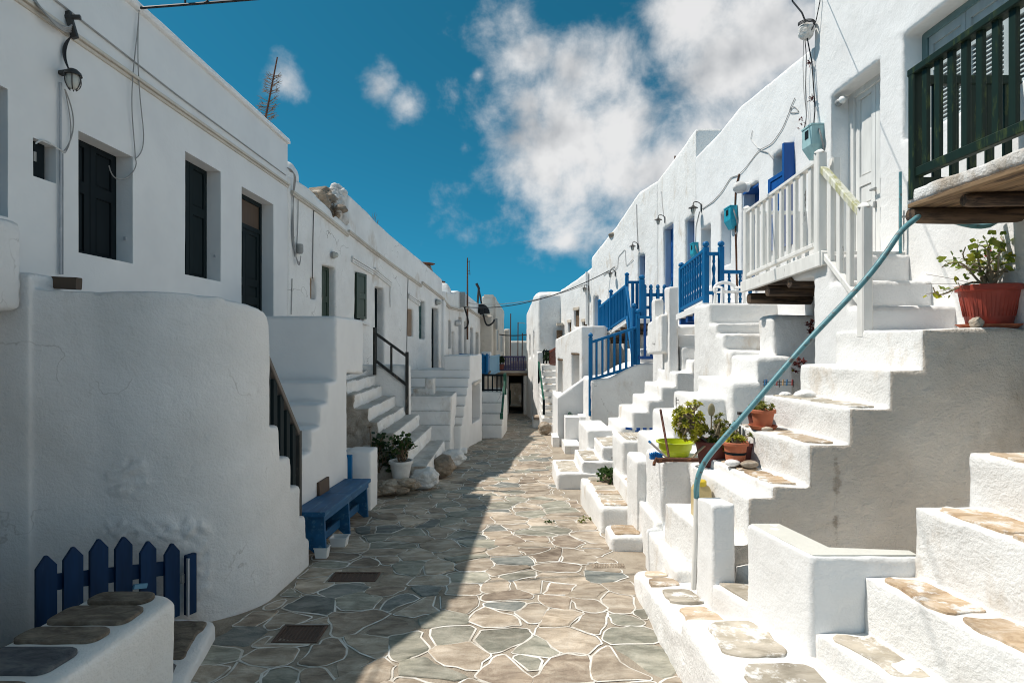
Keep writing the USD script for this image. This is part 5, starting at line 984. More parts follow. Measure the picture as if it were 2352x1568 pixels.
put(h2, "window_pane", R2.box(o["c"][0], o["c"][1], o["c"][2], o["c"][3], .17, .19), "blue_wall"); put(h2, "window_pane", R2.box(o["d"][0], o["d"][1], o["d"][2], o["d"][3], .19, .21), "blue_wall")
h3 = thing("house", "white house with two blue doors under a small lantern, third on the right", "house", (XR, 13, -.8))
o = {"a": opening(R3, 1594.9, 1573, 492, 660), "b": opening(R3, 1545, 1523, 510, 700)}
w = R3.box(0, R3.len + .02, -1.5, CZ + 4.03, 0, .5)
w = R3.ext([(0, -1.5), (R3.len, -1.5), (R3.len, CZ + 3.86), (1.2, CZ + 3.96), (0, CZ + 4.05)], 0, .5)
for k, (a, b, c, d_) in o.items(): w = w - R3.box(a, b, c, d_, -.1, .24)
masonry(h3, "wall", w, "white", L=.08, it=2, amp=.012, freq=1.3, seed=115)
put(h3, "gable_wall", mbox(XR + .1, XR + 5, 11.1, 11.5, 2, CZ + 4.0), "white"); put(h3, "rear_wall", R3.box(0.4, R3.len, -1.5, CZ + 3.6, .52, 5), "white"); put(h3, "roof", R3.box(.4, R3.len, CZ + 3.61, CZ + 3.7, .5, 5), "white")
for k, (a, b, c, d_) in o.items():
    put(h3, "door_jamb", R3.box(a, b, c, d_, .05, .235) - R3.box(a + .015, b - .015, c - 1, d_ - .015, 0, 1), "blue_wall"); panelled(h3, "door", R3, a + .02, b - .02, c, d_ - .02, .17, "blue_deep", leaves=1, rows=(0, .4, .8, 1))
    put(h3, "door_frame", R3.box(a + .016, a + .06, c, d_ - .016, .02, .16), "blue_paint")
h4 = thing("house", "white house with sloping roofline and a blue door behind the steep blue railing", "house", (3.0, 16, -.9))
rp = [R3b.tz(u, v) for u, v in ((1508, 395), (1470, 440), (1440, 482), (1415, 520), (1400, 538), (1362, 590))]
o = {"a": opening(R3b, 1480.5, 1465, 583, 710), "b": opening(R3b, 1374, 1362.5, 680, 775)}
w = R3b.ext([(0, -1.6), (R3b.len, -1.6), (R3b.len, rp[-1][1])] + rp[::-1][1:-1] + [(0, CZ + 3.86)], 0, .5)
for k, (a, b, c, d_) in o.items(): w = w - R3b.box(a, b, c, d_, -.1, .24)
masonry(h4, "wall", w, "white", L=.09, it=2, amp=.014, freq=1.2, seed=117)
put(h4, "rear_wall", R3b.box(0, R3b.len, -1.6, rp[-1][1] - .2, .52, 5), "white"); put(h4, "roof", R3b.box(0, R3b.len, rp[-1][1] - .2, rp[-1][1] - .1, .5, 5), "white")
for k, (a, b, c, d_) in o.items(): put(h4, "door", R3b.box(a, b, c, d_, .18, .23), "blue_deep" if k == "a" else "blue_grey_door"); put(h4, "door_jamb", R3b.box(a, b, c, d_, .05, .235) - R3b.box(a + .02, b - .02, c - 1, d_ - .02, 0, 1), "blue_wall")
h5 = thing("house", "low white house with three small boarded windows, fourth along the right", "house", (2.1, 19.6, -1.1))
rp = [R4.tz(u, v) for u, v in ((1358, 614), (1349, 622), (1322, 643), (1296, 664))]
wn = [opening(R4, *a) for a in ((1339, 1328, 728, 762), (1329, 1319, 722, 775), (1312, 1304, 748, 790))]
w = R4.ext([(0, -1.8), (R4.len, -1.8), (R4.len, rp[-1][1]), *rp[::-1][1:], (0, rp[0][1] + .02)], 0, .5)
wn = [(R4.t(u0), R4.t(u1), R4.z(u0, vb), R4.z(u0, vt)) for u0, u1, vt, vb in ((1348.5, 1337, 738, 766), (1329.5, 1318.5, 711, 750), (1311.5, 1304.5, 740, 766))]
for a, b, c, d_ in wn: w = w - R4.box(min(a, b), max(a, b), c, d_, -.1, .12)
masonry(h5, "wall", w, "white", L=.1, it=2, amp=.014, seed=119); put(h5, "rear_wall", R4.box(0, R4.len, -1.8, rp[-1][1] - .1, .52, 4), "white"); put(h5, "roof", R4.box(0, R4.len, rp[-1][1] - .09, rp[-1][1] - .02, .5, 4), "white")
for a, b, c, d_ in wn: wp = put(h5, "window", R4.box(min(a, b), max(a, b), c, d_, .07, .10), "bare_wood"); put(wp, "lintel", R4.box(min(a, b) - .04, max(a, b) + .04, d_ - .001, d_ + .09, -.03, .1), "beige_trim")
put(h5, "downpipe", tube([R4.pt(1352, 625, -.06), R4.pt(1352, 745, -.06)], .05, 8), "white_clean")
t = thing("corner_house", "square white house with a shaded front face jutting into the lane, far right", "house", (1.2, 23, -2))
fp = [(.95, 21.2), (3.2, 21.2), (3.2, 25.5), (.63, 25.5)]
body = profZ(fp, -3.2, 4) ^ profX([(21.2, -3.2), (21.2, Z(676, 21.2)), (21.6, Z(669, 21.4)), (22.5, Z(675, 22)), (25.5, Z(719, 25.5)), (25.5, -3.2)], -1, 5)
for ua, ub, va, vb in ((1215, 1218, 770, 822), (1224, 1226.5, 762, 817), (1221, 1223, 895, 960)):
    pa = lambda u: (lambda k: (k * 21.2 - .95) / (-.32 - k * 4.3))( (u - CU) / F)
    s0, s1 = pa(ub), pa(ua); A = np.array([.95, 21.2]) + np.array([-.32, 4.3]) * s0; B = np.array([.95, 21.2]) + np.array([-.32, 4.3]) * s1
    body = body - M3.hull(mbox(A[0] - .1, A[0] + .18, A[1], A[1] + .01, Z(vb, A[1]), Z(va, A[1])) + mbox(B[0] - .1, B[0] + .18, B[1] - .01, B[1], Z(vb, A[1]), Z(va, A[1])))
masonry(t, "wall", body, "white", L=.11, it=4, amp=.02, seed=121)
# distant fillers on the right beyond the corner house
t = thing("house", "plain white house in the gap behind the corner house, far right", "house", (3, 24, -2)); masonry(t, "wall", mbox(3.2, 8, 19.4, 34, -3, Z(690, 22)), "white", L=.25, it=1, amp=.02)
t = thing("brown_door_nook", "brown wooden door with a pale hood beside the corner house, far right", "doorway", P(1286, 800, 20.9))
put(t, "door", mbox(X(1279, 20.9), X(1292, 20.9), 20.95, 21.05, Z(800, 21), Z(758, 21)), "bare_wood"); put(t, "hood", mbox(X(1279, 20.8), X(1293, 20.8), 20.75, 21.1, Z(748, 21), Z(742, 21)), "beige_trim")

# ------------------------------------------------------------------ RIGHT: nearest stairs
t = thing("street_ledge", "low white ledge with tan capping stones along the right edge of the lane, foreground", "ledge", (1.15, 3.4, gz(3.4)))
lp = [(4.78, -2.4), (4.76, CZ - 1.87), (4.0, CZ - 1.73), (3.32, CZ - 1.645), (3.30, CZ - 1.56), (2.72, CZ - 1.53), (1.0, CZ - 1.52), (1.0, -2.4)]
fpn = [(1.0, 4.78), (1.55, 4.80), (1.7, 1.0), (.99, 1.0), (.955, 3.2), (.965, 4.0)]
body = profZ(fpn, -3, 2) ^ profX(lp, 0, 3)
masonry(t, "body", body, "white_old", L=.045, it=4, amp=.028, freq=3.4, seed=131, amp2=.006)
def ztop(y): return float(np.interp(y, [1.0, 2.72, 3.30, 3.32, 4.0, 4.76], [CZ - 1.52, CZ - 1.53, CZ - 1.56, CZ - 1.645, CZ - 1.73, CZ - 1.87]))
lz = lambda q: np.array([ztop(y) for y in np.atleast_2d(q)[:, 1]])
for i, (xa, xb, ya, yb_, mt) in enumerate(((1.04, 1.22, 4.50, 4.68, "tread_stone_tan"), (1.02, 1.23, 4.18, 4.45, "tread_stone_tan"), (1.03, 1.26, 3.78, 4.10, "tread_stone_grey"), (1.03, 1.26, 3.36, 3.70, "tread_stone_tan"), (1.05, 1.36, 2.82, 3.22, "tread_stone_grey"), (1.05, 1.42, 2.3, 2.76, "tread_stone_grey"))):
    po = blob_poly([(xa, ya), (xb, ya + .02), (xb - .02, yb_), (xa + .02, yb_ - .01)], 40 + i, .05, .02); put(t, "cap_stone", slab(po, .017, .04, .004, zfun=lz), mt, smooth=30)
t = thing("white_pier", "narrow white pier at the foot of the teal handrail, right foreground", "pillar", (1.34, 3.8, CZ - 1.6))
masonry(t, "body", M3.hull(mbox(1.25, 1.395, 3.64, 3.68, CZ - 1.9, CZ - 1.02) + mbox(1.25, 1.40, 3.9, 3.96, CZ - 1.9, CZ - 1.055)), "white_clean", L=.03, it=3, amp=.006, freq=4, seed=133, amp2=.003)
t = thing("yard_wall", "low white corner wall with a flat grey top beside the foreground steps", "wall", (1.6, 3.0, CZ - 1.6))
body = profZ([(1.357, 3.37), (1.545, 3.37), (1.62, 2.96), (1.454, 2.84)], CZ - 2.0, CZ - 1.05) + profZ([(1.454, 2.84), (1.60, 2.95), (2.02, 2.93), (2.02, 2.845)], CZ - 2.0, CZ - 1.052)
body = body + profZ([(1.25, 3.66), (1.357, 3.36), (1.6, 3.36), (1.6, 3.66)], CZ - 2.0, CZ - 1.515)
masonry(t, "body", body, "white_clean", L=.032, it=3, amp=.007, freq=4, seed=135, amp2=.003)
put(t, "flat_cap", profZ([(1.375, 3.355), (1.535, 3.355), (1.612, 2.968), (1.99, 2.925), (1.99, 2.865), (1.475, 2.862)], CZ - 1.056, CZ - 1.046), "cap_lime"); put(t, "sill_slab", slab([(1.29, 3.63), (1.37, 3.39), (1.56, 3.39), (1.56, 3.63)], CZ - 1.498, .03, .005), "tread_stone_grey")
t = thing("foreground_stair", "wide white foreground stair with tan stone treads climbing right, bottom right corner", "staircase", (2.1, 2.2, CZ - 1.9))
st = [(1.47, -1.416), (1.712, -1.142), (1.96, -.803), (2.225, -.543), (2.5, -.28), (2.78, -.03)]; body = None
sk = (.30, .20, .17, .15, .12, .1)
for (x, z), s in zip(st, sk):
    q = profZ([(x, 2.842), (x + s * 1.84, 1.0), (3.52, 1.0), (3.52, 2.842)], CZ - 2.4, CZ + z); body = q if body is None else body + q
masonry(t, "body", body, "white", L=.034, it=2, amp=.020, freq=3.0, seed=137, amp2=.004)
for i, ((x, z), (x2, _), s, s2) in enumerate(zip(st[:4], st[1:5], sk[:4], sk[1:5])):
    for k, (ya, yb_) in enumerate(((2.44, 2.79), (2.02, 2.40), (1.6, 1.98))):
        f0 = lambda y, x=x, s=s: x + s * (2.842 - y) + .03; f1 = lambda y, x=x2, s=s2: x + s * (2.842 - y) - .012
        if f1(ya) - f0(ya) < .07: continue
        po = blob_poly([(f0(ya), ya), (f1(ya), ya), (f1(yb_), yb_), (f0(yb_), yb_)], 60 + i * 5 + k, .035, .03)
        if po.geom_type == "Polygon" and po.area > .01: put(t, "tread_stone", slab(po, CZ + z + .012, .03, .003), ["tread_stone_grey", "tread_stone_ochre", "tread_stone_ochre", "tread_stone_tan"][i], smooth=30)
solid_thing("yard_floor", "small sunken yard floor between the corner wall and the stained stair side", mbox(1.5, 3.52, 2.9, 3.97, CZ - 2.2, CZ - 1.5), "white_stain", cat_="yard", L=.1, it=1, amp=.01)

# ------------------------------------------------------------------ RIGHT: big stair to the first landing
t = thing("landing_stair", "big white stair climbing to the red pot landing, its stained side facing the camera", "staircase", (2.6, 4.4, CZ - 1.9))
st = [(1.40, -1.37, .10), (1.60, -1.06, .06), (1.766, -.985, .12), (2.016, -.70, .15), (2.287, -.454, .14), (2.56, -.195, .10), (2.78, .085, .02)]; body = None
for i, (x, z, s) in enumerate(st):
    q = profZ([(x, 3.95), (3.52, 3.95), (3.52, 4.98), (x - s, 4.98)], CZ - 2.3, CZ + z); body = q if body is None else body + q
masonry(t, "body", body, "white", L=.034, it=2, amp=.020, freq=2.8, seed=141, amp2=.004, side=(lambda c, n: (n[:, 1] < -.55) & (c[:, 1] < 4.1), "side_wall", "stair_side"))  # camera-facing side coloured darker than the risers, its shade painted in
for i, ((x, z, s), (x2, _, s2)) in enumerate(zip(st[2:5], st[3:6])):
    for k, (ya, yb_) in enumerate(((4.02, 4.42), (4.46, 4.9))):
        f0 = lambda y, x=x, s=s: x - s * (y - 3.95) + .035; f1 = lambda y, x=x2, s=s2: x - s * (y - 3.95) - .04
        po = blob_poly([(f0(ya), ya), (f1(ya), ya), (f1(yb_), yb_), (f0(yb_), yb_)], 90 + i * 3 + k, .03, .03); put(t, "tread_stone", slab(po, CZ + z + .009, .03, .003), ["tread_stone_ochre", "tread_stone_tan", "tread_stone_grey"][i], smooth=30)
# flight beside the house up to the white door
t = thing("door_stair", "short white flight with three risers rising to the panelled white door", "staircase", (3.15, 4.9, CZ))
pr = [(4.60, CZ - 2.3), (4.60, CZ + .283), (4.86, CZ + .285), (4.862, CZ + .51), (5.13, CZ + .512), (5.132, CZ + .765), (5.95, CZ + .77), (5.95, CZ + .60), (5.42, CZ + .60), (5.42, CZ - 2.3)]
masonry(t, "body", profX(pr, 2.80, 3.52), "white_clean", L=.05, it=3, amp=.008, freq=2, seed=143, amp2=.002, steps=[(4.5, 4.87, CZ + .08), (4.87, 5.14, CZ + .30), (5.14, 6.0, CZ + .53)], step_axis=(0, 1, 0))
# white wooden balcony with railing
t = thing("white_balcony", "weathered white wooden balcony with square balusters on rough logs, right", "balcony", (3.1, 6.1, CZ + .6))
za, zb = CZ + .79, CZ + .70
deck = M3.hull(mbox(2.76, 3.5, 5.22, 5.24, za - .07, za) + mbox(2.76, 3.5, 6.98, 7.0, zb - .07, zb)); masonry(t, "deck", deck, "white_wood", L=.05, it=2, amp=.008, freq=6, seed=145)
for k in range(6): put(t, "floor_board", beam((2.84 + .12 * k, 5.23, za - .085), (2.84 + .12 * k, 6.98, zb - .085), .11, .025), "log_wood")  # dark wood colour puts shade into the gap below the deck
put(t, "fascia", beam((2.765, 5.21, za - .05), (2.765, 7.01, zb - .05), .04, .13), "white_wood")
put(t, "end_fascia", beam((2.76, 5.21, za - .05), (3.5, 5.21, za - .05), .04, .12), "white_wood")
for y, zc, r in ((5.36, za - .165, .05), (5.85, za - .20, .06), (6.35, za - .24, .065), (6.85, zb - .20, .07)):
    put(t, "log", tube([(2.78 if y > 5.5 else 2.86, y, zc), (3.1, y + .01, zc + .005), (3.52, y, zc)], [r * .9, r, r], 9), "log_wood", smooth=50)
xr_ = 2.79; TR = lambda y: float(np.interp(y, [5.28, 6.9], [CZ + 1.64, CZ + 1.53])); BR = lambda y: float(np.interp(y, [5.28, 6.9], [CZ + .89, CZ + .78]))
put(t, "post", cat(beam((xr_, 5.28, za), (xr_, 5.28, CZ + 1.70), .085, .085, up=(0, 1, 0)), lathe([(.058, 0), (.055, .012), (.02, .035), (0, .037)], (xr_, 5.28, CZ + 1.70), 4)), "white_wood")
put(t, "post", cat(beam((xr_, 6.92, zb), (xr_, 6.92, CZ + 1.57), .08, .08, up=(0, 1, 0)), lathe([(.055, 0), (.05, .012), (.02, .035), (0, .037)], (xr_, 6.92, CZ + 1.57), 4)), "white_wood")
put(t, "post", beam((2.93, 5.30, za), (2.93, 5.30, CZ + 1.66), .075, .075, up=(0, 1, 0)), "white_wood")
put(t, "handrail", beam((xr_, 5.3, TR(5.3)), (xr_, 6.9, TR(6.9)), .065, .035), "white_wood"); put(t, "bottom_rail", beam((xr_, 5.3, BR(5.3)), (xr_, 6.9, BR(6.9)), .05, .04), "white_wood")
for y in np.linspace(5.44, 6.78, 10): put(t, "baluster", beam((xr_, y, BR(y) - .0), (xr_, y, TR(y)), .036, .052, up=(0, 1, 0)), "white_wood")
put(t, "side_rail", beam((xr_, 6.95, TR(6.9)), (3.5, 6.95, TR(6.9)), .05, .035), "white_wood")
for x in np.linspace(2.92, 3.42, 5): put(t, "baluster", beam((x, 6.95, BR(6.9)), (x, 6.95, TR(6.9)), .04, .04, up=(0, 1, 0)), "white_wood")
# stair railing down to the newel
t = thing("white_stair_railing", "mossy white sloping stair railing with a tall newel post below the white door", "railing", (2.8, 4.9, CZ + .1))
n0 = np.array([2.80, 4.63, 0]); put(t, "newel_post", cat(beam((2.80, 4.63, CZ + .04), (2.80, 4.63, CZ + 1.06), .085, .085, up=(0, 1, 0)), lathe([(.06, 0), (.058, .01), (.025, .04), (0, .042)], (2.80, 4.63, CZ + 1.06), 4)), "white_wood")
put(t, "handrail", beam((2.80, 5.25, CZ + 1.55), (2.80, 4.66, CZ + 1.02), .065, .055), "white_wood_mossy"); put(t, "lower_rail", beam((2.80, 5.25, CZ + .80), (2.80, 4.66, CZ + .30), .055, .05), "white_wood")
for y in (5.12, 4.98, 4.83): zz_ = np.interp(y, [4.66, 5.25], [1.02, 1.55]); put(t, "baluster", beam((2.80, y, CZ + zz_ - .73), (2.80, y, CZ + zz_), .04, .055, up=(0, 1, 0)), "white_wood")
# dark green balcony
t = thing("green_balcony", "dark green slatted balcony on rough brown logs at the right edge", "balcony", (3.1, 3.2, CZ + .95))
yc, yn2, xc = 4.03, 1.4, 2.79
put(t, "corner_post", beam((xc, yc, CZ + .98), (xc, yc, CZ + 1.86), .075, .06, up=(0, 1, 0)), "balcony_green")
put(t, "handrail", beam((xc, yc + .03, CZ + 1.86), (xc, yn2, CZ + 1.88), .08, .05), "balcony_green"); put(t, "bottom_rail", beam((xc, yc, CZ + 1.16), (xc, yn2, CZ + 1.18), .05, .065), "balcony_green")
for k in range(22):
    y = yc - .10 - k * .115
    if y > yn2: put(t, "baluster", beam((xc, y, CZ + 1.16), (xc, y, CZ + 1.86), .028, .05, up=(0, 1, 0)), "balcony_green")
put(t, "end_handrail", beam((xc, yc, CZ + 1.80), (3.5, yc, CZ + 1.80), .05, .06), "balcony_green"); put(t, "end_bottom_rail", beam((xc, yc, CZ + 1.10), (3.5, yc, CZ + 1.10), .04, .06), "balcony_green")
for x in np.linspace(2.93, 3.42, 5): put(t, "end_baluster", beam((x, yc, CZ + 1.10), (x, yc, CZ + 1.80), .055, .025, up=(0, 1, 0)), "balcony_green")
masonry(t, "rendered_slab", mbox(2.755, 3.5, yn2, 4.075, CZ + .955, CZ + 1.045), "white_rubble", L=.04, it=3, amp=.012, freq=5, seed=151, amp2=.005)
for k in range(6): put(t, "plank", beam((2.80 + k * .125, yn2, CZ + .935), (2.80 + k * .125, 4.04, CZ + .935), .118, .03), "old_plank")
put(t, "log", tube(spline([(2.75, 4.03, CZ + .875), (3.0, 4.04, CZ + .87), (3.5, 4.02, CZ + .88)], 12), np.r_[.045, np.full(11, .058)], 10), "log_wood", smooth=50)
put(t, "log", tube(spline([(2.80, 3.62, CZ + .875), (3.1, 3.60, CZ + .88), (3.5, 3.62, CZ + .88)], 12), np.r_[.035, np.full(11, .045)], 10), "log_wood", smooth=50)
for y in (3.1, 2.55, 2.0): put(t, "log", tube([(2.8, y, CZ + .875), (3.15, y, CZ + .87), (3.5, y, CZ + .88)], .045, 9), "log_wood", smooth=50)
# ------------------------------------------------------------------ RIGHT: pipe, pots, middle ground
pipe = [PX(1593, 1352, 1.235), (1.245, 3.95, Z(1240, 3.95)), (1.25, 3.95, Z(1142, 3.95))]
t = thing("teal_handrail", "long bent teal iron pipe handrail, its foot painted white, right foreground", "handrail", pipe[0])
put(t, "white_foot", tube(pipe, .0185, 10), "white_wood", smooth=50)
tp_ = [(1.25, 3.95, Z(1143, 3.95)), (X(1601, 3.93), 3.93, Z(1108, 3.93)), (X(1613, 3.93), 3.93, Z(1070, 3.93)), (X(1640, 3.93), 3.93, Z(1032, 3.93)), (X(1690, 3.93), 3.93, Z(975, 3.93)), (X(1880, 3.93), 3.93, Z(757, 3.93)), (X(2040, 3.93), 3.93, Z(574, 3.93)), (X(2080, 3.93), 3.94, Z(522, 3.93)), (X(2106, 3.98), 3.98, Z(500, 3.98)), (X(2124, 4.12), 4.12, Z(486, 4.12)), (3.05, 4.15, CZ + .885), (3.46, 4.15, CZ + .89)]
put(t, "pipe", tube(spline(tp_, 60), .0185, 10), "teal_pipe_paint", smooth=50); put(t, "collar", tube([np.array([X(1683, 3.93), 3.93, Z(983, 3.93)]), np.array([X(1692, 3.93), 3.93, Z(972, 3.93)])], .023, 10), "teal_pipe_paint", smooth=50)
y = YX(2068, 3.44); t = thing("teal_standpipe", "short upright teal pipe fixed to the wall right of the white door", "pipe", (3.44, y, Z(582, y))); put(t, "pipe", tube([(3.44, y, Z(582, y)), (3.44, y, Z(395, y))], .012, 8), "teal_pipe_paint"); put(t, "clip", mbox(3.44, 3.5, y - .01, y + .01, Z(500, y), Z(496, y)), "metal_grey"); put(t, "rusty_stub", beam((3.47, y + .05, Z(560, y)), (3.47, y + .05, Z(470, y)), .015, .02, up=(0, 1, 0)), "rust")
# red pot
c = np.array([X(2272, 4.16), 4.16, CZ + .115]); t = thing("red_flowerpot", "big ribbed red plastic pot with a straggly geranium on the landing, right", "potted plant", c)
flowerpot(t, c, .135, .185, .285, "pot_red", .028, .20, 34, 40)
geranium(t, c + [0, 0, .25], .20, .34, 8, rng, "leaf_geranium", .05, reach=((-.36, -.03, .16), (-.40, 0, .02), (-.20, -.04, .30), (.14, -.05, .27), (.08, 0, .38), (-.05, -.1, .36)), flowers=2, leaves=11)
wire = [tube(spline([c + [-.05, 0, .28], c + [-.25, -.03, .26 + .03 * i], c + [-.47, -.03, .22 + .07 * i]], 8), .0015, 4) for i in range(3)]; put(t, "dry_stem", cat(*wire), "twig")
single("pebble", rock((c[0] - .20, c[1] - .14, CZ + .125), .045, 7, 4, (1, .8, .9), .25), "boulder", "grey pebble leaning on the red pot saucer", "stone", smooth=35)
# orange pots and pebbles on the stair
tr = CZ - .695
def pot_thing(name, label, u, v, y, r0, r1, hgt, mt, sau=None, zz=None, group=None):
    c = P(u, v, y)
    if zz is not None: c[2] = zz
    t = thing(name, label, "potted plant", c, group); flowerpot(t, c + [0, 0, .022 if sau else 0], r0, r1, hgt, mt, .018, sau, 24); return t, c
t, c = pot_thing("terracotta_pot", "bright terracotta pot with small succulents on the stair, upper of the group", 1752, 998, 4.65, .068, .090, .135, "terracotta", .11, tr - .0); succulent(t, c + [0, 0, .13], .09, .06, 13, .042, rng, "leaf_olive")
t, c = pot_thing("dark_terracotta_pot", "dark red pot half hidden behind the bright terracotta one", 1738, 990, 4.86, .06, .08, .13, "pot_maroon", None, tr - .0); succulent(t, c + [0, 0, .12], .06, .05, 6, .03, rng, "leaf_olive")
zst = CZ - .975
t, c = pot_thing("banded_pot", "terracotta pot with a blackened band and yellow green succulent, front of the group", 1689, 1076, 4.62, .072, .092, .165, "terracotta", None, zst + .02); put(t, "dark_band", lathe([(.0765, .055), (.0835, .085), (.0837, .086), (.0763, .054)], c, 24), "shutter_black", smooth=True); succulent(t, c + [0, 0, .15], .07, .05, 12, .040, rng, "leaf_succulent")
t, c = pot_thing("large_maroon_pot", "large dark maroon pot with a big sprawling succulent bush, right of the lime basin", 1636, 1076, 4.95, .10, .14, .25, "pot_maroon", None, Z(1078, 4.95)); succulent(t, c + [-.185, .02, .415], .15, .165, 75, .048, rng, "leaf_succulent", ball=True); succulent(t, c + [.04, -.03, .30], .13, .16, 36, .046, rng, "leaf_olive", ball=True); put(t, "main_stem", tube(spline([c + [0, 0, .2], c + [-.08, 0, .27], c + [-.2, 0, .34]], 8), .014, 6), "sandy_stem")
put(t, "trailing_stem", tube(spline([c + [0, -.05, .26], c + [-.12, -.1, .2], c + [-.2, -.1, .12]], 10), .01, 5), "sandy_stem")
t, c = pot_thing("shaded_pot", "brown pot with olive succulents behind the teal handrail", 1708, 1050, 4.72, .07, .09, .14, "pot_maroon", None, Z(1053, 4.72)); succulent(t, c + [-.03, 0, .13], .13, .12, 18, .05, rng, "leaf_olive")
c = P(1634, 975, 5.0); t = thing("prickly_pear", "pale spiky cactus pad on a thin stem above the succulent bush", "cactus", c); put(t, "stem", tube([c + [0, 0, -.05], c + [0, 0, .10]], .006, 6), "sandy_stem")
put(t, "pad", lathe([(0, .07), (.022, .085), (.032, .12), (.028, .155), (.014, .18), (0, .185)], (0, 0, 0), 12)[0] * [1, .35, 1] + c if False else (lathe([(0, .07), (.022, .085), (.032, .12), (.028, .155), (.014, .18), (0, .185)], (0, 0, 0), 12)[0] * [1, .35, 1] + c, lathe([(0, .07), (.022, .085), (.032, .12), (.028, .155), (.014, .18), (0, .185)], (0, 0, 0), 12)[1]), "leaf_pale", smooth=True)
for i, (u, v, y, r, zz_, lab) in enumerate(((1683, 1081, 4.56, .05, zst + .01, "pale oval pebble in front of the banded pot"), (1722, 1083, 4.5, .055, zst + .01, "grey brown pebble right of the banded pot"), (1762, 1000, 4.55, .036, tr + .0, "small buff pebble in front of the terracotta saucer"), (1804, 931, 4.85, .042, CZ - .455, "left white pebble on the upper tread"), (1849, 929, 4.72, .07, CZ - .455, "long white pebble on the upper tread"))):
    c = P(u, v, y); c[2] = zz_ + r * .35; single("pebble", rock(c, r, 20 + i, 3, (1.2, .9, .55), .14), "boulder" if i in (1, 2) else "white_old", lab, "stone", smooth=True, group="pebbles among the pots")
c = np.array([1.475, 4.55, CZ - 1.355]); t = thing("plastic_canister", "yellow capped translucent plastic canister behind the teal handrail", "canister", c)
put(t, "canister", M3.hull(mbox(-.065, .065, -.05, .05, 0, .2) + mbox(-.05, .05, -.04, .04, .2, .235)).translate(list(c)), "oil_plastic"); put(t, "cap", lathe([(0, 0), (.046, 0), (.046, .035), (.04, .042), (0, .042)], c + [-.005, 0, .233], 18), "yellow_plastic", smooth=35)
sl = CZ - .43; t = thing("solar_stake", "small solar garden lamp on a stake among the pots", "garden lamp", P(1690, 1010, 4.8)); put(t, "stake", tube([P(1700, 1010, 4.8), P(1700, 978, 4.8)], .009, 6), "metal_grey"); put(t, "bracket", cat(tube([P(1698, 978, 4.8), P(1696, 955, 4.8)], .003, 4), tube([P(1702, 978, 4.8), P(1704, 955, 4.8)], .003, 4)), "metal_dark"); q = P(1700, 949, 4.8); put(t, "lamp", mbox(q[0] - .018, q[0] + .018, q[1] - .018, q[1] + .018, q[2] - .012, q[2] + .012), "metal_dark")

def pbox(u0, u1, vt, y0, y1, zb, vtf=None): return mbox(X(u0, y0), X(u1, y0), y0, y1, zb, Z(vt, y0))
# low white blocks beyond the pier
t = thing("planter_block", "white box block with a rusty pipe and lime basin on top, right of the lane", "block", (1.55, 5.5, CZ - 1.7))
body = mbox(1.36, 1.78, 5.3, 5.95, CZ - 2.3, CZ - 1.085) + mbox(1.36, 2.2, 4.75, 5.32, CZ - 2.3, CZ - 1.66) + mbox(1.62, 2.3, 4.93, 6.3, CZ - 2.3, CZ - 1.10)
body = body + mbox(1.70, 2.1, 4.30, 5.0, CZ - 2.3, CZ - 1.36)
masonry(t, "body", body, "white_old", L=.045, it=4, amp=.012, freq=2.6, seed=161, amp2=.004)
for xa, xb, ya, yb_, mt in ((1.40, 1.66, 5.05, 5.25, "tread_stone_tan"), (1.40, 1.64, 4.86, 5.02, "tread_stone_ochre")): put(t, "tread_stone", slab(blob_poly([(xa, ya), (xb, ya), (xb, yb_), (xa, yb_)], 33, .03), CZ - 1.648, .03, .005), mt, smooth=30)
t = thing("lane_wall", "lit white wall stepping down along the right of the lane to the ledge", "wall", (1.3, 5.6, CZ - 2))
body = mbox(1.22, 1.40, 4.35, 5.35, CZ - 2.4, CZ - 1.70) + mbox(1.27, 1.45, 5.95, 6.45, CZ - 2.4, Z(1046, 6.2)) + mbox(1.30, 1.75, 5.3, 7.55, CZ - 2.4, Z(1102, 6.9)) + mbox(1.33, 1.72, 7.05, 7.75, CZ - 2.4, Z(1011, 7.1))
masonry(t, "body", body, "white", L=.045, it=4, amp=.010, freq=2.6, seed=163, amp2=.003)
put(t, "tread_stone", slab(blob_poly([(1.36, 6.5), (1.70, 6.5), (1.70, 6.98), (1.36, 6.98)], 36, .04, .03), Z(1102, 6.9) + .014, .03, .005), "tread_stone_tan", smooth=30)
for k in range(4): put(t, "slate_strip", slab([(1.40 + .07 * k, 7.12), (1.455 + .07 * k, 7.12), (1.455 + .07 * k, 7.7), (1.40 + .07 * k, 7.7)], Z(1011, 7.1) + .01, .03, .004), "tread_stone_grey")
t = thing("raised_pavement", "raised white platform with long tan paving stones beside the lane, right", "platform", (1.15, 7.2, gz(7.2)))
masonry(t, "body", profZ([(.99, 6.5), (1.36, 6.5), (1.36, 7.95), (.93, 7.95)], gz(7) - .3, CZ - 1.845), "white", L=.05, it=4, amp=.012, freq=2.6, seed=165, amp2=.003)
for k in range(6): ya = 6.56 + k * .23; put(t, "paving_stone", slab(blob_poly([(1.04, ya), (1.33, ya + .01), (1.33, ya + .2), (1.03, ya + .2)], 50 + k, .025, .02), CZ - 1.832, .03, .005), "tread_stone_grey" if k % 2 else "tread_stone_tan", smooth=30)
t = thing("single_step", "single low white step with one tan stone, beside the lane, right", "step", (1.13, 5.98, gz(6)))
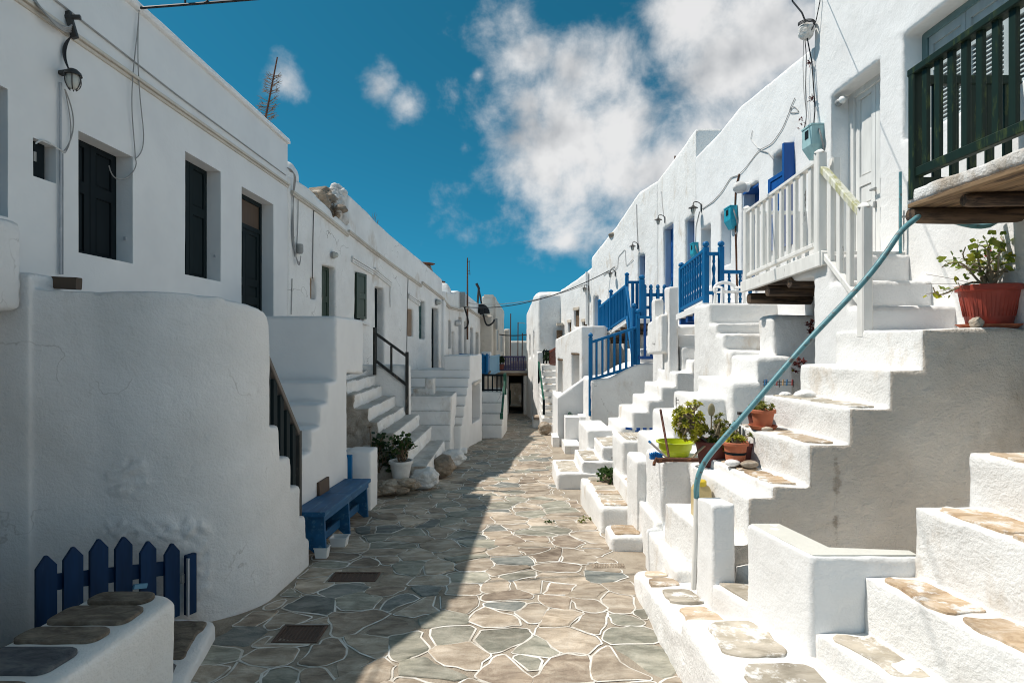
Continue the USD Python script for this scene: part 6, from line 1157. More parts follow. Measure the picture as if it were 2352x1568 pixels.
masonry(t, "body", mbox(.98, 1.33, 5.80, 6.2, gz(6) - .3, CZ - 1.94), "white", L=.045, it=5, amp=.012, freq=3, seed=167, amp2=.003); put(t, "tread_stone", slab(blob_poly([(1.03, 5.86), (1.29, 5.86), (1.29, 6.14), (1.03, 6.14)], 58, .05), CZ - 1.926, .03, .005), "tread_stone_ochre", smooth=30)
# things on the planter block
zt_ = CZ - 1.095
c = np.array([X(1551, 5.55), 5.55, zt_ + .01]); t = thing("plastic_basin", "bright lime green plastic basin on the white block, right", "basin", c)
put(t, "bowl", lathe([(0, .002), (.11, 0), (.125, .008), (.138, .055), (.148, .062), (.158, .125), (.178, .130), (.178, .136), (.155, .134), (.143, .07), (.12, .012), (0, .01)], c, 32), "lime_plastic", smooth=35); put(t, "rim", lathe([(.156, .128), (.180, .128), (.181, .138), (.160, .140)], c, 32), "lime_plastic", smooth=35)
single("rusty_pipe", cat(tube([P(1505, 1054, 5.22), P(1512, 1057, 5.22), P(1530, 1055, 5.22), P(1617, 1056, 5.2)], [.02, .024, .021, .020], 9), tube(spline([P(1507, 1056, 5.22), P(1503, 1062, 5.20), P(1502, 1068, 5.2)], 6), .014, 7)), "rust", "rusty brown pipe lying along the front edge of the white block", "pipe", smooth=50)
single("brown_stick", tube([P(1517, 940, 5.55), P(1536, 1048, 5.28)], .0115, 8), "stick_brown", "upright brown stick leaning in front of the lime basin", "stick")
t = thing("broom", "broom with grey handle and bright blue bristles lying by the lime basin", "broom", P(1505, 1050, 5.3)); put(t, "handle", tube([P(1492, 1014, 5.38), P(1531, 1050, 5.24)], .010, 8), "stick_grey"); put(t, "grip", tube([P(1490, 1012, 5.38), P(1495, 1017, 5.37)], .0115, 8), "brush_blue"); q = P(1506, 1050, 5.28)
put(t, "head", mbox(q[0] - .05, q[0] + .06, q[1] - .02, q[1] + .03, q[2] - .015, q[2] + .012), "brush_blue")
for i in range(7):
    for j in range(3): put(t, "bristle_tuft", beam((q[0] - .045 + .016 * i, q[1] - .012 + .017 * j, q[2] + .008), (q[0] - .05 + .017 * i, q[1] - .016 + .017 * j, q[2] + .05 - .005 * abs(i - 3)), .010, .010), "brush_blue")
t = thing("low_blue_fence", "short row of blue picket tops behind the white blocks", "fence", P(1475, 1008, 8.0))
for u in (1466, 1481, 1496): put(t, "picket", beam(P(u, 1004, 8.0), P(u, 982, 8.0), .05, .02, up=(0, 1, 0)), "blue_deep")
put(t, "rail", beam(P(1459, 991, 8.02), P(1503, 993, 8.02), .02, .04), "blue_deep"); put(t, "plank", beam(P(1437, 983, 8.0), P(1452, 985, 8.0), .03, .03), "blue_deep")
c = P(1394, 1100, 7.65); c[2] = CZ - 1.84; t = thing("leafy_weed", "small green leafy weed growing from the raised platform, right of the lane", "weed", c + [.0, 0, 0]); geranium(t, c, .10, .12, 9, rng, "leaf_mid", .06, leaves=9)
for i, (u, v, y) in enumerate(((1296, 1050, 11.0), (1304, 1062, 10.5), (1262, 1184, 6.9), (1338, 1180, 6.95), (1342, 1172, 7.1))):
    c = P(u, v, y); c[2] = gz(y) + .01; t = thing("lane_weed", ["dry weed tuft in a joint beside the far right steps", "lower dry weed tuft beside the far right steps", "tiny weed in the middle of the sunlit paving", "small dry weed at the raised platform's near corner", "dry weed against the raised platform"][i], "weed", c, "weeds in the paving joints")
    put(t, "leaves", cat(*[rosette(c + np.array([rng.normal(0, .035), rng.normal(0, .03), .01]), rng.normal(0, .5, 3) + [0, 0, 1], .032, rng, 7, .5) for _ in range(5)]), "leaf_olive" if i != 2 else "leaf_mid")

# nook wall, lower flight between the two stairs
t = thing("nook_wall", "lumpy white stepped wall with a dark nook beneath the white balcony", "wall", (2.6, 6.6, CZ - 1))
body = mbox(2.60, 3.0, 6.2, 6.95, CZ - 2.3, CZ - .16) + mbox(2.95, 3.52, 6.6, 6.98, CZ - 2.3, CZ + .30) + mbox(2.30, 2.62, 6.12, 7.3, CZ - 2.3, CZ - .42) + mbox(1.98, 2.36, 6.25, 7.2, CZ - 2.3, CZ - .60) + mbox(1.70, 2.02, 6.2, 7.1, CZ - 2.3, CZ - .80) + mbox(1.5, 1.75, 6.1, 7.0, CZ - 2.3, CZ - 1.05)
masonry(t, "body", body, "white", L=.05, it=6, amp=.018, freq=1.8, seed=171, amp2=.003)
put(t, "blue_door", mbox(3.42, 3.49, 5.9, 6.3, CZ - .55, CZ - .1), "blue_deep")
t = thing("peg_rack", "thin wire rack with coloured clothes pegs on the white nook wall", "peg rack", P(1790, 880, 6.1))
put(t, "wires", cat(*[tube([P(1752, v, 6.12), P(1824, v, 6.12)], .004, 5) for v in (877, 883)] + [tube([P(u, 872, 6.14), P(u, 889, 6.14)], .005, 5) for u in (1755, 1790, 1822)]), "metal_dark")
for u, mt in ((1757, "peg_blue"), (1761, "peg_blue"), (1785, "peg_red"), (1799, "peg_wood"), (1808, "peg_blue"), (1820, "peg_red")): put(t, "peg", beam(P(u, 871, 6.10), P(u - 1, 885, 6.10), .009, .014, up=(0, 1, 0)), mt)
c = P(1835, 838, 6.35); t = thing("hanging_plant", "dark red drying plant hanging in the shaded nook", "plant", c); put(t, "leaves", cat(*[rosette(c + rng.normal(0, .06, 3) * [1, .4, .7], rng.normal(0, 1, 3), .05, rng, 8) for _ in range(16)]), "dried_red"); put(t, "sprigs", cat(*[rosette(c + np.array([-.10, 0, -.07]) + rng.normal(0, .03, 3), rng.normal(0, 1, 3), .03, rng, 6) for _ in range(5)]), "leaf_succulent")
c = P(1863, 750, 6.4); t = thing("hanging_dry_plant", "dark dry plant on the wall high in the nook", "plant", c); put(t, "leaves", cat(*[rosette(c + rng.normal(0, .045, 3) * [1, .4, .9], rng.normal(0, 1, 3), .045, rng, 8) for _ in range(12)]), "dried_red")
single("wall_wires_nook", cat(tube([P(1553, 912, 6.9), P(1553, 935, 6.9)], .006, 5), *[tube([P(1553, v, 6.9), P(1600, v + 2, 6.9)], .004, 5) for v in (918, 926)]), "metal_dark", "small dark wire bracket on the shaded stair wall behind the succulent", "bracket")
# camera-facing flight under the blue balcony
t = thing("middle_stair", "broad white flight of four steps facing the camera below the blue balcony, right", "staircase", (3.0, 7.4, CZ - .5))
body = None
for y, ul, v in ((6.95, 1691, 806), (7.2, 1675, 767), (7.45, 1655, 742), (7.7, 1616, 696)):
    q = mbox(2.60, 3.52, y, 8.36, CZ - 2.4, Z(v, y)); body = q if body is None else body + q
masonry(t, "body", body, "white", L=.055, it=3, amp=.012, freq=1.8, seed=173, amp2=.003, steps=[(6.7, 7.195, CZ - .33), (7.195, 7.445, Z(806, 6.95) + .02), (7.445, 7.695, Z(767, 7.2) + .02), (7.695, 8.4, Z(742, 7.45) + .02)], step_axis=(0, 1, 0))
t = thing("blue_balcony", "bright blue balcony with knobbed posts and turned balusters, right", "balcony", (3.1, 9, CZ + .5)); xb_ = 2.80
put(t, "deck", M3.hull(mbox(2.74, 3.5, 8.35, 8.37, CZ + .46, CZ + .55) + mbox(2.74, 3.5, 9.74, 9.76, CZ + .36, CZ + .45)), "white_clean")
for k in range(4): put(t, "joist", beam((2.76, 8.5 + .36 * k, CZ + .40 - .025 * k), (3.5, 8.5 + .36 * k, CZ + .40 - .025 * k), .10, .09), "blue_deep")
zt2 = lambda y: np.interp(y, [8.43, 9.65], [1.33, 1.20]) + CZ; zb2 = lambda y: np.interp(y, [8.43, 9.65], [.65, .53]) + CZ
def knob(x, y, z0, z1, w=.075): put(t, "post", cat(beam((x, y, z0), (x, y, z1), w, w, up=(0, 1, 0)), lathe([(.022, 0), (.03, .012), (.048, .03), (.048, .055), (.03, .08), (0, .088)], (x, y, z1), 12)), "blue_paint")
knob(xb_, 8.43, CZ + .55, CZ + 1.36); knob(xb_, 9.65, CZ + .44, CZ + 1.22); knob(xb_ + .21, 8.40, CZ + .55, CZ + 1.36)
put(t, "handrail", beam((xb_, 8.43, zt2(8.43)), (xb_, 9.65, zt2(9.65)), .05, .05), "blue_paint"); put(t, "bottom_rail", beam((xb_, 8.43, zb2(8.43)), (xb_, 9.65, zb2(9.65)), .05, .05), "blue_paint")
def turned(x, y, z0, z1):
    H = z1 - z0; put(t, "baluster", lathe([(.018, 0), (.018, .15 * H), (.026, .18 * H), (.014, .24 * H), (.028, .40 * H), (.015, .55 * H), (.028, .70 * H), (.014, .80 * H), (.024, .85 * H), (.018, .88 * H), (.018, H)], (x, y, z0), 9), "blue_paint", smooth=True)
for y in np.linspace(8.56, 9.53, 9): turned(xb_, y, zb2(y), zt2(y))
for za_, zb__ in ((CZ + 1.26, 0), (CZ + .70, 0)): put(t, "short_rail", beam((xb_, 8.40, za_), (xb_ + .21, 8.40, za_), .04, .05), "blue_paint")
turned(xb_ + .105, 8.40, CZ + .55, CZ + 1.26)
put(t, "end_rail", beam((xb_ + .21, 8.38, CZ + 1.0), (3.48, 8.38, CZ + .99), .045, .05), "blue_paint")
for x in (3.12, 3.28, 3.42): turned(x, 8.38, CZ + .52, CZ + 1.0)
# plastic chair
c = np.array([X(1678, 8.0), 8.0, Z(696, 7.7)]); K_ = .72
c = c + [.02, .1, 0]
t = thing("plastic_chair", "white plastic garden chair on the landing beside the blue balcony", "chair", c)
put(t, "seat", mbox(c[0] - .145, c[0] + .145, c[1] - .13, c[1] + .145, c[2] + .173, c[2] + .19), "white_plastic"); put(t, "backrest", tube(spline([c + K_ * np.array([-.2, .18, .25]), c + K_ * np.array([-.19, .22, .38]), c + K_ * np.array([-.1, .24, .44]), c + K_ * np.array([.1, .24, .44]), c + K_ * np.array([.19, .22, .38]), c + K_ * np.array([.2, .18, .25])], 20), .025, 8), "white_plastic", smooth=True)
for sx in (-1, 1):
    put(t, "arm", tube(spline([c + K_ * np.array([.2 * sx, .2, .34]), c + K_ * np.array([.215 * sx, 0, .345]), c + K_ * np.array([.2 * sx, -.18, .31])], 10), .018, 7), "white_plastic", smooth=True)
    for sy in (-1, 1): put(t, "leg", tube([c + K_ * np.array([.2 * sx, .18 * sy, .31 if sy < 0 else .26]), c + K_ * np.array([.22 * sx, .2 * sy, 0])], [.02, .022], 7), "white_plastic", smooth=True)
# parapets beyond the blue balcony
t = thing("landing_parapet", "two white stub parapets on the landing left of the blue balcony", "parapet", (2.9, 10.8, CZ))
body = mbox(X(1537, 10.4), X(1559, 10.4), 10.4, 10.75, CZ - 2.4, Z(657, 10.4)) + mbox(X(1504, 10.9), X(1525, 10.9), 10.9, 11.15, CZ - .05, Z(686, 10.9)) + profX([(10.5, CZ - .2), (11.6, CZ - .25), (11.6, CZ + .35), (10.5, CZ + .5)], X(1506, 10.9), X(1540, 10.9))
masonry(t, "body", body, "white", L=.06, it=3, amp=.012, seed=175); put(t, "wire", cat(*[tube([P(1522, v, 10.95), P(1537, v - 12, 10.7)], .006, 4) for v in (700, 716)]), "metal_grey")
# stepped profile stair
t = thing("profile_stair", "white stair climbing right in even steps with a grey shaded side, middle right", "staircase", (2.3, 10, CZ - 1.5))
body = None; yf0 = 10.0
for i, (u, v) in enumerate(((1392, 1003), (1452, 946), (1488, 918), (1519, 887), (1552, 855), (1590, 827))):
    x = X(u if i else 1392, yf0); q = mbox(x, 3.52, yf0, 11.3, CZ - 2.6, Z(v, yf0)); body = q if body is None else body + q
q = mbox(X(1425, yf0), 3.5, yf0, 11.3, CZ - 2.6, Z(980, yf0)); body = body + q
for y, ul, v in ((10.35, 1566, 796), (10.6, 1557, 770), (10.85, 1545, 748)): body = body + mbox(X(ul, y), 3.52, y, 12.4, CZ - 2.6, Z(v, y))
masonry(t, "body", body, "white", L=.06, it=3, amp=.012, freq=1.8, seed=177, amp2=.002, steps=[(X(a, yf0) - .02, X(b, yf0) - .02, Z(v, yf0) - .27) for a, b, v in ((1425, 1452, 980), (1452, 1488, 946), (1488, 1519, 918), (1519, 1552, 887), (1552, 1590, 855))], step_axis=(1, 0, 0))
t = thing("lower_lane_steps", "three small white steps with grey treads descending left into the lane, middle right", "staircase", (1.1, 9.2, gz(9)))
body = mbox(.70, 1.9, 9.0, 10.1, gz(9) - .3, CZ - 2.04) + mbox(1.08, 1.9, 9.05, 10.1, gz(9) - .3, CZ - 1.86) + mbox(1.40, 2.0, 9.1, 10.05, gz(9) - .3, CZ - 1.64) + mbox(1.30, 1.75, 10.1, 11.4, gz(9) - .5, Z(985, 10.2))
masonry(t, "body", body, "white_old", L=.05, it=3, amp=.016, freq=2.4, seed=179, amp2=.004)
for xa, xb2, z in ((.74, 1.05, -2.04), (1.12, 1.37, -1.86), (1.44, 1.7, -1.64)): put(t, "tread_stone", slab(blob_poly([(xa, 9.16), (xb2, 9.16), (xb2, 9.95), (xa, 9.95)], 70, .03), CZ + z + .012, .03, .005), "tread_stone_grey", smooth=30)
# cracked landing block with blue railings
t = thing("cracked_landing", "white landing with a beige crack in its shaded front under blue railings", "landing", (2.5, 13, CZ - 1.6))
masonry(t, "body", profY([(X(1357, 12.8), CZ - 2.8), (X(1357, 12.8), Z(872, 12.8)), (X(1400, 12.8), Z(868, 12.8)), (X(1440, 12.8), Z(846, 12.8)), (X(1465, 12.8), Z(836, 12.8)), (3.52, Z(832, 12.8)), (3.52, CZ - 2.8)], 12.8, 14.2), "white_old", L=.07, it=2, amp=.014, seed=181)
masonry(t, "upper_steps", mbox(X(1500, 13.3), 3.52, 13.3, 14.6, CZ - 2, Z(770, 13.3)) + mbox(X(1470, 13.1), 3.5, 13.1, 14.6, CZ - 2, Z(802, 13.1)), "white", L=.07, it=2, amp=.012, seed=183)
yr = 12.86
t = thing("blue_stair_railing", "blue stair railing of square bars sloping up beside the lane, right", "railing", P(1357, 955, yr))
def bpost(u, va, vb, y, w_=.085, nm="post", kn=True, mt="blue_paint"):
    A = P(u, va, y); B = P(u, vb, y); g_ = beam(A, B, w_, w_, up=(0, 1, 0)); put(t, nm, cat(g_, lathe([(w_ * .3, 0), (w_ * .6, .03), (w_ * .6, .07), (w_ * .3, .1), (0, .11)], A, 10)) if kn else g_, mt)
bpost(1356.5, 775, 955, yr); bpost(1465, 720, 856, yr); bpost(1456, 707, 850, 12.95)
put(t, "handrail", beam(P(1357, 786, yr), P(1464, 751, yr), .06, .06), "blue_paint"); put(t, "bottom_rail", beam(P(1357, 872, yr), P(1464, 840, yr), .06, .06), "blue_paint")
for u in np.linspace(1370, 1452, 7): s = (u - 1357) / 107; bpost(u, 786 - 35 * s, 872 - 32 * s, yr, .05, "bar", False)
t = thing("blue_landing_railing", "blue upright bars fencing the landing right of the stair railing", "railing", P(1500, 822, 12.8))
put(t, "top_rail", beam(P(1466, 729, 12.8), P(1506, 729, 12.8), .06, .06), "blue_paint"); put(t, "bottom_rail", beam(P(1466, 821, 12.8), P(1540, 821, 12.8), .06, .07), "blue_deep")
for u in (1481, 1496, 1512, 1524): bpost(u, 729 if u < 1500 else 760, 820, 12.8, .05, "bar", False, "blue_deep")
t = thing("blue_picket_gate", "blue picket gate with round finials above the landing, right", "gate", P(1513, 727, 12.95))
for u in (1481, 1495, 1511, 1526, 1541): bpost(u, 664, 727, 12.95, .07, "picket", True)
for v in (677, 706): put(t, "rail", beam(P(1480, v, 12.98), P(1546, v, 12.98), .03, .07), "blue_paint")
put(t, "brace", beam(P(1497, 715, 12.99), P(1530, 680, 12.99), .03, .07), "blue_paint"); bpost(1474.5, 642, 730, 12.95, .11, "post", True); bpost(1545, 645, 662, 12.95, .06, "latch_post", False)
for u in (1453, 1463): bpost(u, 648, 720, 13.2, .06, "bar", False)
put(t, "top_rail", beam(P(1441, 648, 13.2), P(1474, 648, 13.2), .05, .06), "blue_paint")
t = thing("steep_blue_balcony", "steeply seen blue balcony with close thin bars and dark joists, right of the lane", "balcony", P(1408, 750, 15))
yN, yF = 14.1, 15.9; lerp = lambda a, b, s: np.asarray(a) + (np.asarray(b) - np.asarray(a)) * s
Tn, Tf, Bn, Bf = P(1440, 654, yN), P(1377, 706, yF), P(1439, 728, yN), P(1377, 771, yF)
put(t, "handrail", beam(Tf, Tn, .05, .06), "blue_paint"); put(t, "bottom_rail", beam(Bf, Bn, .05, .06), "blue_paint")
for s in np.linspace(.04, .96, 18): put(t, "bar", beam(lerp(Bf, Bn, s), lerp(Tf, Tn, s), .045, .03, up=(0, 1, 0)), "blue_paint")
for s, e in ((0, .12), (.45, .12), (1, .2)): q0, q1 = lerp(Bf, Bn, s), lerp(Tf, Tn, s); put(t, "post", cat(beam(q0 - [0, 0, .05], q1 + [0, 0, e], .08, .08, up=(0, 1, 0)), lathe([(.03, 0), (.055, .03), (.055, .07), (0, .11)], q1 + [0, 0, e], 9)), "blue_paint")
put(t, "deck", M3.hull(*[[]]) if False else M3.hull(mbox(Bf[0], 3.2, yF - .02, yF, Bf[2] - .14, Bf[2] - .06) + mbox(Bn[0], 3.4, yN, yN + .02, Bn[2] - .14, Bn[2] - .06)), "white")
for s in np.linspace(.1, .95, 6): q0 = lerp(Bf, Bn, s); put(t, "joist", beam(q0 + [0.02, 0, -.2], q0 + [.7, 0, -.2], .1, .1), "log_wood")
put(t, "stair_rail", beam(P(1440, 660, 14.05), P(1456, 790, 13.0), .06, .07), "blue_paint"); put(t, "stair_rail", beam(P(1440, 728, 14.05), P(1456, 838, 13.0), .06, .07), "blue_paint")
for s in (.3, .6): put(t, "stair_bar", beam(lerp(P(1440, 728, 14.05), P(1456, 838, 13.0), s), lerp(P(1440, 660, 14.05), P(1456, 790, 13.0), s), .05, .05, up=(0, 1, 0)), "blue_paint")
single("blue_door_leaf", mbox(X(1414, 13.6), X(1422, 13.6), 13.6, 13.7, Z(958, 13.6), Z(862, 13.6)), "blue_deep", "narrow dark blue door edge under the blue railings", "door")
# terrace front and sloping parapet
T1 = Facade((X(1336, 15), 15.0), (X(1336, 15) - .5, 17.4), (1, .2))
t = thing("terrace_front", "white lower storey with two recessed dark doorways under the terrace, right of the lane", "house", (1.6, 16, gz(16)))
body = profZ([tuple(T1.W(0, 0)[:2]), tuple(T1.W(T1.len, 0)[:2]), (3.3, 17.4), (2.4, 15.0), (X(1374, 15), 15.0)], -3, 4) ^ profX([(14.9, -3), (14.9, Z(746, 15)), (17.4, Z(779, 17.4)), (17.4, -3)], 0, 5)
dd = [(T1.t(1330.6), T1.t(1312.6), T1.z(1330.6, 896), T1.z(1330.6, 813)), (T1.t(1291.5), T1.t(1281.5), T1.z(1291, 915), T1.z(1291, 826))]
for a, b, c, d_ in dd: body = body - T1.box(a, b, c, d_, -.1, .45)
masonry(t, "wall", body, "white", L=.08, it=2, amp=.012, seed=185)
for a, b, c, d_ in dd: wp = put(t, "doorway", T1.box(a, b, c, d_, .40, .43), "stair_side"); put(wp, "lintel", cat(*[tube([T1.W(a - .05, d_ + .0 + .03 * k, .03 + .08 * k), T1.W(b + .05, d_ + .03 * k, .03 + .08 * k)], .035, 7) for k in range(2)]), "bare_wood")  # doorway backs coloured darker, painting in the shade of the recess
t = thing("sloping_parapet", "white parapet with a slanting top beside the lane below the blue railing", "parapet", (1.6, 14.5, gz(14.5)))
masonry(t, "body", profY([(X(1281, 14.5), -2.7), (X(1281, 14.5), Z(912, 14.5)), (X(1352, 14.5), Z(862, 14.5)), (X(1352, 14.5), -2.7)], 14.5, 14.75) + mbox(X(1281, 14.5), X(1281, 14.5) + .25, 14.5, 16.4, -2.8, Z(914, 14.5)), "white_clean", L=.07, it=2, amp=.008, seed=187)
t = thing("white_bin_block", "upright white block like a boxed post below the slanting parapet", "block", (1.4, 14, gz(14)))
masonry(t, "body", mbox(X(1299, 13.9), X(1330, 13.9), 13.9, 14.3, -2.8, Z(958, 13.9)) + mbox(X(1333, 13.7), X(1352, 13.7), 13.7, 14.3, -2.8, Z(957, 13.7)), "white_clean", L=.06, it=2, amp=.008, seed=189); masonry(t, "foot", mbox(X(1296, 13.2), X(1332, 13.2), 13.0, 13.9, -2.8, gz(13) + .18) + mbox(X(1268, 14.6), X(1282, 14.6), 14.3, 15.0, -2.8, gz(14.5) + .24), "white", L=.07, it=2, amp=.012)
t = thing("tiny_green_gate", "tiny green arched picket gate top behind the white block", "gate", P(1309, 956, 14.6))
for i in range(5): u = 1303.5 + 2.6 * i; put(t, "picket", beam(P(u, 962, 14.35), P(u, 955 - 10 * math.sin(math.pi * (i + .6) / 5.4), 14.35), .022, .02, up=(0, 1, 0)), "green_rail")
put(t, "rail", beam(P(1302, 957, 14.37), P(1316, 957, 14.37), .02, .03), "green_rail")
# far right flight, rail, boulder
t = thing("far_right_stair", "narrow white stair with tan treads rising beside the corner house, far right", "staircase", (1.1, 19, gz(18)))
body = None; N_ = 10
for i in range(N_):
    y = 17.5 + i * .32; v = 990 - (990 - 836) * (i + 1) / N_; q = profZ([(X(1246, y) - .02, y), (X(1279, y) + .1, y), (2.2, 21.2), (.93, 21.2)], -3.4, Z(v, y)); body = q if body is None else body + q
masonry(t, "body", body, "white", L=.08, it=2, amp=.012, seed=191)
for i in range(N_):
    y = 17.5 + i * .32; v = 990 - (990 - 836) * (i + 1) / N_; put(t, "tread_stone", slab([(X(1250, y), y + .02), (X(1269, y), y + .02), (X(1268, y), y + .26), (X(1251, y), y + .26)], Z(v, y) + .012, .03, .006), "tread_stone_grey" if i % 3 else "tread_stone_tan")
put(t, "handrail", beam(P(1237.5, 832, 20.4), P(1249, 920, 17.9), .06, .08), "green_rail"); put(t, "rail_post", beam(P(1249, 918, 17.9), P(1249, 952, 17.9), .07, .07, up=(0, 1, 0)), "shutter_black"); put(t, "rail_post", beam(P(1238, 832, 20.4), P(1238, 880, 20.4), .07, .07, up=(0, 1, 0)), "shutter_black")
scatter_rock("boulder", "rounded tan boulder at the far right corner of the lane", 1251, 992, 17.2, .19, 201, "boulder", (1, .8, 1.0))
t = thing("stone_block", "white block with a brown top stone at the corner house foot", "stone block", P(1234, 977, 19.5)); masonry(t, "body", mbox(X(1224, 19.5), X(1245, 19.5), 19.5, 20.3, -3, Z(962, 19.5)), "white", L=.06, it=4, amp=.02); put(t, "top_stone", slab(blob_poly([(X(1225, 19.5), 19.45), (X(1243, 19.5), 19.45), (X(1243, 20), 20.1), (X(1226, 20), 20.1)], 5, .05), Z(959, 19.5) + .03, .09, .01), "stone_brown")
t = thing("red_brown_gate", "red brown boarded gate above the far right stair", "gate", P(1270, 836, 19.3))
for k in range(7): u = 1262.5 + k * 2.25; put(t, "board", mbox(X(u, 19.3), X(u + 2.1, 19.3), 19.3 - .03 * k, 19.33 - .03 * k, Z(838 + k * .2, 19.3), Z(806 - k * 1.1, 19.3)), "red_brown_paint")
put(t, "rail", beam(P(1262, 808, 19.25), P(1279, 798, 19.05), .03, .06), "red_brown_paint")
t = thing("black_railing", "short black railing with a dark shrub at the top of the far right stair", "railing", P(1254, 836, 20.6)); put(t, "rail", beam(P(1248, 806, 20.6), P(1263, 806, 20.6), .05, .05), "shutter_black")
for u in (1248.5, 1255, 1262): put(t, "bar", beam(P(u, 804, 20.6), P(u, 838, 20.6), .04, .04, up=(0, 1, 0)), "shutter_black")
c = P(1256, 838, 20.7); t = thing("dark_shrub", "round dark shrub behind the short black railing", "shrub", c); put(t, "crown", cat(*[rosette(c + np.array([rng.normal(0, .09), rng.normal(0, .08), .12 + rng.uniform(0, .4)]), rng.normal(0, 1, 3) + [0, 0, .5], .09, rng, 8, .5) for _ in range(40)]), "leaf_dark", kind="stuff")
t = thing("stair_top_post", "white square parapet at the top of the far right stair", "parapet", P(1248, 840, 20)); masonry(t, "body", mbox(X(1235, 20.7), X(1250, 20.7), 20.7, 21.15, -1, Z(808, 20.7)), "white", L=.07, it=2, amp=.01)

# ------------------------------------------------------------------ RIGHT: fittings on the walls
def rot_to(face): return math.pi / 2 if face == "R" else -math.pi / 2
LN = [(1527, 560, R3, "wall lantern between the two blue doors and the sky, third right house"), (1463, 572, R3b, "wall lantern left of the blue doors, right side"), (1414, 627, R3b, "wall lantern beside the wire bracket, right side"), (1364, 664, R4, "furthest wall lantern on the right houses"), (1608, 486, R2, "wall lantern at the end of the looping wall cable, right")]
LN = [(1528, 507, R3, LN[0][3]), (1466, 568, R3b, LN[1][3]), (1414, 630, R3b, LN[2][3]), (1353, 664, R4, LN[3][3]), (1612, 480, R2, LN[4][3])]
first = None
for u, v, fc, lab in LN:
    q = fc.pt(u, v, -.01); ang = math.atan2(-fc.n[1], -fc.n[0]) + math.pi / 2
    if first is None:
        first = wall_lantern(lab, "iron lanterns on the right hand houses")
        pr_ = stage.GetPrimAtPath(first); xf = UsdGeom.Xformable(pr_); xf.ClearXformOpOrder()
        pr_.GetAttribute("xformOp:translate").Set(Gf.Vec3d(*map(float, q))); r_ = pr_.CreateAttribute("xformOp:rotateZ", Sdf.ValueTypeNames.Float); r_.Set(math.degrees(ang)); pr_.CreateAttribute("xformOpOrder", Sdf.ValueTypeNames.TokenArray).Set(["xformOp:translate", "xformOp:rotateZ"])
    else: copy_of(first, lab, q, ang, "iron lanterns on the right hand houses")
q = R2.pt(1722, 430, -.02); t = thing("globe_lamp", "white round globe wall lamp above the blue doorway, right", "wall lamp", q); put(t, "base", lathe([(0, 0), (.07, 0), (.07, .05), (0, .05)], q, 14, axis=(-1, 0, 0)), "white_plastic"); put(t, "globe", lathe([(.05, .04), (.085, .09), (.09, .15), (.06, .21), (0, .23)], q, 16, axis=(-1, -.1, -.05)), "cable_white", smooth=True)
q = R1.W(o_ := R1.t(1922), CZ + 2.53, .03) if False else np.array([XR + .06, YX(1925, XR + .06), Z(237, YX(1925, XR + .06))]); t = thing("door_lamp", "small round white lamp in the upper corner of the white door recess", "wall lamp", q); put(t, "holder", lathe([(0, 0), (.04, 0), (.04, .04), (.025, .06), (0, .06)], q, 14, axis=(0, -1, 0)), "metal_grey"); put(t, "bulb", lathe([(.02, .05), (.042, .085), (.03, .12), (0, .13)], q, 14, axis=(0, -1, 0)), "white_plastic", smooth=True)
def meter(name, label, u0, u1, v0, v1, fc, depth, mt, plant=False):
    tA, tB = sorted((fc.t(u0), fc.t(u1))); zb, zt = fc.z(u1, v1), fc.z(u1, v0); t = thing(name, label, "electric meter", fc.W((tA + tB) / 2, zb, -depth / 2), "meter boxes on the right hand houses"); hgt = zt - zb
    put(t, "housing", M3.hull(fc.box(tA, tB, zb + hgt * .38, zt, -depth, -.002) + fc.box(tA + (tB - tA) * .2, tB - (tB - tA) * .2, zb, zb + .01, -depth * .55, -.002)), mt)
    put(t, "window", fc.box(tA + (tB - tA) * .32, tA + (tB - tA) * .68, zb + hgt * .62, zb + hgt * .88, -depth - .004, -depth + .01), "shutter_black"); put(t, "lid_edge", fc.box(tA - .006, tB + .006, zt - .012, zt + .006, -depth - .008, -.002), mt)
    put(t, "conduit", tube(spline([fc.W(tA + .01, zt - .05, -.06), fc.W(tA - .03, zt - .15, -.05), fc.W(tA - .02, zb + .1, -.02), fc.W(tA + .02, zb - .1, -.02)], 14), .010, 6), "cable_grey")
    return t
meter("meter_box", "pale teal electric meter box with a sprig on top beside the white door, right", 1893, 1870, 300, 372, R1, .14, "pale_teal_box")
meter("meter_box", "bright turquoise electric meter box near the globe lamp, right", 1694, 1679, 481, 530, R2, .11, "teal_box")
meter("meter_box", "small turquoise meter box by the wall lantern behind the blue balcony", 1605, 1597, 561, 600, R2, .10, "teal_box")
c = R1.pt(1860, 300, -.08); t = thing("red_sprig", "dark red succulent sprig growing on the pale teal meter box", "plant", c); put(t, "leaves", cat(*[rosette(c + np.array([rng.normal(0, .02), rng.normal(0, .02), .03 + k * .02]), rng.normal(0, 1, 3) + [0, 0, .6], .028, rng, 7) for k in range(7)]), "dried_red")
for (u, v) in ((2033 * 0 + 1868, 145), (1872, 228)):
    c = R1.pt(u, v, -.03); t = thing("dry_tuft", "dry reddish tuft growing on the wires, upper one" if v < 200 else "dry reddish tuft growing on the wires, lower one", "plant", c); put(t, "stems", cat(*[tube([c, c + np.array([-.02, 0, 0]) + rng.normal(0, .03, 3)], .004, 3) for _ in range(14)]), "dried_red")
c = R1.pt(1871, 72, -.10); t = thing("cable_insulator", "weathered white cable bracket wrapped with wires high on the right wall", "bracket", c); put(t, "body", rock(c, .085, 6, 4, (1, 1, 1.25), .22), "white_rubble", smooth=True); put(t, "wrap", cat(*[tube(spline([c + [-.09 * math.cos(a), -.09 * math.sin(a), .06 + .015 * i] for a in np.linspace(0, 4, 9)], 18), .006, 5) for i in range(3)]), "cable_black")
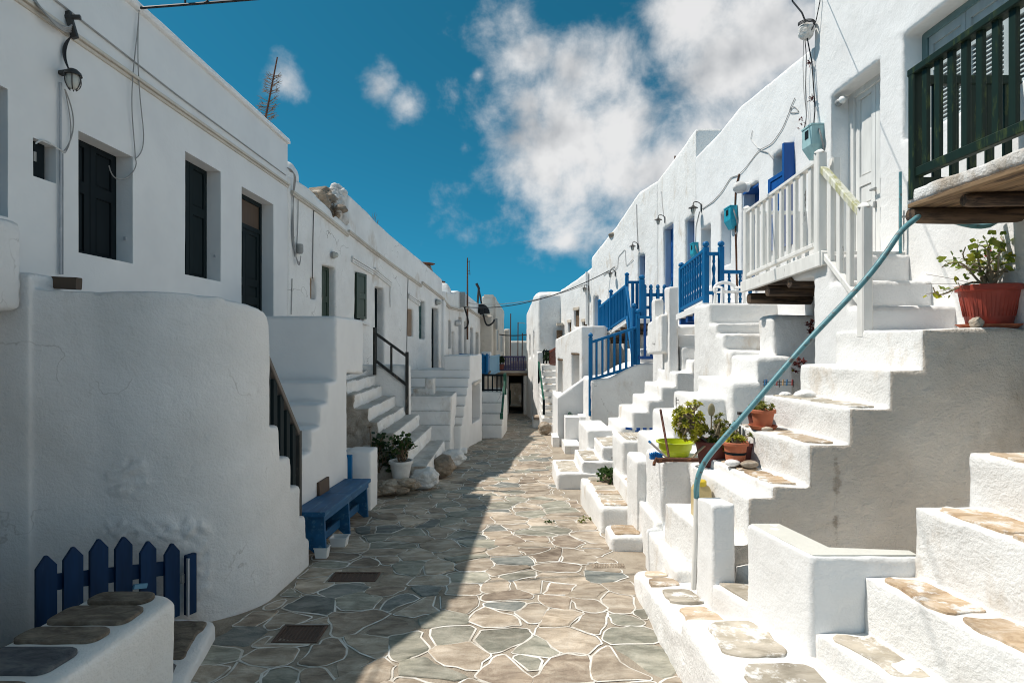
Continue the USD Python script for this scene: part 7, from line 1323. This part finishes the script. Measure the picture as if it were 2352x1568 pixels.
def soft(ps, n):
    ps = np.asarray(ps, float); dd = np.r_[0, np.cumsum(np.linalg.norm(np.diff(ps, axis=0), axis=1))]; q = np.stack([np.interp(np.linspace(0, dd[-1], n * 2), dd, ps[:, k]) for k in range(3)], 1)
    for _ in range(4): q[1:-1] = (q[:-2] + 2 * q[1:-1] + q[2:]) / 4
    return q
def run(pts, fc, r, mt, lab, n=30, d=-.012): single("wall_cable", tube(soft([fc.pt(*p_[:2], p_[2] if len(p_) > 2 else d) for p_ in pts], n), r, 5), mt, lab, "cable")
run([(1862, -40, -.15), (1850, 2, -.16), (1868, 30, -.13), (1872, 55, -.1)], R1, .010, "cable_black", "thick black cable arriving at the insulator from above, right")
run([(1868, 85, -.1), (1862, 130, -.05), (1858, 200, -.04), (1862, 270, -.05), (1866, 298, -.1)], R1, .005, "cable_black", "wires falling from the insulator to the pale teal meter, left strand")
run([(1874, 88, -.1), (1872, 140, -.04), (1876, 190, -.04), (1878, 250, -.03), (1880, 300, -.06)], R1, .007, "cable_black", "wires falling from the insulator to the pale teal meter, right strand")
run([(1866, 80, -.1), (1850, 150, -.03), (1852, 210, -.03), (1858, 262, -.03), (1862, 300, -.06)], R1, .004, "cable_grey", "thin grey wire bowing left of the meter strands")
run([(1878, -60, -.02), (1888, 0, -.02), (1884, 50, -.05), (1877, 75, -.08)], R1, .006, "cable_black", "black cable looping right of the insulator")
run([(1828, 225), (1812, 260), (1840, 258), (1822, 240), (1800, 295), (1775, 330), (1745, 345), (1715, 385), (1698, 402)], R2, .005, "cable_grey", "grey cable curling down across the white wall to the globe lamp, right")
run([(1698, 402), (1680, 408), (1660, 440), (1640, 462), (1615, 480)], R2, .007, "cable_grey", "thick grey cable from the globe lamp to the wall lantern, right")
run([(1608, 486), (1600, 520), (1599, 560)], R2, .007, "cable_grey", "cable dropping from the wall lantern to the small meter, right")
run([(1700, 400), (1692, 430), (1690, 470), (1692, 560), (1695, 680)], R2, .014, "rust", "rusty pipe running down beside the turquoise meter, right")
run([(1730, 300), (1726, 320), (1742, 340), (1748, 342)], R2, .005, "cable_white", "thin white wire drooping on the wall above the grey cable")
run([(1745, 345), (1765, 350), (1779, 366)], R2, .006, "cable_grey", "short cable branching towards the blue shutters")
run([(1521, 440), (1522, 470), (1526, 500)], R3, .006, "cable_grey", "thin wire above the lantern between the blue doors")
run([(1463, 470), (1464, 520), (1466, 560)], R3b, .008, "cable_grey", "thin wire above the second lantern, right")
run([(1387, 632), (1412, 612)], R3b, .008, "cable_grey", "short grey cable on the far right wall"); run([(1404, 628), (1420, 612), (1421, 590), (1437, 572), (1439, 612), (1455, 595)], R3b, .006, "cable_grey", "zigzag grey cable on the far right wall", 40)
single("crossing_cable", tube(sag(R3b.pt(1402, 622, -.05), L3.pt(1061, 705, -.1), .35, 40), .014, 5), "cable_black", "thick dark cable crossing the lane to the far left house", "cable")
single("crossing_cable", tube(sag(R4.pt(1352, 652, -.05), L3.pt(1070, 696, -.1), .25, 30), .012, 5), "cable_grey", "thin cable crossing the lane above the thick dark one", "cable")
single("crossing_cable", tube(sag((.66, 25.3, Z(768, 25.3)), L4.pt(1143, 768, -.08), .05, 20), .025, 5), "cable_black", "far dark cable stretched between the last left house and the corner house", "cable")
single("roof_slab_stone", rock(np.array([XR + .3, 8.6, Z(252, 8.55)]), .2, 31, 3, (1.2, 1, .35), .2), "boulder", "flat brown stone lying on the right roof edge", "stone", smooth=30); single("roof_stub", rock(np.array(R3b.pt(1405, 540, .2)), .24, 32, 3, (1.2, 1, .4), .2), "boulder", "flat stone on the sloping right roof", "stone", smooth=30)
single("roof_rod", tube([R3.W(2.5, CZ + 3.7, .3), R3.W(2.5, CZ + 4.32, .3)], .02, 6), "rust", "rusty rod standing on the right roof", "rod")
